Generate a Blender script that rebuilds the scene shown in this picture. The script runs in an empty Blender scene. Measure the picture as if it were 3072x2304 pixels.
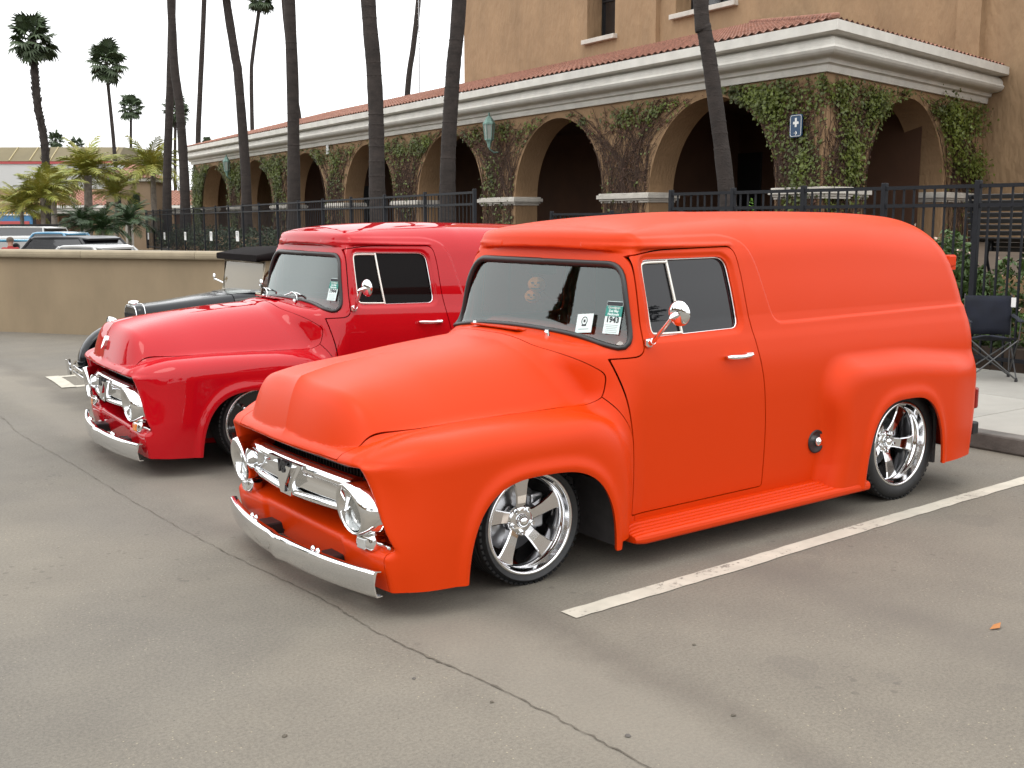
import bpy, bmesh, math, random
import numpy as np
from mathutils import Vector, Matrix

SC = bpy.context.scene
COL = SC.collection
R = math.radians

# ------------------------------------------------------------------ camera
CAM_P = (-3.0055, -4.7915, 1.7047)
CAM_YAW, CAM_PITCH, CAM_ROLL, CAM_F = 0.94650, 0.14779, -0.0007, 3301.08 / 3072
cam_d = bpy.data.cameras.new('camera')
cam = bpy.data.objects.new('camera', cam_d)
COL.objects.link(cam)
_fw = Vector((math.cos(CAM_YAW) * math.cos(CAM_PITCH), math.sin(CAM_YAW) * math.cos(CAM_PITCH), -math.sin(CAM_PITCH)))
_rt = Vector((math.sin(CAM_YAW), -math.cos(CAM_YAW), 0))
_up = _rt.cross(_fw)
_r = _rt * math.cos(CAM_ROLL) + _up * math.sin(CAM_ROLL)
_u = _up * math.cos(CAM_ROLL) - _rt * math.sin(CAM_ROLL)
cam.matrix_world = Matrix(((_r.x, _u.x, -_fw.x, CAM_P[0]), (_r.y, _u.y, -_fw.y, CAM_P[1]),
                           (_r.z, _u.z, -_fw.z, CAM_P[2]), (0, 0, 0, 1)))
cam_d.sensor_width = 36
cam_d.lens = 36 * CAM_F
cam_d.clip_start = 0.05
cam_d.clip_end = 1500
SC.camera = cam

# ------------------------------------------------------------------ sky, sun, exposure
SUN_EL, SUN_AZ = R(58), R(200)          # azimuth measured from +x towards +y: direction the light comes from
w = bpy.data.worlds.new('World')
SC.world = w
w.use_nodes = True
wn = w.node_tree
wn.nodes.clear()
sky = wn.nodes.new('ShaderNodeTexSky')
sky.sky_type = 'NISHITA'
sky.sun_disc = False
sky.sun_elevation = SUN_EL
sky.sun_rotation = R(90) - SUN_AZ
sky.dust_density = 6
sky.air_density = 1.0
sky.ozone_density = 1.0
mixn = wn.nodes.new('ShaderNodeMix')          # an even white overcast with a trace of the clear sky behind it
mixn.data_type = 'RGBA'
mixn.inputs[0].default_value = 0.93
tco = wn.nodes.new('ShaderNodeTexCoord')     # standard overcast: zenith brighter than horizon
sxyz = wn.nodes.new('ShaderNodeSeparateXYZ')
wn.links.new(tco.outputs['Generated'], sxyz.inputs[0])
ovr = wn.nodes.new('ShaderNodeMapRange')
ovr.inputs['From Min'].default_value = 0.0
ovr.inputs['From Max'].default_value = 1.0
ovr.inputs['To Min'].default_value = 15.0
ovr.inputs['To Max'].default_value = 23.0
wn.links.new(sxyz.outputs[2], ovr.inputs['Value'])
ovc = wn.nodes.new('ShaderNodeMix')
ovc.data_type = 'RGBA'
ovc.blend_type = 'MULTIPLY'
ovc.inputs[0].default_value = 1.0
ovc.inputs[7].default_value = (0.985, 0.995, 1.0, 1)
wn.links.new(ovr.outputs[0], ovc.inputs[6])
wn.links.new(ovc.outputs[2], mixn.inputs[7])
bgn = wn.nodes.new('ShaderNodeBackground')
bgn.inputs['Strength'].default_value = 0.15
wo = wn.nodes.new('ShaderNodeOutputWorld')
wn.links.new(sky.outputs[0], mixn.inputs[6])
wn.links.new(mixn.outputs[2], bgn.inputs['Color'])
wn.links.new(bgn.outputs[0], wo.inputs['Surface'])
sd = bpy.data.lights.new('sun', 'SUN')
sd.energy = 0.7
sd.angle = R(25)
sd.color = (1.0, 0.95, 0.87)
sun = bpy.data.objects.new('sun', sd)
COL.objects.link(sun)
_dir = Vector((math.cos(SUN_AZ) * math.cos(SUN_EL), math.sin(SUN_AZ) * math.cos(SUN_EL), math.sin(SUN_EL)))
sun.rotation_euler = _dir.to_track_quat('Z', 'Y').to_euler()
SC.view_settings.view_transform = 'Standard'
SC.view_settings.look = 'None'
SC.view_settings.exposure = -0.30
SC.view_settings.gamma = 1
SC.view_settings.use_curve_mapping = False

# ------------------------------------------------------------------ materials
MATS = {}


def nd(nt, t, **kw):
    n = nt.nodes.new(t)
    for k, v in kw.items():
        if k in n.inputs.keys():
            n.inputs[k].default_value = v
        else:
            setattr(n, k, v)
    return n


def mat(name, col, rough=0.6, metal=0.0, coat=0.0, coat_rough=0.03, vary=0.0, vscale=8.0, bump=0.0, bscale=60.0,
        col2=None, spec=0.5, detail=4.0, coord='Object', bdist=0.01, stretch=None, trans=0.0):
    m = bpy.data.materials.new(name)
    m.use_nodes = True
    nt = m.node_tree
    b = nt.nodes['Principled BSDF']
    b.inputs['Base Color'].default_value = (*col, 1)
    b.inputs['Roughness'].default_value = rough
    b.inputs['Metallic'].default_value = metal
    b.inputs['Coat Weight'].default_value = coat
    b.inputs['Coat Roughness'].default_value = coat_rough
    b.inputs['Specular IOR Level'].default_value = spec
    b.inputs['Transmission Weight'].default_value = trans
    if vary > 0 or bump > 0 or col2:
        tc = nd(nt, 'ShaderNodeTexCoord')
        src = tc.outputs[coord]
        if stretch:
            mp = nd(nt, 'ShaderNodeMapping')
            mp.inputs['Scale'].default_value = stretch
            nt.links.new(src, mp.inputs['Vector'])
            src = mp.outputs[0]
        if vary > 0 or col2:
            n = nd(nt, 'ShaderNodeTexNoise', Scale=vscale, Detail=detail, Roughness=0.6)
            nt.links.new(src, n.inputs['Vector'])
            r = nd(nt, 'ShaderNodeValToRGB')
            c2 = col2 or tuple(c * (1 - vary) for c in col)
            c1 = col if col2 else tuple(min(1, c * (1 + vary)) for c in col)
            r.color_ramp.elements[0].position = 0.3
            r.color_ramp.elements[1].position = 0.7
            r.color_ramp.elements[0].color = (*c2, 1)
            r.color_ramp.elements[1].color = (*c1, 1)
            nt.links.new(n.outputs['Fac'], r.inputs[0])
            nt.links.new(r.outputs[0], b.inputs['Base Color'])
        if bump > 0:
            n2 = nd(nt, 'ShaderNodeTexNoise', Scale=bscale, Detail=3.0)
            nt.links.new(src, n2.inputs['Vector'])
            bp = nd(nt, 'ShaderNodeBump', Strength=bump, Distance=bdist)
            nt.links.new(n2.outputs['Fac'], bp.inputs['Height'])
            nt.links.new(bp.outputs[0], b.inputs['Normal'])
    MATS[name] = m
    return m


def glass_mat(name, tint, refl_tint=(1, 1, 1), ior=1.5, dark=None):
    """thin pane: what lies behind shows tinted, the sky shows by Fresnel"""
    m = bpy.data.materials.new(name)
    m.use_nodes = True
    nt = m.node_tree
    nt.nodes.clear()
    o = nd(nt, 'ShaderNodeOutputMaterial')
    t = nd(nt, 'ShaderNodeBsdfTransparent')
    t.inputs[0].default_value = (*tint, 1)
    g = nd(nt, 'ShaderNodeBsdfGlossy')
    g.inputs['Roughness'].default_value = 0.015
    g.inputs['Color'].default_value = (*refl_tint, 1)
    f = nd(nt, 'ShaderNodeFresnel')
    f.inputs['IOR'].default_value = ior
    mx = nd(nt, 'ShaderNodeMixShader')
    nt.links.new(f.outputs[0], mx.inputs[0])
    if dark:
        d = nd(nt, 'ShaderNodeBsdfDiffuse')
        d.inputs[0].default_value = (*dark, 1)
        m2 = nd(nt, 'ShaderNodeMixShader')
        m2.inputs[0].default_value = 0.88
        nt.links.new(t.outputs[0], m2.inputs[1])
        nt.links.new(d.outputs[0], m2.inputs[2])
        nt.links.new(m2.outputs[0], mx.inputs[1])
    else:
        nt.links.new(t.outputs[0], mx.inputs[1])
    nt.links.new(g.outputs[0], mx.inputs[2])
    nt.links.new(mx.outputs[0], o.inputs[0])
    MATS[name] = m
    return m


# ------------------------------------------------------------------ mesh builder
class MB:
    def __init__(s):
        s.v, s.f, s.sm = [], [], []

    def add(s, vs, fs, smooth=False):
        o = len(s.v)
        s.v += [tuple(map(float, p)) for p in vs]
        s.f += [tuple(i + o for i in f) for f in fs]
        s.sm += [smooth] * len(fs)
        return s

    def box(s, c, d, rot=0.0, bev=0.0, M=None):
        """box centred on c with full size d, turned about z; bev chamfers all edges"""
        hx, hy, hz = d[0] / 2, d[1] / 2, d[2] / 2
        cr, sr = math.cos(rot), math.sin(rot)
        if bev <= 0:
            vs = [(x, y, z) for x in (-hx, hx) for y in (-hy, hy) for z in (-hz, hz)]
            fs = [(0, 1, 3, 2), (4, 6, 7, 5), (0, 4, 5, 1), (2, 3, 7, 6), (0, 2, 6, 4), (1, 5, 7, 3)]
        else:
            b = min(bev, hx * .99, hy * .99, hz * .99)
            bm = bmesh.new()
            bmesh.ops.create_cube(bm, size=1)
            bmesh.ops.scale(bm, vec=(d[0], d[1], d[2]), verts=bm.verts)
            bmesh.ops.bevel(bm, geom=bm.edges[:], offset=b, segments=2, affect='EDGES', profile=0.5)
            bm.verts.index_update()
            vs = [tuple(v.co) for v in bm.verts]
            fs = [tuple(v.index for v in f.verts) for f in bm.faces]
            bm.free()
        if M is not None:
            out = [tuple(M @ Vector(p)) for p in vs]
        else:
            out = [(c[0] + x * cr - y * sr, c[1] + x * sr + y * cr, c[2] + z) for x, y, z in vs]
        return s.add(out, fs, False)

    def tube(s, pts, rad, n=8, caps=True, closed=False, flat=None, smooth=True):
        """swept tube; rad a number or one per point; flat=(a,b,upvec) gives an elliptic section"""
        P = [Vector(p) for p in pts]
        m = len(P)
        rs = rad if hasattr(rad, '__len__') else [rad] * m
        vs, fs = [], []
        prev = None
        for i in range(m):
            if closed:
                t = P[(i + 1) % m] - P[i - 1]
            else:
                t = P[min(i + 1, m - 1)] - P[max(i - 1, 0)]
            if t.length < 1e-9:
                t = Vector((0, 0, 1))
            t.normalize()
            if prev is None:
                a = Vector((0, 0, 1)) if abs(t.z) < 0.9 else Vector((1, 0, 0))
                u = (a - t * a.dot(t)).normalized()
            else:
                u = prev - t * prev.dot(t)
                if u.length < 1e-6:
                    u = t.orthogonal()
                u.normalize()
            prev = u
            q = t.cross(u)
            fa, fb = (1, 1) if not flat else flat
            for k in range(n):
                an = 2 * math.pi * k / n
                vs.append(P[i] + (u * math.cos(an) * fa + q * math.sin(an) * fb) * rs[i])
        lim = m if closed else m - 1
        for i in range(lim):
            j = (i + 1) % m
            for k in range(n):
                k2 = (k + 1) % n
                fs.append((i * n + k, i * n + k2, j * n + k2, j * n + k))
        s.add(vs, fs, smooth)
        if caps and not closed:
            s.add(vs[:n], [tuple(range(n - 1, -1, -1))])
            s.add(vs[-n:], [tuple(range(n))])
        return s

    def lathe(s, prof, c=(0, 0, 0), axis='z', n=24, smooth=True, a0=0.0, a1=2 * math.pi, close=False):
        """prof: list of (radius, height along axis)"""
        full = abs(a1 - a0 - 2 * math.pi) < 1e-6
        m = n if full else n + 1
        pr = list(prof) + ([prof[0]] if close else [])
        vs, fs = [], []
        for r, h in pr:
            for k in range(m):
                a = a0 + (a1 - a0) * k / n
                u, v = r * math.cos(a), r * math.sin(a)
                if axis == 'z':
                    p = (u, v, h)
                elif axis == 'y':
                    p = (u, h, v)
                else:
                    p = (h, u, v)
                vs.append((c[0] + p[0], c[1] + p[1], c[2] + p[2]))
        for i in range(len(pr) - 1):
            for k in range(n):
                k2 = (k + 1) % m
                fs.append((i * m + k, i * m + k2, (i + 1) * m + k2, (i + 1) * m + k))
        return s.add(vs, fs, smooth)

    def prism(s, poly, fn0, fn1, smooth=False, caps=True):
        """poly: list of 2-D points; fn0/fn1 map them to the two ends"""
        n = len(poly)
        vs = [fn0(p) for p in poly] + [fn1(p) for p in poly]
        fs = [(i, (i + 1) % n, n + (i + 1) % n, n + i) for i in range(n)]
        s.add(vs, fs, smooth)
        if caps:
            s.add(vs[:n], [tuple(range(n - 1, -1, -1))])
            s.add(vs[n:], [tuple(range(n))])
        return s

    def mesh(s, name):
        me = bpy.data.meshes.new(name)
        me.from_pydata(s.v, [], s.f)
        if any(s.sm):
            me.polygons.foreach_set('use_smooth', s.sm)
        bm = bmesh.new()
        bm.from_mesh(me)
        bmesh.ops.recalc_face_normals(bm, faces=bm.faces)
        bm.to_mesh(me)
        bm.free()
        return me

    def build(s, name, m, parent=None, loc=None, kind=None, label=None, merge=False):
        me = s.mesh(name)
        return link(name, me, m, parent, loc, kind, label)


def link(name, me, m=None, parent=None, loc=None, kind=None, label=None):
    o = bpy.data.objects.new(name, me)
    COL.objects.link(o)
    if m is not None and len(me.materials) == 0:
        me.materials.append(m)
    if parent is not None:
        o.parent = parent
    if loc is not None:
        o.location = loc
    if kind:
        o['kind'] = kind
    if label:
        o['label'] = label
    return o


def tag(o, label, cat, group=None):
    o['label'] = label
    o['category'] = cat
    if group:
        o['group'] = group
    return o


def thing(name, label, cat, loc=(0, 0, 0), rz=0.0, group=None):
    o = bpy.data.objects.new(name, None)
    COL.objects.link(o)
    o.empty_display_size = 0.2
    o.location = loc
    o.rotation_euler = (0, 0, rz)
    return tag(o, label, cat, group)


def copy_tree(o, parent=None):
    kids = [c for c in COL.objects if c.parent == o]
    c = o.copy()
    COL.objects.link(c)
    if parent is not None:
        c.parent = parent
    for k in kids:
        copy_tree(k, c)
    return c


def bez(pts, n=8):
    """Catmull-Rom through points"""
    P = [Vector(p) for p in pts]
    out = []
    for i in range(len(P) - 1):
        p0, p1, p2, p3 = P[max(i - 1, 0)], P[i], P[i + 1], P[min(i + 2, len(P) - 1)]
        for k in range(n):
            t = k / n
            out.append(0.5 * ((2 * p1) + (p2 - p0) * t + (2 * p0 - 5 * p1 + 4 * p2 - p3) * t * t + (3 * p1 - p0 - 3 * p2 + p3) * t ** 3))
    out.append(P[-1])
    return out


# ================================================================== panel trucks: body skin from a signed field
def smin(a, b, k):
    h = np.maximum(k - np.abs(a - b), 0) / k
    return np.minimum(a, b) - h * h * k * 0.25


def smax(a, b, k):
    return -smin(-a, -b, k)


def ss(a, b, x):
    t = np.clip((x - a) / (b - a), 0, 1)
    return t * t * (3 - 2 * t)


def curve(xs, ys):
    """smooth (monotone cubic) profile through points"""
    xs, ys = np.array(xs, float), np.array(ys, float)
    h = np.diff(xs)
    d = np.diff(ys) / h
    m = np.zeros(len(xs))
    m[0], m[-1] = d[0], d[-1]
    for i in range(1, len(xs) - 1):
        m[i] = 0 if d[i - 1] * d[i] <= 0 else 2 * d[i - 1] * d[i] / (d[i - 1] + d[i])

    def f(x):
        x = np.clip(x, xs[0], xs[-1])
        i = np.clip(np.searchsorted(xs, x) - 1, 0, len(xs) - 2)
        t = (x - xs[i]) / h[i]
        return ((1 + 2 * t) * (1 - t) ** 2 * ys[i] + t * (1 - t) ** 2 * h[i] * m[i]
                + t * t * (3 - 2 * t) * ys[i + 1] + t * t * (t - 1) * h[i] * m[i + 1])
    return f


def poly_sdf(px, py, poly):
    """signed distance to a polygon, negative inside"""
    d = np.full(px.shape, 1e9)
    ins = np.zeros(px.shape, bool)
    n = len(poly)
    for i in range(n):
        ax, ay = poly[i]
        bx, by = poly[(i + 1) % n]
        ex, ey = bx - ax, by - ay
        wx, wy = px - ax, py - ay
        t = np.clip((wx * ex + wy * ey) / (ex * ex + ey * ey), 0, 1)
        d = np.minimum(d, np.hypot(wx - ex * t, wy - ey * t))
        c = ((ay <= py) & (by > py)) | ((by <= py) & (ay > py))
        xi = ax + (py - ay) * ex / np.where(ey == 0, 1e-9, ey)
        ins ^= c & (px < xi)
    return np.where(ins, -d, d)


def round_poly(pts, rads, n=6):
    out = []
    m = len(pts)
    for i in range(m):
        p, a, b = Vector(pts[i]), Vector(pts[i - 1]), Vector(pts[(i + 1) % m])
        r = rads[i] if hasattr(rads, '__len__') else rads
        u, v = (a - p), (b - p)
        r = min(r, u.length * .45, v.length * .45)
        if r <= 0:
            out.append(tuple(p))
            continue
        u.normalize()
        v.normalize()
        for k in range(n + 1):
            t = k / n
            q = (p + u * r) * (1 - t) ** 2 + p * 2 * t * (1 - t) + (p + v * r) * t * t
            out.append(tuple(q))
    return out


DOOR = round_poly([(0.850, 1.556), (0.676, 1.529), (0.676, 1.30), (0.680, 1.045), (0.515, 1.028), (0.555, 0.85), (0.585, 0.62), (0.592, 0.40),
                   (0.590, 0.245), (1.555, 0.258), (1.552, 0.60), (1.520, 0.86), (1.475, 1.05), (1.440, 1.25), (1.425, 1.45), (1.400, 1.567)],
                  [0.1, 0.01, 0.2, 0.06, 0.0, 0.2, 0.1, 0.1, 0.02, 0.02, 0.2, 0.2, 0.2, 0.2, 0.1, 0.075])
WINDOW = round_poly([(0.735, 1.510), (1.345, 1.515), (1.385, 1.140), (0.750, 1.128)], [0.05, 0.07, 0.05, 0.05])
SCREEN = round_poly([(-0.650, 1.485), (0.650, 1.485), (0.745, 1.27), (0.835, 1.068), (0.45, 1.128), (0, 1.142), (-0.45, 1.128), (-0.835, 1.068), (-0.745, 1.27)],
                    [0.13, 0.13, 0.2, 0.10, 0.3, 0.3, 0.3, 0.10, 0.2])
BAND = round_poly([(-1.2, 1.612), (0.6, 1.612), (1.36, 1.625), (1.50, 1.585), (1.56, 1.46), (1.60, 1.30), (1.655, 1.15), (1.80, 1.148), (3.8, 1.172), (3.8, 0), (-1.2, 0)],
                  [0, 0, .12, .12, .12, .1, .06, .05, 0, 0, 0])


side_w = curve([0.10, 0.30, 0.60, 0.85, 0.98, 1.06, 1.12, 1.20], [0.78, 0.808, 0.825, 0.835, 0.842, 0.832, 0.806, 0.785])
roof_line = curve([0.50, 0.58, 0.64, 0.74, 0.92, 1.20, 1.7, 2.4, 2.9, 3.3, 3.6], [1.600, 1.618, 1.648, 1.682, 1.710, 1.732, 1.752, 1.758, 1.754, 1.735, 1.70])
hood_line = curve([-0.95, -0.86, -0.78, -0.6, -0.3, 0.0, 0.3, 0.5], [0.90, 0.930, 0.953, 0.998, 1.050, 1.088, 1.112, 1.114])
hood_base = curve([-0.95, -0.88, -0.78, -0.6, -0.3, 0.1, 0.6], [0.685, 0.708, 0.738, 0.757, 0.767, 0.772, 0.765])
fender_line = curve([-0.95, -0.86, -0.74, -0.55, -0.25, 0.1, 0.6], [0.680, 0.712, 0.752, 0.782, 0.798, 0.802, 0.785])


def arch_front(x, z):
    x = x - (-0.02)
    return (np.maximum((np.abs(x) / 0.43) ** 3 + (np.maximum(z, 0) / 0.562) ** 3, 1e-6) ** (1 / 3) - 1) * 0.46


def arch_rear(x, z):
    x = x - 2.692
    return (np.maximum((np.abs(x) / 0.382) ** 3 + (np.maximum(z, 0) / 0.655) ** 3, 1e-6) ** (1 / 3) - 1) * 0.46


def gauss(t):
    return np.exp(-t * t)


def body(x, y, z):
    ay = np.abs(y)
    # --- cab and panel tub
    lower = ay - side_w(z)
    tum = (ay - (0.800 - 0.235 * (z - 1.10))) * 0.973
    xz = x + 0 * z
    inset = 0.010 * ss(-0.006, 0.012, poly_sdf(xz, z + 0 * x, BAND))
    inset = inset + 0.014 * (1 - ss(0.004, 0.034, poly_sdf(xz, z + 0 * x, WINDOW)))
    side = smax(lower, tum, 0.05) + inset
    zr = roof_line(x) - (0.040 + 0.045 * ss(0.6, 1.3, x)) * (ay / 0.7) ** 2.2
    roof = z - zr
    xr = 3.63 - 0.05 * (ay / 0.8) ** 2 - 0.37 * np.maximum(z - 0.95, 0) ** 1.5 - 0.05 * np.maximum(0.5 - z, 0)
    rear = x - xr
    shell = smax(smax(side, rear, 0.17), roof, 0.17 + 0.06 * ss(2.4, 3.4, x))
    # cowl / windscreen face
    xw = 0.530 + 0.29 * (z - 1.10) + 0.030 * (ay / 0.7) ** 4
    wsf = (xw - x) * 0.93
    cab = smax(shell, wsf, 0.13 - 0.10 * ss(1.15, 1.5, z))
    # roof cap with visor, overhanging the screen
    xv = 0.615 + 0.05 * (ay / 0.7) ** 2 + 0.06 * (ay / 0.7) ** 8
    under = 1.532 + 0.028 * (1 - np.minimum(ay / 0.68, 1.0) ** 2) * (1 - ss(0.7, 1.0, x)) + 0.030 * ss(0.60, 0.80, x)
    lip = 0.0
    cap = smax(smax(side - 0.008 * (1 - ss(0.9, 1.3, x)) + 0.012 * ss(1.25, 1.5, x), roof, 0.05 + 0.10 * ss(0.62, 1.1, x)), (xv + 0.16 * (z - under) - x - lip) * 0.9, 0.030)
    cap = smax(cap, under - z, 0.016)
    cap = smax(cap, x - 1.9, 0.3)
    d = smin(cab, cap, 0.012)
    # gutter along the top of the door
    gz = 1.578
    d = d - 0.008 * gauss((z - gz) / 0.010) * ss(0.6, 0.7, x) * (1 - ss(1.36, 1.42, x)) * (ay > 0.35)
    # --- hood
    b = np.clip(1 - (ay / (0.625 + 0.025 * ss(-0.3, 0.5, x))) ** (3.5 + 3.0 * (1 - ss(-0.9, -0.35, x))), 0, 1)
    t = np.clip((x + 0.878 - 0.030 * (ay / 0.6) ** 2 - 0.070 * (ay / 0.6) ** 6) / 0.11, 0, 1)
    t = 1 - (1 - t) ** 2.6
    zb = hood_base(x)
    zh = zb + (hood_line(x) - zb) * b * t
    pk = np.exp(-ay / 0.07) * ss(-0.905, -0.87, x) * (1 - ss(-0.75, -0.1, x))
    zh = zh + 0.026 * pk - 0.018 * (ay / 0.65) ** 2 * (1 - ss(-0.9, -0.6, x))
    hood = smax(z - zh, -(x + 0.908 - 0.045 * (ay / 0.65) ** 2), 0.035) * 0.85
    hood = smax(hood, ay - 0.655, 0.02)
    hood = smax(hood, 0.658 - z, 0.02)
    hood = smax(hood, x - 0.50, 0.1)
    # cowl blends hood into the screen base and the shoulders of the cab
    cowl = smax(smax(z - (1.112 - 0.03 * (ay / 0.7) ** 2), ay - side_w(z) + 0.045, 0.14), 0.26 + 0.33 * (ay / 0.8) ** 3 - x, 0.12)
    cowl = smax(cowl, x - 0.62, 0.05)
    hood = smin(hood, cowl, 0.09)
    # --- front fenders
    xf = -0.915 + 0.045 * np.minimum(ay / 0.7, 1.2) ** 2 * ss(0.2, 0.6, z) + 0.22 * np.maximum(0.66 - z, 0) ** 0.9 + 0.03 * gauss((z - 0.30) / .05) * 0
    crown = fender_line(x) - 0.30 * np.maximum(0.74 - ay, 0) ** 1.6 - 0.02 * (1 - ss(-0.9, -0.6, x))
    fs = smax(z - crown, x - (0.585 - 0.02 * z), 0.34)
    fs = smax(fs, (xf - x) * 0.96, 0.05)
    bulge = 0.918 - 0.05 * np.maximum(0.36 - z, 0) ** 1.2 - 0.05 * ss(0.25, 0.75, x) ** 2 - (0.12 + 0.08 * ss(0.2, 0.66, z)) * (1 - ss(-0.98, -0.42, x)) ** 1.6
    ff = smax(fs, ay - bulge, 0.15)
    ff = smax(ff, 0.42 - ay, 0.05)
    af = arch_front(x, z)
    ff = ff - 0.016 * gauss((af - 0.018) / 0.030) * (ay > 0.7)
    # nose below the hood, between the fenders
    nose = smax(smax((xf + 0.012 - x) * 0.96, z - 0.665, 0.02), ay - bulge + 0.02, 0.02)
    nose = smax(nose, x + 0.45, 0.02)
    front = smin(smin(hood, ff, 0.045 + 0.06 * ss(0.1, 0.45, x)), nose, 0.02)
    yo = 0.715 + 0.36 * (0.60 - z)
    shelf = 0.345 - 0.30 * np.maximum(-0.62 - x, 0)
    rec = smax(smax(smax(ay - yo, x + 0.60, 0.02), z - 0.652, 0.03), shelf - z, 0.03)
    front = smax(front, -rec, 0.028)
    # --- rear fenders
    rx0 = 2.02 + 0.035 * gauss((z - 0.46) / 0.20) - 0.10 * np.maximum(0.32 - z, 0) ** 1.0
    rf = smax(smax(rx0 - x, z - (0.905 - 0.06 * ss(2.6, 3.5, x)), 0.24), x - (3.57 - 0.05 * (1 - np.clip(z / .5, 0, 1))), 0.12)
    rf = smax(rf, ay - (0.925 - 0.03 * np.maximum(0.4 - z, 0) - 0.075 * ss(3.15, 3.65, x)), 0.13)
    rf = smax(rf, 0.5 - ay, 0.05)
    ar = arch_rear(x, z)
    rf = rf - 0.014 * gauss((ar - 0.018) / 0.030) * (ay > 0.7)
    d = smin(d, rf, 0.055)
    d = smin(d, front, 0.06)
    return d


def grad(P, e=0.002):
    g = np.empty_like(P)
    for i in range(3):
        a = P.copy()
        b = P.copy()
        a[:, i] += e
        b[:, i] -= e
        g[:, i] = body(a[:, 0], a[:, 1], a[:, 2]) - body(b[:, 0], b[:, 1], b[:, 2])
    return g / (2 * e)


def surface_net(h):
    xs = np.arange(-1.02, 3.72, h)
    ys = np.arange(-h, 1.0, h)
    zs = np.arange(0.06, 1.82, h)
    X, Y, Z = xs[:, None, None], ys[None, :, None], zs[None, None, :]
    F = np.empty((len(xs), len(ys), len(zs)), np.float32)
    for i in range(0, len(xs), 60):
        F[i:i + 60] = body(X[i:i + 60], Y, Z)
    S = F < 0
    c = S[:-1, :-1, :-1].astype(np.int8)
    tot = np.zeros_like(c)
    for a in (0, 1):
        for b in (0, 1):
            for g in (0, 1):
                tot += S[a:len(xs) - 1 + a, b:len(ys) - 1 + b, g:len(zs) - 1 + g]
    act = (tot > 0) & (tot < 8)
    idx = -np.ones(act.shape, np.int64)
    I = np.argwhere(act)
    idx[act] = np.arange(len(I))
    acc = np.zeros((len(I), 3))
    cnt = np.zeros(len(I))
    cor = [(a, b, g) for a in (0, 1) for b in (0, 1) for g in (0, 1)]
    val = {k: F[I[:, 0] + k[0], I[:, 1] + k[1], I[:, 2] + k[2]] for k in cor}
    for k in cor:
        for ax in range(3):
            if k[ax] == 0:
                k2 = tuple(1 if q == ax else k[q] for q in range(3))
                v0, v1 = val[k], val[k2]
                m = (v0 < 0) != (v1 < 0)
                t = np.where(m, v0 / np.where(m, v0 - v1, 1), 0)
                p = np.array(k, float)[None, :].repeat(len(I), 0)
                p[:, ax] += t
                acc[m] += p[m]
                cnt[m] += 1
    V = (I + acc / cnt[:, None]) * h + np.array([xs[0], ys[0], zs[0]])
    Fs = []
    for ax in range(3):
        o = [q for q in range(3) if q != ax]
        sl0 = [slice(None)] * 3
        sl1 = [slice(None)] * 3
        sl0[ax], sl1[ax] = slice(0, -1), slice(1, None)
        s0, s1 = S[tuple(sl0)], S[tuple(sl1)]
        E = np.argwhere(s0 != s1)
        E = E[(E[:, o[0]] > 0) & (E[:, o[1]] > 0) & (E[:, o[0]] < F.shape[o[0]] - 1) & (E[:, o[1]] < F.shape[o[1]] - 1)]
        ins = S[E[:, 0], E[:, 1], E[:, 2]]

        def cell(da, db):
            q = E.copy()
            q[:, o[0]] -= da
            q[:, o[1]] -= db
            return idx[q[:, 0], q[:, 1], q[:, 2]]
        quad = np.stack([cell(1, 1), cell(0, 1), cell(0, 0), cell(1, 0)], 1)
        flip = ins if ax != 1 else ~ins
        quad[~flip] = quad[~flip][:, ::-1]
        Fs.append(quad)
    Q = np.concatenate(Fs)
    T = np.concatenate([Q[:, [0, 1, 2]], Q[:, [0, 2, 3]]])
    for _ in range(3):
        f = body(V[:, 0], V[:, 1], V[:, 2])
        g = grad(V)
        s = f / np.maximum((g * g).sum(1), 0.2)
        V = V - np.clip(s[:, None] * g, -h, h)
    return V, T


def clip(V, T, s):
    """keep the part of the triangle sheet where s < 0, cut exactly along s = 0"""
    s = np.where(np.abs(s) < 1e-7, 1e-7, s)
    ins = s < 0
    n = ins[T].sum(1)
    full = T[n == 3]
    part = T[(n == 1) | (n == 2)]
    pn = n[(n == 1) | (n == 2)]
    odd_in = pn == 1
    m = ins[part]
    k = np.where(odd_in, np.argmax(m, 1), np.argmin(m, 1))
    r = np.arange(len(part))
    a, b, c = part[r, k], part[r, (k + 1) % 3], part[r, (k + 2) % 3]
    E = np.concatenate([np.stack([a, b], 1), np.stack([a, c], 1)])
    key = np.sort(E, 1)
    uq, inv = np.unique(key, axis=0, return_inverse=True)
    inv = inv.ravel()
    t = s[uq[:, 0]] / (s[uq[:, 0]] - s[uq[:, 1]])
    NV = V[uq[:, 0]] * (1 - t[:, None]) + V[uq[:, 1]] * t[:, None]
    o = len(V)
    ab, ac = o + inv[:len(part)], o + inv[len(part):]
    one = np.stack([a, ab, ac], 1)[odd_in]
    two1 = np.stack([ab, b, c], 1)[~odd_in]
    two2 = np.stack([ab, c, ac], 1)[~odd_in]
    V2 = np.concatenate([V, NV])
    T2 = np.concatenate([full, one, two1, two2])
    return compact(V2, T2)


def compact(V, T):
    u, inv = np.unique(T, return_inverse=True)
    return V[u], inv.reshape(T.shape)


def boundary(T):
    E = np.concatenate([T[:, [0, 1]], T[:, [1, 2]], T[:, [2, 0]]])
    key = E.min(1).astype(np.int64) * (T.max() + 1) + E.max(1)
    uq, inv, cnt = np.unique(key, return_inverse=True, return_counts=True)
    return E[cnt[inv.ravel()] == 1]


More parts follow.
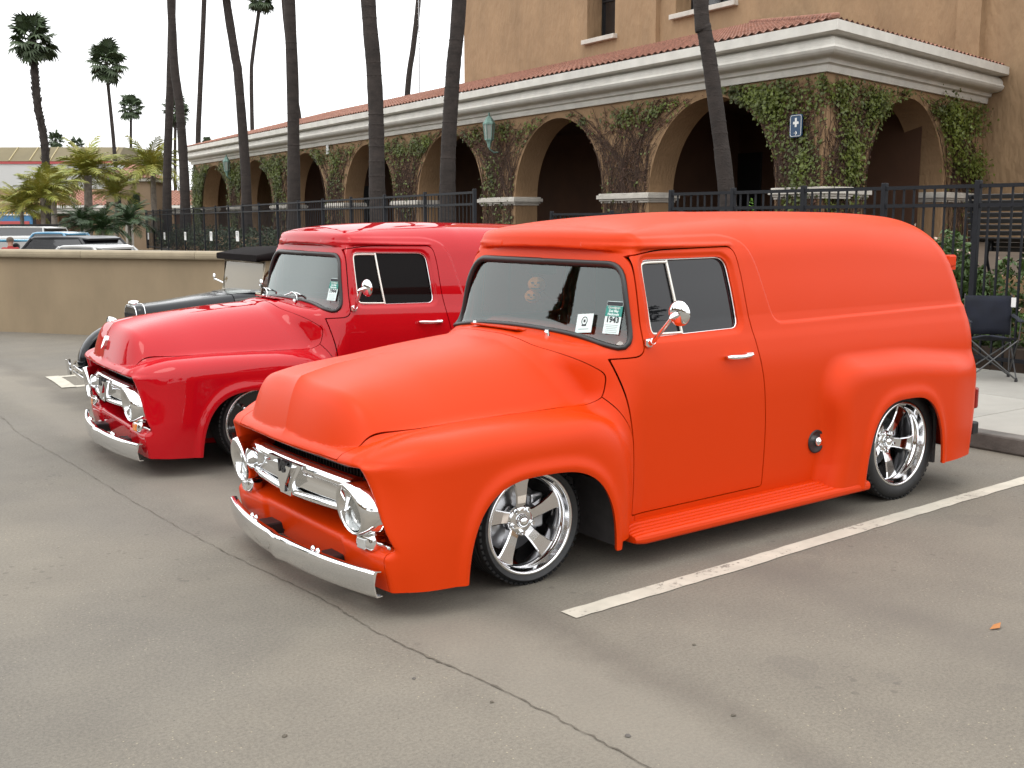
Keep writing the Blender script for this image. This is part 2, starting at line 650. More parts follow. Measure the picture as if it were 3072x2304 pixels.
def skin_mesh(name, V, T, depth=0.02, mirror=False, flip=False, flange=True):
    """triangles -> mesh with field normals and a folded-in edge all round"""
    if flip:
        V = V * np.array([1, -1, 1])
        T = T[:, ::-1]
    N = grad(V)
    N /= np.maximum(np.linalg.norm(N, axis=1), 1e-6)[:, None]
    VV, TT, NN = [V], [T], [N]
    if flange:
        B = boundary(T)
        keep = ~((np.abs(V[B[:, 0], 1]) < 1e-4) & (np.abs(V[B[:, 1], 1]) < 1e-4))
        B = B[keep]
        a, b = V[B[:, 0]], V[B[:, 1]]
        na, nb = N[B[:, 0]], N[B[:, 1]]
        o = len(V)
        m = len(B)
        q = np.concatenate([a, b, b - nb * depth, a - na * depth])
        i = np.arange(m)
        TT += [np.stack([o + m + i, o + i, o + 3 * m + i], 1), np.stack([o + m + i, o + 3 * m + i, o + 2 * m + i], 1)]
        fnm = np.cross(a - b, -na)
        fnm /= np.maximum(np.linalg.norm(fnm, axis=1), 1e-9)[:, None]
        VV.append(q)
        NN.append(np.concatenate([fnm] * 4))
    V, T, N = np.concatenate(VV), np.concatenate(TT), np.concatenate(NN)
    if mirror:
        o = len(V)
        V = np.concatenate([V, V * np.array([1, -1, 1])])
        T = np.concatenate([T, T[:, ::-1] + o])
        N = np.concatenate([N, N * np.array([1, -1, 1])])
    me = bpy.data.meshes.new(name)
    me.vertices.add(len(V))
    me.vertices.foreach_set('co', V.astype(np.float32).ravel())
    me.loops.add(len(T) * 3)
    me.loops.foreach_set('vertex_index', T.astype(np.int32).ravel())
    me.polygons.add(len(T))
    me.polygons.foreach_set('loop_start', np.arange(0, len(T) * 3, 3, dtype=np.int32))
    me.polygons.foreach_set('use_smooth', np.ones(len(T), bool))
    me.update(calc_edges=True)
    me.validate()
    if len(me.vertices) == len(N):
        me.normals_split_custom_set_from_vertices(N.astype(np.float32))
    return me


def skin_y(x, z, sgn=-1):
    """where the body side stands at (x, z)"""
    lo, hi = np.full(np.shape(x), 0.3), np.full(np.shape(x), 1.0)
    x, z = np.array(x, float), np.array(z, float)
    for _ in range(26):
        m = (lo + hi) / 2
        f = body(x, m, z)
        lo = np.where(f < 0, m, lo)
        hi = np.where(f < 0, hi, m)
    return sgn * lo


def skin_front(y, z, x0=-0.2, x1=1.0):
    """where the screen face stands at (y, z)"""
    y, z = np.array(y, float), np.array(z, float)
    lo, hi = np.full(y.shape, x0), np.full(y.shape, x1)
    for _ in range(26):
        m = (lo + hi) / 2
        f = body(m, y, z)
        hi = np.where(f < 0, m, hi)
        lo = np.where(f < 0, lo, m)
    return hi


def skin_top(x, y, z0=0.3, z1=1.9):
    x, y = np.array(x, float), np.array(y, float)
    lo, hi = np.full(x.shape, z0), np.full(x.shape, z1)
    for _ in range(26):
        m = (lo + hi) / 2
        f = body(x, y, m)
        lo = np.where(f < 0, m, lo)
        hi = np.where(f < 0, hi, m)
    return lo


hood_edge = curve([-0.95, -0.84, -0.70, -0.45, 0.0, 0.3, 0.5, 0.7], [0.50, 0.565, 0.605, 0.625, 0.635, 0.648, 0.672, 0.68])


hood_rear = curve([0.70, 0.85, 0.90, 0.95, 1.0, 1.05, 1.09, 1.14], [0.545, 0.55, 0.54, 0.505, 0.445, 0.365, 0.29, 0.26])
fend_top = curve([0.40, 0.47, 0.52, 0.56, 0.60], [0.95, 0.85, 0.775, 0.70, 0.58])


def hood_field(P):
    x, ay, z = P[:, 0], np.abs(P[:, 1]), P[:, 2]
    return np.maximum(smax(ay - hood_edge(x) - 0.05 * ss(0.3, 0.5, x) * ss(0.78, 0.85, z), (x - hood_rear(z)) * 0.8, 0.03), 0.672 - z)


def fender_field(P):
    x, ay, z = P[:, 0], np.abs(P[:, 1]), P[:, 2]
    f = np.maximum(np.maximum(hood_edge(x) - ay, x - 0.62), (z - fend_top(x)) * 0.5)
    # the pan below the lamps is a panel of its own, bolted between the fenders
    return np.maximum(f, np.minimum(0.800 - ay, 0.345 - z) * (x < -0.55) - (x >= -0.55))


V0, T0 = surface_net(0.0105)
V0, T0 = clip(V0, T0, -V0[:, 1])
V0, T0 = clip(V0, T0, np.where(V0[:, 0] < 0.45, 0.125, np.where(V0[:, 0] > 3.02, 0.21, 0.16)) - V0[:, 2])
side_only = lambda V: 0.50 - V[:, 1]
# wheel openings
for af in (arch_front, arch_rear):
    V0, T0 = clip(V0, T0, -np.maximum(af(V0[:, 0], V0[:, 2]), side_only(V0)))
# the sheet between the front wheel opening's foot and the cab floor stays


def split(V, T, f, gap=0.003):
    a = clip(V, T, f + gap)
    b = clip(V, T, -(f - gap))
    return a, b


fd = lambda V: np.maximum(poly_sdf(V[:, 0], V[:, 2], DOOR), side_only(V))
(dV, dT), (bV, bT) = split(V0, T0, fd(V0), 0.0035)
fw_ = lambda V: poly_sdf(V[:, 0], V[:, 2], WINDOW)
(wV, wT), (dV, dT) = split(dV, dT, fw_(dV), 0.0)
(hV, hT), (bV, bT) = split(bV, bT, hood_field(bV), 0.0025)
fsc = lambda V: np.maximum(poly_sdf(V[:, 1] + 0.75 * np.maximum(V[:, 0] - 0.545 - 0.29 * (V[:, 2] - 1.10), 0), V[:, 2], SCREEN), V[:, 0] - 0.72)
(sV, sT), (bV, bT) = split(bV, bT, fsc(bV), 0.0)
(fV, fT), (bV, bT) = split(bV, bT, fender_field(bV), 0.0018)
ME = {
    'body': skin_mesh('body', bV, bT, 0.022, mirror=True),
    'hood': skin_mesh('hood', hV, hT, 0.02, mirror=True),
    'doorL': skin_mesh('door', dV, dT, 0.03, flip=True),
    'doorR': skin_mesh('door', dV, dT, 0.03),
    'fenderL': skin_mesh('front_fender', fV, fT, 0.03, flip=True),
    'fenderR': skin_mesh('front_fender', fV, fT, 0.03),
}


def inset_mesh(name, V, T, d, mirror=False, flip=False):
    N = grad(V)
    N /= np.linalg.norm(N, axis=1)[:, None]
    me = skin_mesh(name, V, T, 0.006, mirror=mirror, flip=flip, flange=False)
    co = np.empty(len(me.vertices) * 3, np.float32)
    me.vertices.foreach_get('co', co)
    co = co.reshape(-1, 3)
    if flip:
        N = N * np.array([1, -1, 1])
    if mirror:
        N = np.concatenate([N, N * np.array([1, -1, 1])])
    co -= (N * d).astype(np.float32)
    me.vertices.foreach_set('co', co.ravel())
    me.update()
    return me


ME['windscreen'] = inset_mesh('windscreen', sV, sT, 0.012, mirror=True)
ME['glassL'] = inset_mesh('window', wV, wT, 0.022, flip=True)
ME['glassR'] = inset_mesh('window', wV, wT, 0.022)


# ================================================================== truck paint and trim
def paint(name, col, rough, coat, crough, spec=0.5, flake=0.0):
    m = mat(name, col, rough, coat=coat, coat_rough=crough, spec=spec)
    nt = m.node_tree
    b = nt.nodes['Principled BSDF']
    tc = nd(nt, 'ShaderNodeTexCoord')
    n = nd(nt, 'ShaderNodeTexNoise', Scale=3.0, Detail=4.0)
    nt.links.new(tc.outputs['Object'], n.inputs['Vector'])
    mr = nd(nt, 'ShaderNodeMapRange')
    mr.inputs['To Min'].default_value = rough * 0.92
    mr.inputs['To Max'].default_value = rough * 1.10
    nt.links.new(n.outputs['Fac'], mr.inputs['Value'])
    nt.links.new(mr.outputs[0], b.inputs['Roughness'])
    n2 = nd(nt, 'ShaderNodeTexNoise', Scale=900.0, Detail=1.0)
    nt.links.new(tc.outputs['Object'], n2.inputs['Vector'])
    bp = nd(nt, 'ShaderNodeBump', Strength=0.06, Distance=0.001)
    nt.links.new(n2.outputs['Fac'], bp.inputs['Height'])
    nt.links.new(bp.outputs[0], b.inputs['Normal'])
    return m


ORANGE = paint('satin_orange_paint', (0.56, 0.036, 0.001), 0.37, 0.0, 0.3, spec=0.18)
RED = paint('gloss_red_paint', (0.40, 0.003, 0.008), 0.30, 0.75, 0.02, spec=0.0)
CHROME = mat('chrome', (0.86, 0.87, 0.88), 0.05, 1.0)
POLISH = mat('polished_alloy', (0.80, 0.80, 0.81), 0.09, 1.0)
STEEL = mat('brushed_steel', (0.45, 0.45, 0.46), 0.35, 1.0)
RUBBER = mat('rubber', (0.012, 0.012, 0.013), 0.55, vary=0.3, vscale=30, bump=0.3, bscale=220, bdist=0.002)
GASKET = mat('gasket_rubber', (0.014, 0.013, 0.013), 0.38)
BLACK = mat('black_metal', (0.010, 0.010, 0.011), 0.45)
GLOSSBLACK = mat('gloss_black', (0.008, 0.008, 0.010), 0.25, coat=1.0, coat_rough=0.02)
DARKIN = mat('dark_trim', (0.045, 0.040, 0.040), 0.8, vary=0.25, vscale=12)
VINYL = mat('seat_vinyl', (0.10, 0.045, 0.030), 0.5, vary=0.2, vscale=6)
LENS = mat('lamp_glass', (0.38, 0.39, 0.38), 0.10, trans=0.0, metal=0.8, bump=0.5, bscale=90, bdist=0.004)
AMBER = mat('amber_lens', (0.75, 0.20, 0.01), 0.12, coat=1.0)
CLEARL = mat('clear_lens', (0.62, 0.63, 0.62), 0.08, metal=0.5, coat=1.0)
REDLENS = mat('red_lens', (0.20, 0.006, 0.005), 0.12, coat=1.0)
SCREENGL = glass_mat('windscreen_glass', (0.78, 0.83, 0.81), (0.92, 1.0, 0.98), ior=1.86)
TINT = glass_mat('tinted_glass', (0.30, 0.30, 0.32), dark=(0.008, 0.008, 0.010), ior=1.5)
OPENDARK = glass_mat('open_window_dark_fill', (0.30, 0.30, 0.32), dark=(0.006, 0.005, 0.005), ior=1.16)  # cab shade put into a near-black pane; the window itself is open
CREAM = mat('vent_frame', (0.72, 0.70, 0.64), 0.25, 0.6)
PAPER = mat('card_paper', (0.62, 0.75, 0.74), 0.6)
TEAL = mat('card_teal', (0.02, 0.22, 0.18), 0.6)
INK = mat('card_ink', (0.02, 0.025, 0.03), 0.7)


def chain(V, T):
    """boundary of a half sheet as one ordered line from the centre plane round to the centre plane"""
    B = boundary(T)
    B = B[~((np.abs(V[B[:, 0], 1]) < 1e-4) & (np.abs(V[B[:, 1], 1]) < 1e-4))]
    nx = {int(a): int(b) for a, b in B}
    starts = set(nx) - set(nx.values())
    s = starts.pop() if starts else next(iter(nx))
    out = [s]
    while out[-1] in nx and len(out) < 20000:
        k = nx[out[-1]]
        if k == s:
            break
        out.append(k)
    return V[out]


def resample(P, n, closed=False):
    P = np.asarray(P, float)
    if closed:
        P = np.concatenate([P, P[:1]])
    d = np.concatenate([[0], np.cumsum(np.linalg.norm(np.diff(P, axis=0), axis=1))])
    t = np.linspace(0, d[-1], n + 1 if closed else n)
    Q = np.stack([np.interp(t, d, P[:, i]) for i in range(3)], 1)
    return Q[:-1] if closed else Q


SCREEN_LINE = resample(chain(sV, sT), 60)
SCREEN_LOOP = np.concatenate([SCREEN_LINE, (SCREEN_LINE * [1, -1, 1])[::-1]])
_d = np.linalg.norm(np.diff(SCREEN_LOOP, axis=0, append=SCREEN_LOOP[:1]), axis=1)
SCREEN_LOOP = SCREEN_LOOP[_d > 0.004]
WIN_LOOP = resample(chain(wV, wT), 90, closed=True)

SHARED = {}


def shared(key, fn):
    if key not in SHARED:
        SHARED[key] = fn().mesh(key)
    return SHARED[key]


def put(name, key, fn, m, parent, loc=None, label=None, rz=None):
    """an object whose mesh data is shared by every call with the same key; the paint sits on the object"""
    me = shared(key, fn)
    if len(me.materials) == 0:
        me.materials.append(m)
    o = link(name, me, None, parent, loc, label=label)
    if me.materials[0] != m:
        o.material_slots[0].link = 'OBJECT'
        o.material_slots[0].material = m
    if rz is not None:
        o.rotation_euler = (0, 0, rz)
    return o


def put_mesh(name, me, m, parent):
    if len(me.materials) == 0:
        me.materials.append(m)
    o = link(name, me, None, parent)
    if me.materials[0] != m:
        o.material_slots[0].link = 'OBJECT'
        o.material_slots[0].material = m
    return o


# ---- wheels: local frame, outer face towards -y, centre of the lip plane at the origin
def tyre_mb(Rt, Rr, W):
    def f():
        mb = MB()
        pr = [(Rr - 0.004, 0.004), (Rr + 0.006, -0.006), (Rr + 0.02, -0.013), ((Rr + Rt) / 2, -0.017), (Rt - 0.022, -0.010),
              (Rt - 0.009, 0.003), (Rt - 0.002, 0.018)]
        y = 0.024
        n = 6
        for i in range(n):
            y1 = 0.024 + (W - 0.06) * (i + 1) / n
            pr += [(Rt, y), (Rt, y1 - 0.010), (Rt - 0.007, y1 - 0.008), (Rt - 0.007, y1 - 0.002)]
            y = y1
        pr += [(Rt, y), (Rt - 0.004, W - 0.02), (Rt - 0.03, W), (Rr, W - 0.005)]
        mb.lathe(pr, axis='y', n=72)
        # shallow shoulder blocks
        for k in range(60):
            a = 2 * math.pi * k / 60
            M = Matrix.Rotation(-a, 4, 'Y') @ Matrix.Translation((Rt - 0.007, 0.006, 0)) @ Matrix.Rotation(R(25), 4, 'Z')
            mb.box((0, 0, 0), (0.010, 0.020, 0.019), M=M)
        return mb
    return f


def rim_mb(Rr, depth, twist):
    def f():
        mb = MB()
        pr = [(Rr + 0.004, 0.006), (Rr + 0.003, -0.003), (Rr - 0.006, -0.007), (Rr - 0.014, -0.004), (Rr - 0.017, 0.004),
              (Rr - 0.020, depth * 0.35), (Rr - 0.028, depth * 0.55), (Rr - 0.034, depth * 0.62), (Rr - 0.036, depth * 0.95),
              (Rr - 0.040, 0.22)]
        mb.lathe(pr, axis='y', n=72)
        # hub
        mb.lathe([(0.0, depth * 0.93), (0.028, depth * 0.93), (0.060, depth * 0.95), (0.074, depth * 1.02), (0.078, depth + 0.045), (0.07, depth + 0.06)], axis='y', n=40)
        for k in range(5):
            a = 2 * math.pi * k / 5 + R(twist)
            rings = []
            for r, w, y, th in ((0.055, 0.030, depth * 1.0, 0.05), (0.085, 0.029, depth * 0.90, 0.045), (0.125, 0.032, depth * 0.80, 0.04),
                                (Rr * 0.72, 0.040, depth * 0.72, 0.036), (Rr - 0.033, 0.052, depth * 0.66, 0.030)):
                da = a + (0.10 if twist > 50 else 0.0) * (r / Rr)
                c, s_ = math.cos(da), math.sin(da)
                ring = []
                for u, v in ((-w, 0.006), (-w + 0.006, 0), (w - 0.006, 0), (w, 0.006), (w - 0.004, th), (-w + 0.004, th)):
                    ring.append((r * c - u * s_, y + v, r * s_ + u * c))
                rings.append(ring)
            vs = [p for q in rings for p in q]
            fs = []
            for i in range(len(rings) - 1):
                for j in range(6):
                    j2 = (j + 1) % 6
                    fs.append((i * 6 + j, i * 6 + j2, (i + 1) * 6 + j2, (i + 1) * 6 + j))
            mb.add(vs, fs, False)
        return mb
    return f


def rim_black_mb(Rr, depth):
    def f():
        mb = MB()
        mb.lathe([(Rr - 0.006, 0.010), (Rr - 0.03, 0.03), (Rr - 0.05, depth * .5), (0.11, depth * 0.75), (0.05, depth * .6), (0.0, depth * 0.55)], axis='y', n=64)
        return mb
    return f


def dome_mb(rr, h):
    return lambda: MB().lathe([(rr, 0.02), (rr, 0.0), (rr * 0.96, -h * 0.35), (rr * 0.75, -h * 0.75), (rr * 0.4, -h * 0.96), (0.001, -h)], axis='y', n=32)


def nut_mb():
    return MB().lathe([(0.0155, 0.012), (0.0155, -0.002), (0.011, -0.002), (0.011, -0.016), (0.008, -0.020), (0.001, -0.020)], axis='y', n=10, smooth=False)


def brake_mb():
    mb = MB()
    mb.lathe([(0.05, 0), (0.165, 0), (0.165, 0.022), (0.05, 0.022)], axis='y', n=48)
    mb.box((0.125, 0.0, 0.02), (0.075, 0.07, 0.17), bev=0.012)
    return mb


def make_wheel(root, loc, front, side, style):
    """side -1: camera side"""
    Rt, Rr, W, dep = (0.293, 0.246, 0.235, 0.078) if front else (0.348, 0.262, 0.285, 0.105)
    key = 'f' if front else 'r'
    rz = 0 if side < 0 else math.pi
    if style == 'polished':
        wh = put('wheel', 'rim_' + key, rim_mb(Rr, dep, 18 + 72 if front else 58), POLISH, root, loc, rz=rz)
        put('hub_cap', 'hub_' + key, lambda: _shift(dome_mb(0.034, 0.034)(), (0, dep * 0.93, 0)), CHROME, wh)
        for k in range(5):
            a = 2 * math.pi * (k + 0.5) / 5 + R(90)
            put('lug_nut', 'nut', nut_mb, CHROME, wh, (0.058 * math.cos(a), dep * 0.95, 0.058 * math.sin(a)))
        put('brake_disc', 'brake', brake_mb, STEEL, wh, (0, dep + 0.075, 0))
    else:
        wh = put('wheel', 'rimb_' + key, rim_black_mb(Rr, dep), GLOSSBLACK, root, loc, rz=rz)
        put('rim_lip', 'lip_' + key, lambda: MB().lathe([(Rr + .004, .006), (Rr + .003, -.004), (Rr - .006, -.008), (Rr - .013, -.003), (Rr - .014, .012)], axis='y', n=72), CHROME, wh)
        put('hub_cap', 'hubr', lambda: _shift(dome_mb(0.045, 0.06)(), (0, dep * .6, 0)), CHROME, wh)
        for k in range(6):
            a = 2 * math.pi * k / 6 + R(14)
            put('lug_nut', 'capn', lambda: _shift(dome_mb(0.021, 0.03)(), (0, -0.01, 0)), CHROME, wh, (0.62 * Rr * math.cos(a), dep * 0.55, 0.62 * Rr * math.sin(a)))
    put('tyre', 'tyre_' + key, tyre_mb(Rt, Rr, W), RUBBER, wh)
    return wh


def _shift(mb, d):
    mb.v = [(x + d[0], y + d[1], z + d[2]) for x, y, z in mb.v]
    return mb


def _flip(fn):
    def f():
        mb = fn()
        mb.v = [(x, -y, z) for x, y, z in mb.v]
        return mb
    return f


# ---- front end
def bumper_mb():
    mb = MB()
    n = 36
    sec = [(0.030, 0.112), (0.004, 0.117), (-0.006, 0.111), (-0.009, 0.100), (-0.007, 0.056), (-0.002, 0.020), (0.003, 0.004), (0.009, -0.003), (0.035, 0.0),
           (0.034, 0.004), (0.012, 0.004), (0.006, 0.012), (-0.003, 0.056), (0.005, 0.100), (0.010, 0.110), (0.030, 0.108)]
    vs = []
    for i in range(n + 1):
        y = -0.80 + 1.60 * i / n
        u = abs(y) / 0.8
        x = -0.945 + 0.098 * u ** 2.2 - 0.012 * max(0, 1 - abs(y) / 0.09)
        z = 0.107 + 0.006 * u * u
        for dx, dz in sec:
            vs.append((x + dx, y, z + dz))
    m = len(sec)
    fs = [(i * m + j, i * m + (j + 1) % m, (i + 1) * m + (j + 1) % m, (i + 1) * m + j) for i in range(n) for j in range(m)]
    mb.add(vs, fs, True)
    mb.add(vs[:m], [tuple(range(m))])
    mb.add(vs[-m:], [tuple(range(m))])
    return mb


def bolt_mb():
    return MB().lathe([(0.014, 0), (0.013, 0.008), (0.008, 0.014), (0.001, 0.016)], n=12)


def arm_mb():
    return MB().box((0, 0, 0), (0.20, 0.13, 0.06), bev=0.008).box((0.04, 0, 0.02), (0.05, 0.20, 0.10), bev=0.02)  # bracket arm; the wider black block paints in the dark of the pan notch


def gx(y):
    return -0.868 + 0.06 * (abs(y) / 0.6) ** 2


def sweep_y(mb, ys, sec, smooth=True):
    """sec(y) -> list of (x, z); closed section"""
    vs = []
    m = None
    for y in ys:
        s = sec(y)
        m = len(s)
        vs += [(x, y, z) for x, z in s]
    n = len(ys)
    fs = [(i * m + j, i * m + (j + 1) % m, (i + 1) * m + (j + 1) % m, (i + 1) * m + j) for i in range(n - 1) for j in range(m)]
    mb.add(vs, fs, smooth)
    mb.add(vs[:m], [tuple(range(m))])
    mb.add(vs[-m:], [tuple(range(m))])


def grille_mb():
    mb = MB()
    ys = np.linspace(-0.54, 0.54, 49)

    def top(y):
        x = gx(y) - 0.012
        dip = 0.020 * max(0, 1 - abs(y) / 0.13)
        zt = 0.600 - 0.012 * (abs(y) / 0.5) ** 2
        zb = 0.464 - dip - 0.006 * (abs(y) / 0.5)
        return [(x + 0.075, zt - 0.010), (x + 0.045, zt), (x + 0.02, zt - 0.008), (x, zt - 0.030), (x - 0.002, zt - 0.042), (x + 0.014, zt - 0.056), (x + 0.030, zb + 0.034), (x + 0.010, zb + 0.006),
                (x + 0.014, zb), (x + 0.05, zb + 0.004), (x + 0.075, zb + 0.01)]

    def low(y):
        x = gx(y) - 0.016
        z = 0.423 + 0.010 * (abs(y) / 0.5)
        return [(x + 0.06, z + 0.018), (x + 0.022, z + 0.024), (x + 0.006, z + 0.016), (x, z + 0.004), (x + 0.004, z - 0.008), (x + 0.02, z - 0.014), (x + 0.06, z - 0.008)]
    sweep_y(mb, ys, top)
    sweep_y(mb, ys, low)
    for s in (-1, 1):                       # posts that close the slots at the lamp pods
        ys2 = np.linspace(0.455 * s, 0.56 * s, 5)

        def post(y):
            x = gx(y) - 0.002
            return [(x + 0.06, 0.55), (x + 0.004, 0.545), (x, 0.50), (x, 0.43), (x + 0.06, 0.425)]
        sweep_y(mb, ys2, post)
    # centre chevron
    out = [(-0.190, 0.578), (0.190, 0.578), (0.085, 0.475), (0.060, 0.412), (-0.060, 0.412), (-0.085, 0.475)]
    inn = [(-0.120, 0.560), (0.120, 0.560), (0.042, 0.472), (0.030, 0.430), (-0.030, 0.430), (-0.042, 0.472)]
    mb.prism(out, lambda p: (-0.845, p[0], p[1]), lambda p: (-0.888, p[0] * .98, p[1]), caps=True)
    mb.prism(inn, lambda p: (-0.880, p[0], p[1]), lambda p: (-0.905, p[0] * .85, p[1]), caps=True)
    return mb


def slot_mb():  # black strips paint in the dark inside the open slots
    mb = MB()
    for s in (-1, 1):
        ys = np.linspace(0.03 * s, 0.5 * s, 8)
        sweep_y(mb, ys, lambda y: [(gx(y) + 0.04, 0.52), (gx(y) + 0.045, 0.43), (gx(y) + 0.06, 0.43), (gx(y) + 0.06, 0.52)])
    return mb


def bezel_mb(s):
    def f():
        mb = MB()
        n = 48
        cy, cz = 0.632, 0.470

        def ring(ry, rz, cy_, cz_, x0, lean, up):
            o = []
            for k in range(n):
                a = 2 * math.pi * k / n
                u, v = math.cos(a), math.sin(a)
                egg = 1 + up * max(0, v) ** 1.5 * 0.35
                yy = cy_ + ry * u * (1 - 0.22 * up * max(0, v) ** 2) - 0.028 * up * max(0, v) ** 2
                zz = cz_ + rz * v * egg
                xx = x0 + lean * (zz - cz_) + 0.10 * max(0, yy - 0.64)
                o.append((xx, yy * s, zz))
            return o
        rings = [ring(0.108, 0.112, 0.672, cz - .012, -0.700, -0.14, 0.4), ring(0.118, 0.114, 0.655, cz - .010, -0.790, -0.17, 0.4),
                 ring(0.117, 0.112, 0.636, cz - .010, -0.845, -0.18, 0.4), ring(0.109, 0.107, 0.622, cz - .011, -0.874, -0.18, 0.4),
                 ring(0.101, 0.100, 0.617, cz - .012, -0.877, -0.18, 0.4), ring(0.094, 0.093, 0.614, cz - .016, -0.862, -0.15, 0.35),
                 ring(0.082, 0.082, 0.612, cz - .024, -0.830, -0.12, 0.12), ring(0.076, 0.076, 0.612, cz - .030, -0.800, -0.1, 0.0)]
        vs = [p for r in rings for p in r]
        fs = [(i * n + k, i * n + (k + 1) % n, (i + 1) * n + (k + 1) % n, (i + 1) * n + k) for i in range(len(rings) - 1) for k in range(n)]
        mb.add(vs, fs, True)
        return mb
    return f


def lens_mb(s):
    def f():
        mb = MB()
        n = 32
        vs = []
        pr = [(0.079, 0.0), (0.076, -0.010), (0.066, -0.020), (0.045, -0.029), (0.02, -0.033), (0.0005, -0.034)]
        for r, h in pr:
            for k in range(n):
                a = 2 * math.pi * k / n
                vs.append((-0.806 + h - 0.1 * r * math.sin(a), (0.612 + r * math.cos(a)) * s, 0.440 + r * math.sin(a)))
        fs = [(i * n + k, i * n + (k + 1) % n, (i + 1) * n + (k + 1) % n, (i + 1) * n + k) for i in range(len(pr) - 1) for k in range(n)]
        mb.add(vs, fs, True)
        return mb
    return f


def park_mb(s):
    def f():
        mb = MB()
        M = Matrix.Translation((-0.785, 0.655 * s, 0.322)) @ Matrix.Rotation(R(-6) * s, 4, 'Z') @ Matrix.Rotation(R(10), 4, 'Y')
        bm = bmesh.new()
        bmesh.ops.create_cube(bm, size=1)
        bmesh.ops.scale(bm, vec=(0.085, 0.135, 0.082), verts=bm.verts)
        bmesh.ops.bevel(bm, geom=bm.edges[:], offset=0.030, segments=4, affect='EDGES', profile=0.6)
        bm.verts.index_update()
        mb.add([tuple(M @ v.co) for v in bm.verts], [tuple(v.index for v in fc.verts) for fc in bm.faces], True)
        bm.free()
        mb.box((-0.755, (0.655 + 0.085) * s, 0.312), (0.03, 0.10, 0.02), bev=0.006)
        return mb
    return f


def parkl_mb(s):
    return lambda: MB().box((0, 0, 0), (0.012, 0.060, 0.050), bev=0.005, M=Matrix.Translation((-0.829, 0.650 * s, 0.316)) @ Matrix.Rotation(R(-6) * s, 4, 'Z'))


def text_mesh(txt, size, depth, shear=0.0, bold=0.0):
    """lettering as a mesh in the x-y plane, centred"""
    cu = bpy.data.curves.new('lettering', 'FONT')
    cu.body = txt
    cu.size = size
    cu.extrude = depth
    cu.offset = bold
    cu.shear = shear
    cu.resolution_u = 3
    cu.align_x = 'CENTER'
    cu.align_y = 'CENTER'
    ob = bpy.data.objects.new('lettering', cu)
    COL.objects.link(ob)
    dg = bpy.context.evaluated_depsgraph_get()
    me = bpy.data.meshes.new_from_object(ob.evaluated_get(dg))
    bpy.data.objects.remove(ob)
    return me


def text_mb(txt, size, depth, M, bold=0.0):
    me = text_mesh(txt, size, depth, bold=bold)
    mb = MB()
    mb.add([tuple(M @ v.co) for v in me.vertices], [tuple(p.vertices) for p in me.polygons])
    bpy.data.meshes.remove(me)
    return mb


def frame_m(o, xdir, ydir):
    x = Vector(xdir).normalized()
    y = Vector(ydir)
    y = (y - x * x.dot(y)).normalized()
    z = x.cross(y)
    return Matrix(((x.x, y.x, z.x, o[0]), (x.y, y.y, z.y, o[1]), (x.z, y.z, z.z, o[2]), (0, 0, 0, 1)))


def board_mb(s):
    def f():
        mb = MB()
        xs = [0.532, 0.540, 0.56, 0.60] + list(np.linspace(0.7, 2.2, 12)) + [2.30, 2.36]
        sec0 = [(0.785, 0.213), (0.830, 0.211), (0.833, 0.203), (0.852, 0.202), (0.855, 0.194), (0.873, 0.193), (0.876, 0.185), (0.894, 0.184), (0.898, 0.177),
                (0.912, 0.174), (0.922, 0.166), (0.926, 0.152), (0.924, 0.136), (0.917, 0.126), (0.900, 0.120), (0.785, 0.120)]
        vs = []
        for x in xs:
            k = min(1.0, 0.55 + 0.45 * math.sqrt(max(0.0, (x - 0.532) / 0.068)))
            rise = 0.018 * max(0, x - 0.6) / 1.7
            for y, z in sec0:
                vs.append((x, (0.795 + (y - 0.795) * (0.88 + 0.12 * k)) * s, 0.155 + (z - 0.155) * k + rise))
        m = len(sec0)
        fs = [(i * m + j, i * m + (j + 1) % m, (i + 1) * m + (j + 1) % m, (i + 1) * m + j) for i in range(len(xs) - 1) for j in range(m)]
        mb.add(vs, fs, False)
        mb.add(vs[:m], [tuple(range(m))])
        mb.add(vs[-m:], [tuple(range(m))])
        return mb
    return f


def handle_mb(s):
    def f():
        mb = MB()
        xs = np.linspace(1.215, 1.410, 12)
        y = skin_y(xs, np.full(12, 1.0), 1)
        pts = [(x, (yy + 0.028 + 0.010 * math.sin(i / 11 * math.pi)) * s, 1.000 - 0.004 * math.sin(i / 11 * math.pi)) for i, (x, yy) in enumerate(zip(xs, y))]
        mb.tube(pts, [0.007, 0.011, 0.013, 0.0135, 0.0135, 0.013, 0.0125, 0.012, 0.012, 0.012, 0.011, 0.007], n=10)
        yb = float(skin_y(np.array([1.39]), np.array([1.0]), 1)[0])
        mb.box((1.395, (yb + 0.010) * s, 1.0), (0.055, 0.034, 0.026), bev=0.009)
        mb.lathe([(0.013, -0.004), (0.013, 0.012), (0.009, 0.014), (0.0, 0.014)], c=(1.400, (yb) * s, 0.973), axis='y', n=14)
        mb.tube([(1.235, (yb - 0.01) * s, 1.0), (1.228, (yb + 0.030) * s, 1.0)], 0.008, n=8)
        if s < 0:
            pass
        return mb
    return f


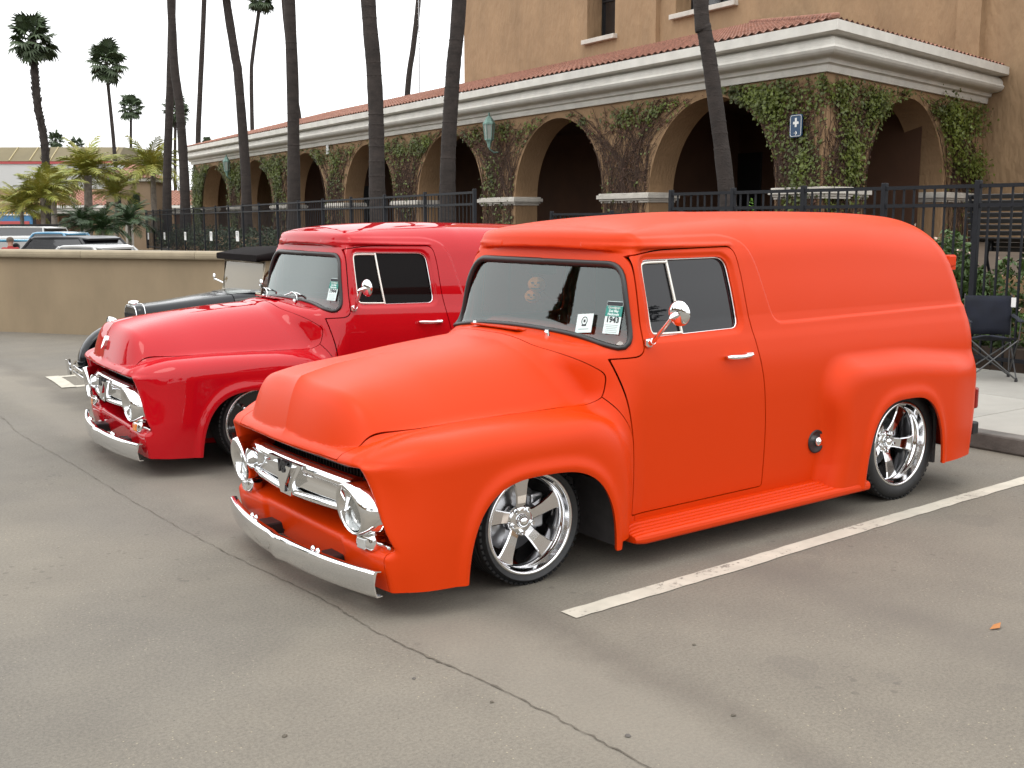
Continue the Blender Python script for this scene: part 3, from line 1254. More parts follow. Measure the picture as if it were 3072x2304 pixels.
def mirror_mb(s):
    def f():
        mb = MB()
        yb = float(skin_y(np.array([0.70]), np.array([1.11]), 1)[0])
        b0 = Vector((0.700, yb * s, 1.105))
        head = Vector((0.700, 1.00 * s, 1.262))
        mb.box(tuple(b0 + Vector((0, 0.012 * s, 0))), (0.042, 0.030, 0.046), bev=0.010)
        mb.tube([b0 + Vector((0, .02 * s, 0)), b0 + Vector((-.004, .05 * s, .012))], 0.016, n=12)
        mb.tube([b0 + Vector((-0.004, .045 * s, .005)), head + Vector((-0.03, -0.02 * s, -0.03)), head + Vector((-0.03, -.012 * s, -0.015))], [0.012, 0.009, 0.009], n=10)
        mb.tube([head + Vector((-0.075, .022 * s, -0.018)), head + Vector((-0.05, .006 * s, -0.014)), head + Vector((-0.01, 0, -0.006))], [0.003, 0.013, 0.017], n=10)
        n = 36
        vs = []
        ax = Vector((-1, 0.16 * s, -0.10)).normalized()
        u = Vector((0, 1, 0)) - ax * ax.y
        u.normalize()
        v = ax.cross(u)
        pr = [(0.0005, 0.013), (0.022, 0.012), (0.042, 0.007), (0.054, 0.000), (0.0605, -0.008), (0.0625, -0.015), (0.058, -0.018), (0.0005, -0.016)]
        for r, h in pr:
            for k in range(n):
                a = 2 * math.pi * k / n
                vs.append(tuple(head + ax * h + u * r * math.cos(a) + v * r * math.sin(a)))
        fs = [(i * n + k, i * n + (k + 1) % n, (i + 1) * n + (k + 1) % n, (i + 1) * n + k) for i in range(len(pr) - 1) for k in range(n)]
        mb.add(vs, fs, True)
        return mb
    return f


def fuel_mb():
    mb = MB()
    y = -float(skin_y(np.array([1.985]), np.array([0.46]), 1)[0])
    mb.lathe([(0.068, 0.002), (0.066, -0.004), (0.058, -0.004), (0.052, 0.0), (0.0, 0.001)], c=(1.985, y - 0.004, 0.46), axis='y', n=36)
    return mb


def cap_mb():
    mb = MB()
    y = -float(skin_y(np.array([1.985]), np.array([0.46]), 1)[0])
    mb.lathe([(0.027, 0.0), (0.027, -0.012), (0.023, -0.018), (0.014, -0.020), (0.010, -0.024), (0.0, -0.025)], c=(1.995, y - 0.004, 0.46), axis='y', n=24)
    return mb


def vent_mb():
    """raised lid of the cowl ventilator"""
    mb = MB()
    X, Y = [], []
    pl = round_poly([(0.315, -0.22), (0.315, 0.22), (0.425, 0.18), (0.425, -0.18)], [0.02, 0.02, 0.05, 0.05], 4)
    zz = skin_top([p[0] for p in pl], [p[1] for p in pl])
    lift = [0.020 if p[0] < 0.36 else 0.006 for p in pl]
    n = len(pl)
    top = [(p[0], p[1], z + l) for p, z, l in zip(pl, zz, lift)]
    bot = [(p[0] + (0.004 if p[0] < .36 else 0), p[1], z + l - 0.007) for p, z, l in zip(pl, zz, lift)]
    cx = (0.37, 0.0, float(skin_top([0.37], [0.0])[0]) + 0.016)
    mb.add(top + [cx], [(i, (i + 1) % n, n) for i in range(n)], True)
    mb.add(top + bot, [(i, (i + 1) % n, n + (i + 1) % n, n + i) for i in range(n)])
    mb.add(bot, [tuple(range(n))])
    return mb


def nubs_mb():
    mb = MB()
    mb.tube([(0, 0, -0.005), (-0.006, 0, 0.022)], [0.013, 0.010], n=12)
    mb.tube([(-0.006, 0, 0.018), (-0.007, -0.002, 0.030)], [0.013, 0.009], n=12)
    return mb


def wiper_mb(s):
    def f():
        mb = MB()
        y0 = 0.33 * s
        z0 = float(skin_top([0.435], [y0])[0]) + 0.02
        pts = []
        for t in np.linspace(0, 1, 8):
            y = y0 + 0.30 * t
            z = 1.10 + 0.075 * math.sin(t * 1.9) + 0.01
            pts.append((float(skin_front([y], [max(z, 1.13)])[0]) - 0.035 + (1 - t) * -0.02, y, z))
        pts[0] = (0.43, y0, z0)
        mb.tube(pts, [0.010, 0.007, 0.006, 0.006, 0.005, 0.005, 0.005, 0.004], n=8)
        bl = []
        for t in np.linspace(0, 1, 8):
            y = y0 + 0.13 + 0.30 * t
            z = 1.170 + 0.020 * math.sin(t * math.pi) - 0.02 * t
            bl.append((float(skin_front([y], [z])[0]) - 0.014, y, z))
        mb.tube(bl, 0.006, n=6)
        return mb
    return f


def seat_mb():
    mb = MB()
    mb.box((1.16, 0, 0.62), (0.50, 1.25, 0.20), bev=0.06)
    mb.box((1.42, 0, 0.90), (0.17, 1.25, 0.46), bev=0.06)
    return mb


def liner_mb():
    mb = MB()
    mb.box((1.545, 0, 0.90), (0.02, 1.46, 0.45))
    mb.box((1.545, 0, 1.33), (0.02, 1.20, 0.42))
    mb.box((1.0, 0, 0.42), (1.1, 1.5, 0.03))
    mb.box((1.1, 0, 1.60), (0.80, 1.15, 0.02))
    mb.box((2.45, 0, 0.80), (1.6, 1.2, 1.0))
    for s in (-1, 1):
        mb.box((-0.02, 0.47 * s, 0.42), (1.02, 0.02, 0.50))
        mb.box((2.70, 0.56 * s, 0.45), (1.0, 0.02, 0.55))
        mb.box((-0.03, 0.66 * s, 0.61), (0.90, 0.36, 0.02))
        mb.box((2.70, 0.69 * s, 0.735), (0.95, 0.26, 0.02))
        mb.box((0.500, 0.66 * s, 0.36), (0.02, 0.34, 0.50))
        mb.box((2.28, 0.70 * s, 0.46), (0.02, 0.26, 0.54))
        mb.box((3.13, 0.70 * s, 0.46), (0.02, 0.26, 0.54))
    mb.box((-0.56, 0, 0.40), (0.04, 1.30, 0.46))
    return mb


def grid_mb():
    mb = MB()
    mb.box((-0.612, 0, 0.50), (0.015, 1.44, 0.295))
    for k in range(44):
        mb.box((-0.625, -0.70 + k * 0.0325, 0.50), (0.012, 0.006, 0.28))
    mb.box((-0.70, 0, 0.40), (0.02, 0.03, 0.13))
    mb.tube([(-0.80, -0.50, 0.625), (-0.83, 0, 0.632), (-0.80, 0.50, 0.625)], 0.007, n=6)
    return mb


def dash_mb():
    mb = MB()
    mb.box((0.80, 0, 1.02), (0.20, 1.36, 0.22), bev=0.05)
    return mb


def steer_mb():
    mb = MB()
    c = Vector((0.98, -0.38, 1.05))
    ax = Vector((-0.80, 0, 0.55)).normalized()
    u = Vector((0, 1, 0))
    v = ax.cross(u)
    pts = [c + u * 0.19 * math.cos(a) + v * 0.19 * math.sin(a) for a in np.linspace(0, 2 * math.pi, 33)[:-1]]
    mb.tube(pts, 0.013, n=8, closed=True)
    for a in (R(100), R(220), R(340)):
        mb.tube([c - ax * 0.03, c + u * 0.19 * math.cos(a) + v * 0.19 * math.sin(a)], 0.009, n=6)
    mb.tube([c - ax * 0.02, c - ax * 0.0 + Vector((-0.45, 0, -0.30))], 0.02, n=8)
    return mb


def hinge_mb():
    return MB().box((0, 0, 0), (0.09, 0.05, 0.075), bev=0.012).box((0.03, 0, -0.045), (0.05, 0.03, 0.03), bev=0.006)


def tail_mb():
    return MB().box((0, 0, 0), (0.04, 0.07, 0.14), bev=0.015)


def rbump_mb():
    mb = MB()
    mb.box((3.70, 0, 0.335), (0.07, 1.52, 0.085), bev=0.012)
    mb.box((3.62, 0.45, 0.33), (0.2, 0.06, 0.05))
    mb.box((3.62, -0.45, 0.33), (0.2, 0.06, 0.05))
    return mb


def exhaust_mb():
    mb = MB()
    for s in (-1, 1):
        mb.tube([(2.2, 0.35 * s, 0.22), (3.1, 0.42 * s, 0.24), (3.5, 0.5 * s, 0.22)], 0.03, n=10)
    mb.tube([(2.794, -0.6, 0.34), (2.794, 0.6, 0.34)], 0.05, n=10)
    mb.tube([(0, -0.6, 0.28), (0, 0.6, 0.28)], 0.04, n=10)
    mb.box((1.45, 0, 0.25), (3.9, 0.8, 0.10))
    return mb


def trim_path(s, off):
    P = WIN_LOOP.copy()
    N = grad(P)
    N /= np.linalg.norm(N, axis=1)[:, None]
    P = P - N * off
    P[:, 1] *= s
    return [tuple(p) for p in P]


def win_point(x, z, s, off):
    y = float(skin_y(np.array([x]), np.array([z]), 1)[0])
    P = np.array([[x, y, z]])
    N = grad(P)[0]
    N /= np.linalg.norm(N)
    p = P[0] - N * off
    return (p[0], p[1] * s, p[2])


def trim_mb(s, rad):
    return lambda: MB().tube(trim_path(s, 0.016), rad, n=6, closed=True)


def ventbar_mb(s):
    def f():
        mb = MB()
        a = [win_point(x, z, s, 0.014) for x, z in ((0.925, 1.508), (0.945, 1.32), (0.972, 1.135))]
        mb.tube(bez(a, 4), 0.008, n=8)
        # frame of the quarter light
        b = [(0.925, 1.498), (0.80, 1.497), (0.757, 1.490), (0.744, 1.46), (0.748, 1.30), (0.757, 1.18), (0.766, 1.150), (0.80, 1.142), (0.965, 1.140)]
        mb.tube(bez([win_point(x, z, s, 0.013) for x, z in b], 4), 0.0075, n=8)
        return mb
    return f


def emblem_mb():
    """small chrome crest on the nose of the hood"""
    mb = MB()
    z = 0.835
    pl = [(-0.030, 0.045), (0.030, 0.045), (0.034, 0.015), (0.026, -0.030), (0.0, -0.055), (-0.026, -0.030), (-0.034, 0.015)]
    x0 = float(skin_front([0.0], [z], -1.0, 0.0)[0])
    mb.prism(pl, lambda p: (x0 + 0.02 + 0.35 * p[1], p[0], z + p[1]), lambda p: (x0 - 0.018 + 0.35 * p[1], p[0] * .9, z + p[1] * .9))
    return mb


def ornament_mb():
    mb = MB()
    x = -0.68
    z = float(skin_top([x], [0.0])[0])
    mb.tube([(x - 0.05, 0, z - 0.006), (x, 0, z + 0.018), (x + 0.06, 0, z + 0.012)], [0.008, 0.018, 0.006], n=10)
    return mb


def make_truck(name, label, pm, style, loc, rot, zf, zr):
    root = thing(name, label, 'truck', loc)
    root.rotation_euler = rot
    root['group'] = 'vintage panel trucks parked side by side'
    put_mesh('body', ME['body'], pm, root)
    hood = put_mesh('hood', ME['hood'], pm, root)
    for s, k in ((-1, 'L'), (1, 'R')):
        d = put_mesh('door', ME['door' + k], pm, root)
        put_mesh('window', ME['glass' + k], TINT if style == 'orange' else OPENDARK, d)
        put('window_trim', 'trim' + k, trim_mb(s, 0.005), CHROME, d)
        put('quarter_light_frame', 'vent' + k, ventbar_mb(s), CREAM, d)
        put('door_handle', 'handle' + k, handle_mb(s), CHROME, d)
        if s < 0:
            put('wing_mirror', 'mirror' + k, mirror_mb(s), CHROME, d)
        put_mesh('front_fender', ME['fender' + k], pm, root)
        put('running_board', 'board' + k, board_mb(s), pm, root)
        bz = put('headlight', 'bezel' + k, bezel_mb(s), CHROME, root)
        put('lens', 'lens' + k, lens_mb(s), LENS, bz)
        pk = put('parking_light', 'park' + k, park_mb(s), CHROME, root)
        put('lens', 'parkl' + k, parkl_mb(s), AMBER if style == 'red' else CLEARL, pk)
    ws = put_mesh('windscreen', ME['windscreen'], SCREENGL, root)
    put('gasket', 'gasket', lambda: MB().tube([tuple(p) for p in SCREEN_LOOP], 0.019, n=8, closed=True, flat=(1.0, 0.75)), GASKET, ws)
    gr = put('grille', 'grille', grille_mb, CHROME, root)
    put('grille_slot_dark', 'slot', slot_mb, BLACK, gr)
    put('emblem', 'v8', lambda: text_mb('V8', 0.075, 0.006, frame_m((-0.902, 0.0, 0.548), (0, -1, 0), (0.1, 0, 1)), bold=0.003), BLACK, gr)
    put('radiator', 'radiator', grid_mb, BLACK, root)
    bp = put('front_bumper', 'bumper', bumper_mb, CHROME, root)
    for y in (-0.375, -0.325, 0.325, 0.375):
        put('bumper_bolt', 'bolt', bolt_mb, CHROME, bp, (-0.903, y, 0.224))
    for s in (-1, 1):
        put('bracket_notch_dark', 'arm', arm_mb, BLACK, bp, (-0.800, 0.34 * s, 0.165))
    put('cowl_vent', 'cvent', vent_mb, pm, root)
    if style == 'red':
        for s in (-1, 1):
            put('wiper', 'wiper%d' % s, wiper_mb(s), CHROME, root)
        put('hood_crest', 'crest', emblem_mb, CHROME, hood)
    else:
        for s in (-1, 1):
            put('wiper_spindle', 'nub', nubs_mb, CHROME, root, (0.435, 0.33 * s, float(skin_top([0.435], [0.33])[0])))
    put('bench_seat', 'seat', seat_mb, VINYL, root)
    put('dashboard', 'dash', dash_mb, pm, root)
    put('steering_wheel', 'steer', steer_mb, BLACK, root)
    put('interior_liner', 'liner', liner_mb, DARKIN, root)
    fr = put('fuel_filler', 'fuel', fuel_mb, BLACK, root)
    put('fuel_cap', 'cap', cap_mb, CHROME, fr)
    for s in (-1, 1):
        put('rear_door_hinge', 'hinge', hinge_mb, pm, root, (3.44, 0.66 * s, 1.445))
    for s in (-1, 1):
        put('tail_light', 'tail', tail_mb, REDLENS, root, (3.575, 0.80 * s, 0.56))
    put('rear_bumper', 'rbump', rbump_mb, BLACK, root)
    put('chassis', 'chassis', exhaust_mb, BLACK, root)
    for fx, R_, z, yy in ((0.0, 0.293, zf, 0.772), (2.794, 0.348, zr, 0.815)):
        for s in (-1, 1):
            make_wheel(root, (fx, yy * s, R_ + z), fx == 0, s, 'polished' if style == 'orange' else 'black')
    return root


make_truck('panel_truck', 'satin orange vintage panel truck with polished five-spoke wheels, front and nearest', ORANGE, 'orange', (0, 0, 0), (0, 0, 0), 0, 0)
make_truck('panel_truck', 'glossy red vintage panel truck with black wheels, parked behind the orange one', RED, 'red',
           (0.044, 3.204, -0.012), (0, R(1.72), R(-3.13)), 0.012, 0.096)


# ================================================================== the place: ground, building, fences
rng = random.Random(7)
STUCCO = mat('stucco_tan', (0.285, 0.178, 0.094), 0.9, vary=0.17, vscale=0.9, stretch=(1, 1, 0.3), bump=0.8, bscale=14, bdist=0.03)
STUCCO_T = mat('stucco_tower', (0.285, 0.185, 0.103), 0.9, vary=0.15, vscale=0.6, stretch=(1, 1, 0.45), bump=0.9, bscale=3.5, bdist=0.08)
STUCCO_SHADE = mat('stucco_shaded', (0.080, 0.036, 0.018), 0.9, vary=0.15, vscale=0.8)  # darker copy of the tan stucco, arcade shade put into the colour
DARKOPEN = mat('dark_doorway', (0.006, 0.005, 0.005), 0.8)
STONE = mat('cornice_plaster', (0.62, 0.60, 0.55), 0.8, vary=0.10, vscale=2.0, bump=0.15, bscale=30)
CAPST = mat('pillar_cap_stone', (0.50, 0.47, 0.42), 0.85, vary=0.15, vscale=3.0)
TILE = mat('roof_tile_clay', (0.27, 0.125, 0.085), 0.8, vary=0.35, vscale=5.0, bump=0.3, bscale=30)
IRON = mat('black_iron', (0.008, 0.009, 0.012), 0.6, vary=0.2, vscale=20, spec=0.25)
WALLM = mat('yard_wall_stucco', (0.25, 0.190, 0.120), 0.9, vary=0.13, vscale=1.3, stretch=(1, 1, 0.5), bump=0.25, bscale=90, bdist=0.006)
WALLCAP = mat('yard_wall_coping', (0.29, 0.24, 0.165), 0.85, vary=0.12, vscale=4.0, bump=0.2, bscale=40)
CONC = mat('sidewalk_concrete', (0.27, 0.258, 0.23), 0.9, vary=0.12, vscale=1.6, bump=0.3, bscale=120, bdist=0.004)
KERBM = mat('kerb_concrete', (0.10, 0.09, 0.08), 0.9, vary=0.35, vscale=5.0, bump=0.4, bscale=60, bdist=0.006)
TERR = mat('terrace_paving', (0.08, 0.062, 0.048), 0.95, vary=0.15, vscale=1.0, spec=0.05)
BARK = mat('palm_bark', (0.030, 0.023, 0.020), 0.95, vary=0.35, vscale=3.0, bump=0.8, bscale=18, bdist=0.02, stretch=(1, 1, 2.2))
BARKL = mat('queen_palm_bark', (0.22, 0.19, 0.16), 0.95, vary=0.3, vscale=6.0)
FAN = mat('fan_palm_leaf', (0.045, 0.070, 0.028), 0.55, vary=0.4, vscale=0.9)
FROND = mat('queen_palm_frond', (0.14, 0.22, 0.035), 0.5, col2=(0.33, 0.26, 0.04), vscale=0.45)
FRONDD = mat('dark_palm_frond', (0.030, 0.062, 0.018), 0.5, vary=0.5, vscale=0.8)
IVYLEAF = mat('ivy_leaf', (0.078, 0.100, 0.012), 0.5, vary=0.65, vscale=1.1)
IVYDRY = mat('ivy_dry_leaf', (0.085, 0.034, 0.016), 0.7, vary=0.5, vscale=2.0)
IVYSTEM = mat('ivy_stem', (0.062, 0.034, 0.022), 0.9, vary=0.3, vscale=4)
SHRUB = mat('shrub_leaf', (0.050, 0.092, 0.015), 0.5, vary=0.6, vscale=3.0)
HEDGE = mat('hedge_leaf', (0.026, 0.045, 0.014), 0.6, vary=0.6, vscale=2.0)
PETAL = mat('pale_blossom', (0.55, 0.42, 0.34), 0.7, vary=0.2, vscale=9)
WHITE = mat('white_board', (0.70, 0.70, 0.68), 0.6)
VERDI = mat('verdigris_metal', (0.16, 0.27, 0.235), 0.6, vary=0.25, vscale=7)
FROST = mat('lantern_glass', (0.30, 0.33, 0.30), 0.25)
NAVY = mat('navy_canvas', (0.004, 0.006, 0.014), 0.9, vary=0.25, vscale=9, bump=0.4, bscale=160, bdist=0.003)
SIGNBLUE = mat('sign_blue', (0.010, 0.045, 0.105), 0.35)


def asphalt():
    m = bpy.data.materials.new('worn_asphalt')
    m.use_nodes = True
    nt = m.node_tree
    b = nt.nodes['Principled BSDF']
    L = nt.links.new
    g = nd(nt, 'ShaderNodeNewGeometry')
    P = g.outputs['Position']

    def noise(s, d=4.0, r=0.6):
        n = nd(nt, 'ShaderNodeTexNoise', Scale=s, Detail=d, Roughness=r)
        L(P, n.inputs['Vector'])
        return n.outputs['Fac']

    def ramp(f, p0, p1, c0, c1):
        r = nd(nt, 'ShaderNodeValToRGB')
        r.color_ramp.elements[0].position, r.color_ramp.elements[1].position = p0, p1
        r.color_ramp.elements[0].color, r.color_ramp.elements[1].color = (*c0, 1), (*c1, 1)
        L(f, r.inputs[0])
        return r.outputs[0]

    def mth(op, a, bb=None, c=None):
        n = nd(nt, 'ShaderNodeMath', operation=op)
        for i, v in enumerate((a, bb, c)):
            if v is None:
                continue
            if isinstance(v, (int, float)):
                n.inputs[i].default_value = v
            else:
                L(v, n.inputs[i])
        return n.outputs[0]

    def mix(f, a, bb, blend='MIX'):
        n = nd(nt, 'ShaderNodeMix', data_type='RGBA', blend_type=blend)
        if isinstance(f, float):
            n.inputs[0].default_value = f
        else:
            L(f, n.inputs[0])
        for s, v in ((6, a), (7, bb)):
            if isinstance(v, tuple):
                n.inputs[s].default_value = (*v, 1)
            else:
                L(v, n.inputs[s])
        return n.outputs[2]

    base = ramp(noise(0.55, 6, 0.62), 0.32, 0.70, (0.152, 0.138, 0.116), (0.176, 0.161, 0.137))
    blot = ramp(noise(2.3, 5, 0.7), 0.38, 0.66, (0.92, 0.92, 0.925), (1.03, 1.03, 1.02))
    col = mix(1.0, base, blot, 'MULTIPLY')
    grit = ramp(noise(75, 3, 0.7), 0.36, 0.64, (0.84, 0.835, 0.83), (1.14, 1.135, 1.12))
    col = mix(1.0, col, grit, 'MULTIPLY')
    fine = ramp(noise(260, 2, 0.6), 0.35, 0.68, (0.86, 0.86, 0.86), (1.15, 1.14, 1.12))
    col = mix(1.0, col, fine, 'MULTIPLY')
    v = nd(nt, 'ShaderNodeTexVoronoi', Scale=34.0, Randomness=1.0)
    L(P, v.inputs['Vector'])
    peb = mth('LESS_THAN', v.outputs['Distance'], 0.11)
    peb = mth('MULTIPLY', peb, mth('GREATER_THAN', noise(1.3, 3, .6), 0.52))
    col = mix(peb, col, (0.28, 0.245, 0.18))
    v2 = nd(nt, 'ShaderNodeTexVoronoi', Scale=22.0, Randomness=1.0)
    L(P, v2.inputs['Vector'])
    col = mix(mth('LESS_THAN', v2.outputs['Distance'], 0.055), col, (0.08, 0.07, 0.06))
    v3 = nd(nt, 'ShaderNodeTexVoronoi', Scale=11.0, Randomness=1.0)
    L(P, v3.inputs['Vector'])
    spot = mth('MULTIPLY', mth('LESS_THAN', v3.outputs['Distance'], 0.16), mth('GREATER_THAN', noise(0.8, 2, .5), 0.56))
    col = mix(mth('MULTIPLY', spot, 0.35), col, (0.07, 0.062, 0.055))
    patch = ramp(noise(0.23, 3, .55), 0.46, 0.54, (0.93, 0.935, 0.95), (1.03, 1.02, 1.0))
    col = mix(1.0, col, patch, 'MULTIPLY')
    # long wandering marks: worn lane beside the seam, a dark repair line, drips where cars stand
    sx = nd(nt, 'ShaderNodeSeparateXYZ')
    L(P, sx.inputs[0])
    X, Y = sx.outputs[0], sx.outputs[1]
    wob = mth('MULTIPLY', mth('SUBTRACT', noise(1.1, 5, .65), 0.5), 0.55)

    def line(expr, half, soft):
        d = mth('ABSOLUTE', mth('ADD', expr, wob))
        n = nd(nt, 'ShaderNodeMapRange')
        n.inputs['From Min'].default_value, n.inputs['From Max'].default_value = half, half + soft
        n.inputs['To Min'].default_value, n.inputs['To Max'].default_value = 1.0, 0.0
        L(d, n.inputs['Value'])
        return n.outputs[0]
    lane = line(mth('ADD', X, 0.62), 0.10, 0.22)
    col = mix(mth('MULTIPLY', lane, 0.32), col, (0.235, 0.21, 0.172))
    fw = mth('MULTIPLY', line(mth('ADD', X, 0.30), 0.02, 0.16), mth('MULTIPLY', noise(9, 4, .7), 0.75))
    col = mix(fw, col, (0.105, 0.09, 0.075))
    rep_ = mth('MULTIPLY', line(mth('SUBTRACT', X, 1.08), 0.03, 0.25), mth('MULTIPLY', mth('GREATER_THAN', mth('MULTIPLY', Y, -1.0), 0.9), 0.42))
    col = mix(rep_, col, (0.11, 0.097, 0.083))
    # oil bloom under the parking bays
    oil = mth('MULTIPLY', mth('GREATER_THAN', noise(0.9, 3, .5), 0.60), 0.18)
    col = mix(mth('MULTIPLY', oil, mth('GREATER_THAN', X, -0.5)), col, (0.10, 0.09, 0.08))
    L(col, b.inputs['Base Color'])
    b.inputs['Roughness'].default_value = 0.86
    b.inputs['Specular IOR Level'].default_value = 0.35
    h = mth('ADD', mth('MULTIPLY', noise(130, 3, .7), 0.6), mth('MULTIPLY', noise(40, 4, .7), 0.5))
    bp = nd(nt, 'ShaderNodeBump', Strength=0.5, Distance=0.007)
    L(h, bp.inputs['Height'])
    L(bp.outputs[0], b.inputs['Normal'])
    return m


ASPH = asphalt()


def worn_paint():
    m = mat('worn_line_paint', (0.46, 0.425, 0.355), 0.8, vary=0.12, vscale=6)
    nt = m.node_tree
    b = nt.nodes['Principled BSDF']
    src = b.inputs['Base Color'].links[0].from_socket
    g = nd(nt, 'ShaderNodeNewGeometry')
    n = nd(nt, 'ShaderNodeTexNoise', Scale=26.0, Detail=6.0, Roughness=0.72)
    nt.links.new(g.outputs['Position'], n.inputs['Vector'])
    n1 = nd(nt, 'ShaderNodeTexNoise', Scale=2.4, Detail=2.0)
    nt.links.new(g.outputs['Position'], n1.inputs['Vector'])
    ad = nd(nt, 'ShaderNodeMath', operation='ADD')
    nt.links.new(n.outputs['Fac'], ad.inputs[0])
    ml = nd(nt, 'ShaderNodeMath', operation='MULTIPLY')
    nt.links.new(n1.outputs['Fac'], ml.inputs[0])
    ml.inputs[1].default_value = 0.5
    nt.links.new(ml.outputs[0], ad.inputs[1])
    r = nd(nt, 'ShaderNodeValToRGB')
    r.color_ramp.elements[0].position, r.color_ramp.elements[1].position = 0.84, 0.93
    nt.links.new(ad.outputs[0], r.inputs[0])
    mx = nd(nt, 'ShaderNodeMix', data_type='RGBA')
    nt.links.new(r.outputs[0], mx.inputs[0])
    nt.links.new(src, mx.inputs[6])
    mx.inputs[7].default_value = (0.18, 0.16, 0.135, 1)
    nt.links.new(mx.outputs[2], b.inputs['Base Color'])
    return m


LINEP = worn_paint()
gm = MB()
gm.add([(-400, -400, 0), (600, -400, 0), (600, 700, 0), (-400, 700, 0)], [(0, 1, 2, 3)])
gm.build('ground', ASPH, kind='structure')


def ribbon(path, half, z, seed, jit):
    """thin painted strip with a slightly ragged edge"""
    r = random.Random(seed)
    P = bez(path, 14)
    mb = MB()
    vs = []
    for i, p in enumerate(P):
        t = (P[min(i + 1, len(P) - 1)] - P[max(i - 1, 0)]).normalized()
        n = Vector((-t.y, t.x, 0))
        vs.append(tuple(p + n * (half + r.uniform(-jit, jit)) + Vector((0, 0, z))))
        vs.append(tuple(p - n * (half + r.uniform(-jit, jit)) + Vector((0, 0, z))))
    mb.add(vs, [(2 * i, 2 * i + 1, 2 * i + 3, 2 * i + 2) for i in range(len(P) - 1)])
    return mb


ribbon([(-0.12, -1.205, 0), (0.9, -1.16, 0), (2.2, -1.085, 0), (3.4, -1.03, 0), (4.45, -0.985, 0)], 0.052, 0.004, 3, 0.004).build('parking_line', LINEP, kind='structure')
hb = MB()
for a, b_ in (((-0.10, 7.86), (3.2, 7.74)), ((-0.13, 7.02), (3.2, 6.90))):
    rb = ribbon([(a[0], a[1], 0), ((a[0] + b_[0]) / 2, (a[1] + b_[1]) / 2, 0), (b_[0], b_[1], 0)], 0.06, 0.004, 5, 0.003)
    hb.add(rb.v, rb.f)
rb = ribbon([(-0.16, 6.96, 0), (-0.12, 7.45, 0), (-0.10, 7.92, 0)], 0.07, 0.008, 6, 0.003)
hb.add(rb.v, rb.f)
hb.build('hairpin_parking_line', LINEP, kind='structure')
SEAM = mat('seam_dirt', (0.100, 0.086, 0.067), 0.95, vary=0.4, vscale=14)
seam_pts = [(-1.12, 9.0, 0), (-1.09, 5.56, 0), (-1.13, 4.67, 0), (-1.08, 3.2, 0), (-1.05, 1.80, 0), (-0.99, 0.59, 0), (-0.90, -0.37, 0), (-0.89, -0.95, 0), (-0.80, -1.68, 0), (-0.76, -2.38, 0), (-0.72, -3.4, 0), (-0.70, -5.0, 0)]
r_ = random.Random(2)
P = bez(seam_pts, 26)
sv = []
smb = MB()
for i, p in enumerate(P):
    wv = 0.006 * math.sin(i * 0.9) * r_.random() + r_.uniform(-0.005, 0.005)
    hw = 0.0015 + 0.003 * r_.random() ** 2 + (0.004 if r_.random() < .08 else 0)
    hw *= 0.55 if p.y > 0.3 else 1.0
    sv += [(p.x - hw + wv, p.y, 0.004), (p.x + hw + wv, p.y, 0.004)]
smb.add(sv, [(2 * i, 2 * i + 1, 2 * i + 3, 2 * i + 2) for i in range(len(P) - 1)])
smb.build('pavement_seam', SEAM, kind='structure')

# sidewalk and kerb behind the bays
def slabs():
    root = None
    y = -9.0
    k = 0
    MBk = MB().box((0, 0, 0.065), (0.155, 1.80, 0.13), bev=0.016).mesh('kerb_stone')
    MBk.materials.append(KERBM)
    par = link('kerb', MB().box((4.66, 3.0, 0.03), (0.10, 24.0, 0.06)).mesh('kerb'), KERBM, kind='structure')
    while y < 15:
        o = link('kerb_stone', MBk, None, par, (4.655, y + 0.9, 0))
        y += 1.812
    par = link('sidewalk', MB().box((6.35, 3.0, 0.055), (3.2, 24.0, 0.11)).mesh('sidewalk'), CONC, kind='structure')
    ms = MB().box((0, 0, 0.065), (1.575, 1.51, 0.13), bev=0.008).mesh('paving_slab')
    ms.materials.append(CONC)
    for i in range(16):
        for j in range(2):
            link('paving_slab', ms, None, par, (4.735 + 0.7875 + 1.585 * j, -9.0 + 0.76 + 1.52 * i, 0.0))


slabs()
mb = MB()
tp_ = [(8.875, -15.0), (8.875, 11.0), (16.6, 53.4), (30.0, 66.0), (69.0, 66.0), (69.0, -15.0)]
mb.prism(tp_[:4] + [(30.25, 66.0), (16.85, 53.4), (9.125, 11.0), (9.125, -15.0)], lambda q: (q[0], q[1], 0.0), lambda q: (q[0], q[1], 1.07))
mb.build('retaining_wall', STUCCO, kind='structure')
MB().prism([(9.125, -15.0), (9.125, 11.0), (16.85, 53.4), (30.25, 66.0), (69.0, 66.0), (69.0, -15.0)], lambda q: (q[0], q[1], 0.02), lambda q: (q[0], q[1], 1.05)).build('terrace', TERR, kind='structure')
SOIL = mat('planter_soil', (0.06, 0.042, 0.03), 0.95, vary=0.3, vscale=5)
MB().box((8.42, 3.0, 0.18), (0.90, 24.0, 0.36)).build('planter_bed', SOIL, kind='structure')

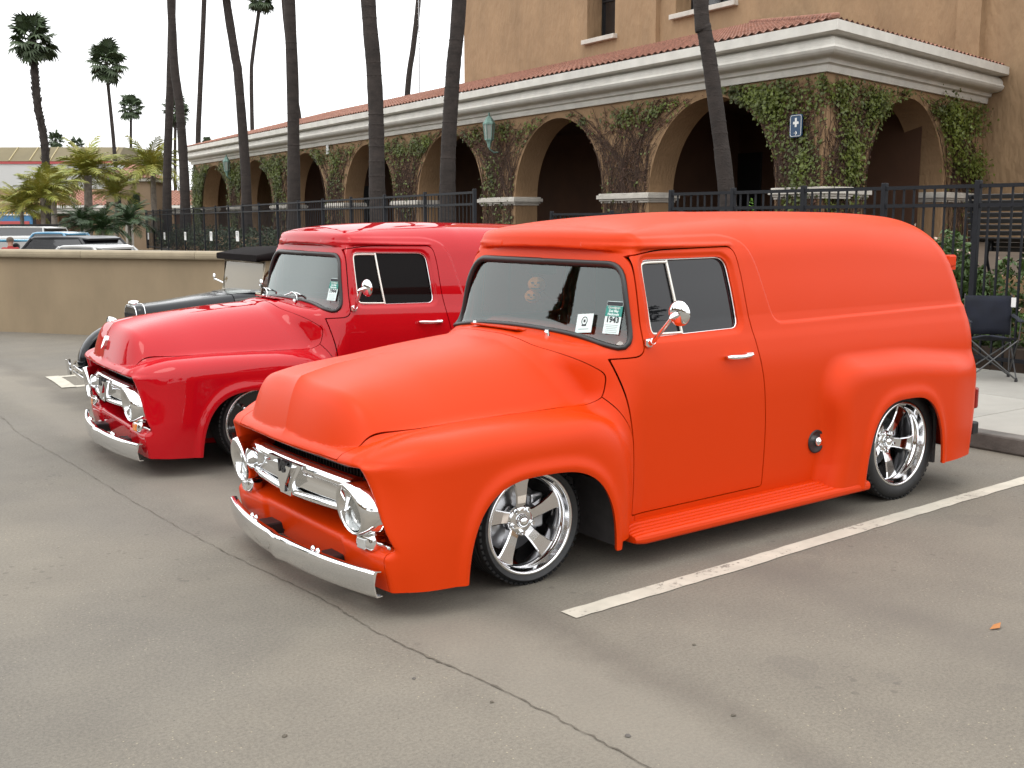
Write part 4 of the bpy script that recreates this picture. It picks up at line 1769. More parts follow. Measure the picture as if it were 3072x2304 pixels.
# beige yard wall on the left
wd = Vector((2.40, -3.38, 0)).normalized()
wn_ = Vector((-wd.y, wd.x, 0))
WA, WB = Vector((-5.4, 21.97, 0)), Vector((4.9, 7.46, 0))
wl_ = (WB - WA).length
wang = math.atan2(wd.y, wd.x)
wroot = thing('yard_wall', 'low beige stucco yard wall with rounded coping along the left of the car park', 'wall', tuple(WA), wang)
MB().box((wl_ / 2, 0.10, 0.585), (wl_, 0.20, 1.17)).build('wall_face', WALLM, wroot)
nseg = 9
sec = [(-0.075, 0.0), (-0.085, 0.02), (-0.09, 0.05), (-0.085, 0.085), (-0.065, 0.105), (-0.03, 0.112), (0.24, 0.112), (0.27, 0.105), (0.29, 0.085), (0.295, 0.05), (0.29, 0.02), (0.28, 0.0)]
cm = MB().prism(sec, lambda q: (0, q[0], 1.155 + q[1]), lambda q: (wl_ / nseg - 0.006, q[0], 1.155 + q[1]), smooth=False).mesh('coping_stone')
cm.materials.append(WALLCAP)
for i in range(nseg):
    link('coping_stone', cm, None, wroot, (wl_ / nseg * i, 0, 0))


# ------------------------------------------------------------------ arcade building
TH = R(86.3)
U = Vector((math.cos(TH), math.sin(TH), 0))
PHI = R(11.2)
Rv = Vector((math.cos(PHI), math.sin(PHI), 0))
NL = Vector((-U.y, U.x, 0))
NR = Vector((Rv.y, -Rv.x, 0))
WC = Vector((19.03, 12.89, 0))
ZT = 1.05
bld = thing('arcade_building', 'tan stucco building with ivy-hung arches, pale cornice and tall upper block behind the trucks', 'building', (WC.x, WC.y, ZT))
BO = Vector((WC.x, WC.y, ZT))


def bp_(name, mb, m, kind=None, parent=None):
    mb.v = [(x - BO.x, y - BO.y, z - BO.z) for x, y, z in mb.v]
    return mb.build(name, m, parent or bld, kind=kind)


def arch_wall(mb, o, d, n, length, ops, z0, z1, spring, th, start=0.0):
    """wall from o along d; n points outwards; ops = [(a, b)] openings with round heads"""
    cols = {start, length}
    for a, b in ops:
        for k in range(29):
            cols.add(a + (b - a) * (1 - math.cos(math.pi * k / 28)) / 2)
    cols = sorted(cols)

    def head(t):
        for a, b in ops:
            if a - 1e-6 <= t <= b + 1e-6:
                r = (b - a) / 2
                u = t - (a + b) / 2
                return spring + math.sqrt(max(r * r - u * u, 0))
        return None
    pt = lambda t, z, k: tuple(o + d * t - n * (th if k else 0) + Vector((0, 0, z)))
    for i in range(len(cols) - 1):
        t0, t1 = cols[i], cols[i + 1]
        mid = (t0 + t1) / 2
        if head(mid) is None:
            for k in (0, 1):
                mb.add([pt(t0, z0, k), pt(t1, z0, k), pt(t1, z1, k), pt(t0, z1, k)], [(0, 1, 2, 3)])
        else:
            h0, h1 = head(t0), head(t1)
            for k in (0, 1):
                mb.add([pt(t0, h0, k), pt(t1, h1, k), pt(t1, z1, k), pt(t0, z1, k)], [(0, 1, 2, 3)])
            mb.add([pt(t0, h0, 0), pt(t1, h1, 0), pt(t1, h1, 1), pt(t0, h0, 1)], [(0, 1, 2, 3)])
    for a, b in ops:
        for t in (a, b):
            mb.add([pt(t, z0, 0), pt(t, spring, 0), pt(t, spring, 1), pt(t, z0, 1)], [(0, 1, 2, 3)])
    for t in (start, length):
        mb.add([pt(t, z0, 0), pt(t, z1, 0), pt(t, z1, 1), pt(t, z0, 1)], [(0, 1, 2, 3)])
    return mb


OPS_L = [(1.5 + 7.37 * i, 1.5 + 7.37 * i + 5.12) for i in range(7)]
LEN_L = 52.7
OPS_R = [(2.32, 7.38)]
LEN_R = 11.0
fm = MB()
arch_wall(fm, WC, U, NL, LEN_L, OPS_L, ZT, 5.75, 2.45, 0.92, start=0.26)
arch_wall(fm, WC, Rv, NR, LEN_R, OPS_R, ZT, 5.75, 2.45, 0.92, start=0.32)
cq = [WC, WC + U * 0.262, WC + U * 0.262 - NL * 0.9, WC + Rv * 0.322 - NR * 0.9, WC + Rv * 0.322]
fm.prism([(p.x, p.y) for p in cq], lambda q: (q[0], q[1], ZT), lambda q: (q[0], q[1], 5.75))
bp_('arcade_wall', fm, STUCCO)
# left end return wall
em = MB()
ea = WC + U * LEN_L
em.prism([(0, ZT), (0, 5.75), (10.5, 5.75), (10.5, ZT)], lambda q: tuple(ea - NL * q[0] + Vector((0, 0, q[1]))), lambda q: tuple(ea - U * 0.5 - NL * q[0] + Vector((0, 0, q[1]))))
bp_('end_wall', em, STUCCO)

# impost caps round every pier
piers = [(-0.02, 1.5)] + [(OPS_L[i][1], OPS_L[i + 1][0]) for i in range(6)] + [(OPS_L[6][1], LEN_L)]
for a, b in piers:
    cmb = MB()
    for pr, z0_, z1_ in ((0.05, 2.22, 2.28), (0.09, 2.28, 2.34), (0.15, 2.34, 2.46), (0.10, 2.46, 2.51)):
        c = WC + U * ((a + b) / 2) - NL * 0.46
        cmb.box((c.x, c.y, (z0_ + z1_) / 2), ((b - a) + 2 * pr, 0.92 + 2 * pr, z1_ - z0_), rot=TH, bev=0.012)
    bp_('pillar_cap', cmb, CAPST)
for a, b in ((0.3, 2.32), (7.38, LEN_R)):
    cmb = MB()
    for pr, z0_, z1_ in ((0.05, 2.22, 2.28), (0.09, 2.28, 2.34), (0.15, 2.34, 2.46), (0.10, 2.46, 2.51)):
        c = WC + Rv * ((a + b) / 2) - NR * 0.46
        cmb.box((c.x, c.y, (z0_ + z1_) / 2), ((b - a) + 2 * pr, 0.92 + 2 * pr, z1_ - z0_), rot=PHI, bev=0.012)
    bp_('pillar_cap', cmb, CAPST)

# cornice: one moulding mitred at the corner
prof = [(0.0, 5.22), (0.10, 5.22), (0.12, 5.30), (0.12, 5.38), (0.16, 5.40), (0.22, 5.41), (0.23, 5.50), (0.27, 5.52)]
for k in range(11):
    a = -math.pi / 2 + math.pi * k / 10
    prof.append((0.40 + 0.24 * math.cos(a) * (1 if a < 0 else 0.75), 5.74 + 0.215 * math.sin(a)))
prof += [(0.46, 5.985), (0.70, 5.99), (0.75, 6.01), (0.75, 6.24), (0.0, 6.27)]
mit = (NL + NR) / (1 + NL.dot(NR))
def corn_pt(i, q):
    if i == 0:
        return WC + U * (LEN_L + q[0]) + NL * q[0] + Vector((0, 0, q[1]))
    if i == 1:
        return WC + mit * q[0] + Vector((0, 0, q[1]))
    return WC + Rv * (LEN_R + 0.75) + NR * q[0] + Vector((0, 0, q[1]))
cv = []
nP = len(prof)
# straight runs broken into lengths of moulding
lens = 12
for run in range(lens + 1):
    t0 = 1 - run / lens
    for q in prof:
        a, b = corn_pt(1, q), corn_pt(0, q)
        cv.append(tuple(a.lerp(b, t0)))
for q in prof:
    cv.append(tuple(corn_pt(2, q)))
cf = [(i * nP + j, i * nP + j + 1, (i + 1) * nP + j + 1, (i + 1) * nP + j) for i in range(lens + 1) for j in range(nP - 1)]
cmb = MB().add(cv, cf)
cmb.add(cv[:nP], [tuple(range(nP))])
cmb.add(cv[-nP:], [tuple(range(nP))])
bp_('cornice', cmb, STONE)

# tower wall behind the roof
T0 = Vector((29.0, 14.1, 0))
def tw(t, z, off=0.0):
    return tuple(T0 + U * t + NL * off + Vector((0, 0, z)))
TOPZ = 19.0
wins = [(19.5, 21.6, 9.87, 13.4), (11.9, 15.4, 10.07, 13.6), (4.4, 6.5, 9.9, 13.4)]
tm = MB()
edges = sorted({-9.0, 33.0} | {v for w_ in wins for v in w_[:2]})
for a, b in zip(edges[:-1], edges[1:]):
    wv_ = next((w_ for w_ in wins if abs(w_[0] - a) < 1e-6), None)
    spans = [(0.5, TOPZ)] if not wv_ else [(0.5, wv_[2]), (wv_[3], TOPZ)]
    for z0_, z1_ in spans:
        tm.add([tw(a, z0_), tw(b, z0_), tw(b, z1_), tw(a, z1_)], [(0, 1, 2, 3)])
    if wv_:
        z0_, z1_ = wv_[2], wv_[3]
        D_ = -0.95
        tm.add([tw(a, z0_), tw(b, z0_), tw(b, z0_, D_), tw(a, z0_, D_)], [(0, 1, 2, 3)])
        tm.add([tw(a, z1_), tw(b, z1_), tw(b, z1_, D_), tw(a, z1_, D_)], [(0, 1, 2, 3)])
        for t in (a, b):
            tm.add([tw(t, z0_), tw(t, z1_), tw(t, z1_, D_), tw(t, z0_, D_)], [(0, 1, 2, 3)])
tm.add([tw(33, 0.5), tw(33, TOPZ), tw(33, TOPZ, -14), tw(33, 0.5, -14)], [(0, 1, 2, 3)])
tm.add([tw(-9, 0.5), tw(-9, TOPZ), tw(-9, TOPZ, -14), tw(-9, 0.5, -14)], [(0, 1, 2, 3)])
tm.add([tw(-9, TOPZ), tw(33, TOPZ), tw(33, TOPZ, -14), tw(-9, TOPZ, -14)], [(0, 1, 2, 3)])
bp_('upper_wall', tm, STUCCO_T)
for a, b, z0_, z1_ in wins:
    wf = MB()
    c = Vector(tw((a + b) / 2, 0, -0.90))
    fr = MB()
    for tt in (a + 0.05, (a + b) / 2, b - 0.05):
        q = Vector(tw(tt, (z0_ + z1_) / 2, -0.86))
        fr.box(tuple(q), (0.09, 0.08, z1_ - z0_), rot=TH)
    for zz in (z0_ + 0.05, (z0_ + z1_) / 2, z1_ - 0.05):
        q = Vector(tw((a + b) / 2, zz, -0.86))
        fr.box(tuple(q), (b - a, 0.07, 0.08), rot=TH)
    fo = bp_('window', fr, BLACK)
    pm_ = MB().add([tw(a, z0_, -0.90), tw(b, z0_, -0.90), tw(b, z1_, -0.90), tw(a, z1_, -0.90)], [(0, 1, 2, 3)])
    bp_('pane', pm_, GLOSSBLACK, parent=fo)
    s_ = MB()
    q = Vector(tw((a + b) / 2, z0_ - 0.10, 0.05))
    s_.box(tuple(q), (b - a + 0.35, 0.35, 0.20), rot=TH, bev=0.02)
    bp_('window_sill', s_, CAPST, parent=fo)
for t0_, t1_, off in ((16.4, 17.3, 0.22), (0.9, 1.75, 0.25), (-3.0, -2.0, 0.25)):
    q = Vector(tw((t0_ + t1_) / 2, TOPZ / 2, off / 2 - 0.05))
    s_ = MB().box(tuple(q), (t1_ - t0_, off + 0.1, TOPZ - 0.2), rot=TH)
    bp_('pilaster', s_, STUCCO_T)

# tiled roofs: barrel tiles as corrugated rows, with a hip over the corner
ridge_z = 9.08
def roof_plane(mb, a0, a1, up, d, n_w, rows, z0, z1, amp, clipf=None):
    """a0: eave start; d: along the eave; up: horizontal run to the ridge"""
    W_ = (a1 - a0).length
    cols = n_w * 4
    vs = []
    for i in range(rows + 1):
        for half in (0, 1):
            f = min(1.0, (i + half * 0.999) / (rows + 1))
            for j in range(cols + 1):
                t = j / cols
                s_, e_ = (0.0, 1.0) if clipf is None else clipf(f)
                tt = s_ + (e_ - s_) * t
                ph = 2 * math.pi * n_w * tt
                p = a0 + d * (W_ * tt) + up * f
                z = z0 + (z1 - z0) * f + amp * math.cos(ph) + (0.045 if half == 0 else 0.0)
                vs.append((p.x, p.y, z))
    m = cols + 1
    R_ = 2 * (rows + 1)
    mb.add(vs, [(i * m + j, i * m + j + 1, (i + 1) * m + j + 1, (i + 1) * m + j) for i in range(R_ - 1) for j in range(cols)])


e0 = WC + mit * 0.60
e1 = WC + U * (LEN_L + 0.6) + NL * 0.60
run_ = (T0 - e0).dot(-NL)
rm = MB()
hip_end = e0 - mit * run_
hipt = (hip_end - e0).dot(U) / (e1 - e0).length
roof_plane(rm, e0, e1, -NL * run_, U, 200, 26, 6.28, ridge_z, 0.035, clipf=lambda f: (f * hipt, 1.0))
bp_('tile_roof', rm, TILE, kind='stuff')
e2 = WC + Rv * (LEN_R + 0.3) + NR * 0.60
rm = MB()
Wr = (e2 - e0).length
dR = (e2 - e0).normalized()
upR = -NR * run_
hr = (hip_end - e0).dot(dR) / Wr
roof_plane(rm, e0, e2, upR, dR, 44, 26, 6.28, ridge_z, 0.035, clipf=lambda f: (f * hr, max(1.0, f * hr + 0.05)))
bp_('tile_roof', rm, TILE, kind='stuff')
hp = MB()
for k in range(34):
    p = e0.lerp(hip_end, (k + 0.5) / 34)
    z = 6.33 + (ridge_z - 6.28) * (k + 0.5) / 34
    hp.box((p.x, p.y, z), (0.46, 0.22, 0.12), rot=math.atan2((hip_end - e0).y, (hip_end - e0).x), bev=0.05)
bp_('hip_tiles', hp, TILE, kind='stuff')

# walkway behind the arches
wk = MB()
def il(t, z, off):
    return tuple(WC + U * t - NL * off + Vector((0, 0, z)))
wk.add([il(2.0, ZT, 6.2), il(LEN_L, ZT, 6.2), il(LEN_L, 5.3, 6.2), il(2.0, 5.3, 6.2)], [(0, 1, 2, 3)])
wk.add([tuple(WC - mit * 0.5 + Vector((0, 0, 5.24))), il(LEN_L, 5.24, 0.5), il(LEN_L, 5.24, 10.6), tuple(WC + Rv * 10.8 - NR * 0.5 + Vector((0, 0, 5.24)))], [(0, 1, 2, 3)])
p0, p1 = WC + Rv * 3.2 - NR * 7.5, WC + Rv * 11 - NR * 7.5
wk.add([(p0.x, p0.y, ZT), (p1.x, p1.y, ZT), (p1.x, p1.y, 5.3), (p0.x, p0.y, 5.3)], [(0, 1, 2, 3)])
bp_('walkway_wall', wk, STUCCO_SHADE)
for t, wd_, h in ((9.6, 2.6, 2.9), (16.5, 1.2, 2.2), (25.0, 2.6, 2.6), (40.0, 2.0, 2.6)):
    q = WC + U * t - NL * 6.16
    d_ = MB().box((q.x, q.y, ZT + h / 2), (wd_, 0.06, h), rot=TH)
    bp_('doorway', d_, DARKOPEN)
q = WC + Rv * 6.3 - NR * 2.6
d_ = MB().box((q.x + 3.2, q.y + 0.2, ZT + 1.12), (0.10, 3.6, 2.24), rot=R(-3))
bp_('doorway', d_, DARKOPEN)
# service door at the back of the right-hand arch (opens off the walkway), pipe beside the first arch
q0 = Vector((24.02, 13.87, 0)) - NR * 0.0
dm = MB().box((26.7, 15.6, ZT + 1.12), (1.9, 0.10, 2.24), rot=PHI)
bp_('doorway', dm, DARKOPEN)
pp = WC + U * 3.4 - NL * 2.0
bp_('drain_pipe', MB().tube([(pp.x, pp.y, ZT), (pp.x, pp.y, 5.2)], 0.09, n=10), STUCCO)


# ------------------------------------------------------------------ first-aid sign, lanterns, small notices
def wall_frame(t, z, off=0.02):
    o = WC + U * t + NL * off + Vector((0, 0, z))
    return frame_m(o, -U, (0, 0, 1))


sg = thing('first_aid_sign', 'blue first-aid sign with white cross on the ivy pier nearest the corner', 'sign', tuple(WC + U * 0.74 + NL * 0.17 + Vector((0, 0, 4.0))))
SM = Matrix.Translation(-Vector(sg.location)) @ wall_frame(0.74, 4.0, 0.17)
pl = round_poly([(-0.20, -0.275), (0.20, -0.275), (0.20, 0.275), (-0.20, 0.275)], 0.07)
MB().prism(pl, lambda q: tuple(SM @ Vector((q[0], q[1], -0.02))), lambda q: tuple(SM @ Vector((q[0], q[1], 0.012)))).build('panel', SIGNBLUE, sg)
fm_ = MB()
pi_ = round_poly([(-0.175, -0.25), (0.175, -0.25), (0.175, 0.25), (-0.175, 0.25)], 0.06)
fm_.tube([tuple(SM @ Vector((q[0], q[1], 0.014))) for q in pi_], 0.007, n=6, closed=True)
fm_.build('border', WHITE, sg)
cr = [(-0.03, -0.10), (0.03, -0.10), (0.03, -0.03), (0.09, -0.03), (0.09, 0.03), (0.03, 0.03), (0.03, 0.12), (-0.03, 0.12), (-0.03, 0.03), (-0.09, 0.03), (-0.09, -0.03), (-0.03, -0.03)]
MB().prism([(x, y + 0.07) for x, y in cr], lambda q: tuple(SM @ Vector((q[0], q[1], 0.012))), lambda q: tuple(SM @ Vector((q[0], q[1], 0.018)))).build('cross', WHITE, sg)
ar = [(-0.05, -0.168), (0.02, -0.168), (-0.005, -0.135), (0.012, -0.125), (0.055, -0.175), (0.012, -0.225), (-0.005, -0.215), (0.02, -0.182), (-0.05, -0.182)]
MB().prism(ar, lambda q: tuple(SM @ Vector((q[0], q[1], 0.012))), lambda q: tuple(SM @ Vector((q[0], q[1], 0.018)))).build('arrow', WHITE, sg)


def lantern(t, label):
    o = WC + U * t + NL * 0.42 + Vector((0, 0, 4.5))
    ln = thing('wall_lantern', label, 'lantern', tuple(o), TH, 'verdigris lanterns on the arcade')
    h = MB()
    h.lathe([(0.01, 0.98), (0.035, 0.92), (0.03, 0.85), (0.11, 0.78), (0.16, 0.66), (0.22, 0.60), (0.22, 0.54)], n=6, smooth=False)
    h.lathe([(0.13, -0.02), (0.16, 0.02), (0.15, 0.05), (0.02, 0.05)], n=6, smooth=False)
    h.lathe([(0.05, -0.25), (0.07, -0.12), (0.12, -0.02)], n=6, smooth=False)
    for k in range(6):
        a = 2 * math.pi * k / 6
        h.tube([(0.145 * math.cos(a), 0.145 * math.sin(a), 0.03), (0.205 * math.cos(a), 0.205 * math.sin(a), 0.57)], 0.016, n=5)
    h.build('cage', VERDI, ln)
    MB().lathe([(0.135, 0.05), (0.195, 0.56)], n=6, smooth=False).build('glass', FROST, ln)
    MB().tube([(0, -0.42, -0.40), (0, -0.2, -0.42), (0, -0.02, -0.30), (0, 0, -0.2)], 0.03, n=8).build('bracket', VERDI, ln)


lantern(15.05, 'green verdigris wall lantern on the ivy pier left of the open middle arch')
lantern(44.6, 'small far green lantern near the leafy left end of the arcade')
nb = MB().box((0, 0, 0), (0.30, 0.05, 0.42), bev=0.01)
o_ = nb.build('wall_notice', WHITE, None, tuple(WC + U * 30.5 + NL * 0.06 + Vector((0, 0, 5.0))))
o_.rotation_euler = (0, 0, TH)
tag(o_, 'small white box on the wall below the cornice between two palm trunks', 'wall box')


# ------------------------------------------------------------------ iron fences
def fence(name, label, a, b, z0, z1, sp, post_every, group):
    a, b = Vector(a), Vector(b)
    d = (b - a)
    L_ = d.length
    ang = math.atan2(d.y, d.x)
    root = thing(name, label, 'fence', (a.x, a.y, z0), ang, group)
    h = z1 - z0
    rl = MB().box((L_ / 2, 0, 0), (L_, 0.040, 0.040)).mesh('rail')
    rl.materials.append(IRON)
    for zz in (h - 0.02, h - 0.22, 0.12):
        link('rail', rl, None, root, (0, 0, zz))
    pw = 0.019 if sp < 0.15 else 0.013
    pk = MB().box((0, 0, h / 2), (pw, pw, h - 0.05)).mesh('picket')
    pk.materials.append(IRON)
    ps = MB().box((0, 0, h / 2 + 0.02), (0.060, 0.060, h + 0.04), bev=0.006).mesh('post')
    ps.materials.append(IRON)
    n = int(L_ / sp)
    for i in range(n + 1):
        x = L_ * i / n
        if i % post_every == 0 or i == n:
            link('post', ps, None, root, (x, 0, 0))
        else:
            link('picket', pk, None, root, (x, 0, 0.02))
    return root


fence('iron_fence', 'black iron picket fence behind the orange truck and the folding chairs', (7.9, 6.54, 0), (7.9, -4.4, 0), 0.13, 2.08, 0.128, 9, 'black iron fences')
fence('iron_fence', 'long black iron fence behind the red truck and the beige wall', (7.74, 11.23, 0), (15.6, 54.0, 0), 0.25, 2.20, 0.170, 14, 'black iron fences')
fence('ramp_railing', 'short black ramp railing low between the two iron fences', (9.72, 8.2, 0), (9.72, 11.6, 0), 1.05, 1.83, 0.13, 13, 'black iron fences')
fdir = (Vector((15.6, 54.0, 0)) - Vector((7.74, 11.23, 0))).normalized()
for t, z, which in ((42.55, 0.90, 'farthest left of five'), (36.78, 0.97, 'second from left of five'), (30.74, 1.05, 'middle one of five'), (24.77, 1.12, 'second from right of five'), (19.95, 1.18, 'rightmost of five')):
    c = Vector((7.74, 11.23, 0)) + fdir * t
    so = thing('fence_notice', 'small white notice on the far iron fence, ' + which, 'notice', (c.x, c.y, z - 0.2), math.atan2(fdir.y, fdir.x), 'white notices on the iron fence')
    MB().box((0, 0.035, 0.20), (0.46, 0.012, 0.34)).build('board', WHITE, so)
    pmb = MB()
    for q in range(3):
        pmb.box((0, 0.043, 0.31 - 0.05 * q), (0.26 - 0.05 * q, 0.003, 0.02))
    pmb.build('print', INK, so)


# ================================================================== plants
def leaf_cloud(pts, size, r, norm=None, narrow=0.6, droop=0.0):
    """two-triangle leaves at pts; norm biases the facing"""
    vs, fs = [], []
    for p in pts:
        s = size * r.uniform(0.45, 1.45)
        n = Vector((r.gauss(0, 1), r.gauss(0, 1), r.gauss(0, 1) + 0.3))
        if norm is not None:
            n = n * 0.55 + Vector(norm) * 1.3
        n.normalize()
        t = Vector((r.gauss(0, 1), r.gauss(0, 1), r.gauss(0, 1) - droop))
        t = t - n * t.dot(n)
        if t.length < 1e-4:
            t = n.orthogonal()
        t.normalize()
        b = n.cross(t)
        p = Vector(p)
        o = len(vs)
        k = n * (s * 0.12)
        vs += [p - t * s * 0.5, p + b * s * 0.5 * narrow - k, p + t * s * 0.5, p - b * s * 0.5 * narrow - k]
        fs += [(o, o + 1, o + 2), (o, o + 2, o + 3)]
    return MB().add(vs, fs)


def ivy(t0, t1, base, dirv, nrm, label, green, dense, zone, seed, dry=0.6, hang=None, rise=5.18):
    r = random.Random(seed)
    root = thing('climbing_ivy', label, 'ivy', tuple(base + dirv * ((t0 + t1) / 2) + Vector((0, 0, ZT))), 0, 'ivy climbing the arcade piers')
    off = Vector(root.location)
    ops = OPS_L if zone == 'L' else OPS_R
    a0, a1 = (t0 - 2.58, t1 + 2.58)

    def ok(t, z):
        lim = (-0.15, LEN_L + .1) if zone == 'L' else (-0.1, 10.4)
        if t < lim[0] or t > lim[1] or z > rise or z < ZT:
            return False
        for a, b in ops:
            if a < t < b:
                rr = (b - a) / 2
                u = t - (a + b) / 2
                if z < 2.45 + math.sqrt(max(rr * rr - u * u, 0)) - 0.02:
                    return False
        return True

    def P3(t, z, o=0.03):
        return base + dirv * t + nrm * o + Vector((0, 0, z)) - off
    st = MB()
    nodes = []
    # main runners fan out from the foot of the pier to every part of the wall round it
    for k in range(int(140 * dense)):
        for _ in range(20):
            te, ze = r.uniform(a0, a1), (r.uniform(4.5, rise) if k % 5 < 2 else r.uniform(2.2, rise))
            if ok(te, ze):
                break
        tb = r.uniform(t0 + 0.02, t1 - 0.02)
        zb = r.choice([ZT, ZT, r.uniform(ZT, 2.6), r.uniform(2.0, 3.6)])
        zb = min(zb, ze - 0.2)
        tc, zc = tb + 0.15 * (te - tb), zb + 0.75 * (ze - zb)
        w1, w2, ph = r.uniform(-.22, .22), r.uniform(-.12, .12), r.uniform(0, 6)
        o = 0.02 + r.random() * 0.05
        pts = []
        w_ = r.uniform(0.007, 0.014)
        n_ = 26
        for i in range(n_ + 1):
            f = i / n_
            t = tb * (1 - f) ** 2 + 2 * tc * f * (1 - f) + te * f * f + math.sin(f * 7 + ph) * w1 * f * (1 - f) * 2.4 + r.gauss(0, 0.014)
            z = zb * (1 - f) ** 2 + 2 * zc * f * (1 - f) + ze * f * f + math.cos(f * 9 + ph) * w2 * f
            if ok(t, z):
                pts.append(P3(t, z, o))
                nodes.append((t, z))
            else:
                if len(pts) > 2:
                    st.tube(pts, w_, n=3, caps=False)
                pts = []
        if len(pts) > 2:
            st.tube(pts, [w_ * (1 - 0.5 * i / len(pts)) for i in range(len(pts))], n=3, caps=False)
    # side twigs
    for k in range(int(280 * dense)):
        t, z = r.choice(nodes)
        ang = r.choice([-1, 1]) * r.uniform(0.4, 1.9)
        pts = []
        for q in range(r.randint(4, 9)):
            if not ok(t, z):
                break
            pts.append(P3(t, z, 0.03 + 0.03 * r.random()))
            t += math.sin(ang) * 0.085
            z += math.cos(ang) * 0.085 - 0.004
            ang += r.gauss(0, 0.25)
            nodes.append((t, z)) if ok(t, z) else None
        if len(pts) > 2:
            st.tube(pts, 0.0085, n=3, caps=False)
    st.build('stems', IVYSTEM, root, kind='stuff')
    # leaves
    gp, dp = [], []
    for k in range(int(13000 * dense)):
        t, z = r.choice(nodes)
        t += r.gauss(0, 0.07)
        z += r.gauss(0, 0.07)
        if not ok(t, z):
            continue
        g = green(t, z)
        if r.random() < g:
            gp.append(P3(t, z, 0.05 + 0.10 * abs(r.gauss(0, 1)) * (0.4 + g)))
        elif r.random() < dry * (0.05 + 0.42 * (z > 4.3)):
            dp.append(P3(t, z, 0.04 + 0.05 * r.random()))
    if hang:
        for (ct, cz, rt, rz_, n_) in hang:
            for k in range(n_):
                t = ct + r.gauss(0, rt)
                z = cz + r.gauss(0, rz_)
                gp.append(P3(t, z, 0.08 + 0.28 * abs(r.gauss(0, 0.7))))
    if gp:
        leaf_cloud(gp, 0.092, r, norm=tuple(nrm), narrow=0.85).build('leaves', IVYLEAF, root, kind='stuff')
    if dp:
        leaf_cloud(dp, 0.056, r, norm=tuple(nrm), narrow=0.7).build('dry_leaves', IVYDRY, root, kind='stuff')
    return root


def gband(c, w_, hi, low):
    """leafy in patches of the top band, sparse below"""
    def f(t, z):
        p = 0.5 + 0.5 * math.sin(t * 2.3 + c) * math.cos(t * 0.9 + z * 1.7 + c * 2)
        top = math.exp(-((z - 4.88) / w_) ** 2)
        return min(1, hi * top * (0.35 + 0.9 * p) + low * p ** 2)
    return f


ivy(-0.05, 1.5, WC, U, NL, 'ivy with leafy green top covering the corner pier behind the blue sign', gband(0.4, 0.42, 0.95, 0.22), 1.15, 'L', 11)
ivy(0.0, 2.32, WC, Rv, NR, 'ivy round the corner pier on its right-hand face', gband(1.4, 0.45, 0.9, 0.40), 0.9, 'R', 12)
ivy(7.38, 10.3, WC, Rv, NR, 'bushy ivy hanging at the right end of the right-hand arch', gband(2.2, 0.5, 0.95, 0.10), 0.55, 'R', 13,
    hang=[(7.6, 4.2, 0.35, 0.42, 420), (8.6, 3.4, 0.6, 0.28, 520), (9.6, 3.25, 0.3, 0.3, 260), (7.0, 4.7, 0.4, 0.25, 300), (8.6, 4.6, .7, .25, 420)])
ivy_lab = ['dense net of bare reddish ivy stems on the pier between the two widest arches',
           'bare ivy stems with a green strand around the lantern pier',
           'half-bare ivy on the pier between the two tall middle palm trunks',
           'brown and green ivy on the pier under the small white wall box',
           'ivy with green patches on the pier left of the white wall box',
           'leafy green ivy on the pier behind the far lantern',
           'solid green ivy covering the left end pier of the arcade']
gr_ = [gband(0.2, 0.30, 0.45, 0.02), gband(3.0, 0.30, 0.30, 0.12), gband(1.0, 0.45, 0.75, 0.08), gband(2.0, 0.5, 0.75, 0.14), gband(0.5, 0.6, 0.9, 0.45), gband(2.6, 0.8, 1.0, 0.65), lambda t, z: 0.85]
for i in range(7):
    a, b = piers[i + 1]
    ivy(a, b, WC, U, NL, ivy_lab[i], gr_[i], 1.0 if i < 3 else 0.7, 'L', 20 + i, dry=0.9)


# ---- palms
def trunk_mb(path, r0, r1, seed, flare=1.25):
    r = random.Random(seed)
    P = bez(path, 10)
    n = len(P)
    z0, z1 = P[0].z, P[-1].z
    rs = []
    for i, p in enumerate(P):
        f = (p.z - z0) / max(z1 - z0, 1e-3)
        rr = r0 + (r1 - r0) * f
        rr *= 1 + (flare - 1) * math.exp(-f * 14)
        rs.append(rr * (1 + r.uniform(-0.035, 0.035)))
    mb = MB().tube(P, rs, n=12, caps=True)
    return mb


def ring_marks(path, r0, r1, seed):
    """old leaf scars: thin uneven collars"""
    r = random.Random(seed)
    P = bez(path, 10)
    mb = MB()
    z0, z1 = P[0].z, P[-1].z
    z = z0 + 0.3
    while z < z1 - 0.2:
        for i in range(len(P) - 1):
            if P[i].z <= z <= P[i + 1].z:
                q = P[i].lerp(P[i + 1], (z - P[i].z) / max(P[i + 1].z - P[i].z, 1e-4))
                f = (z - z0) / (z1 - z0)
                rr = (r0 + (r1 - r0) * f) * (1 + 0.25 * math.exp(-f * 14))
                mb.lathe([(rr * 0.97, z - q.z - 0.02), (rr * 1.05, z - q.z + 0.01), (rr * 0.97, z - q.z + 0.045)], c=(q.x, q.y, q.z), n=10)
                break
        z += r.uniform(0.22, 0.42)
    return mb


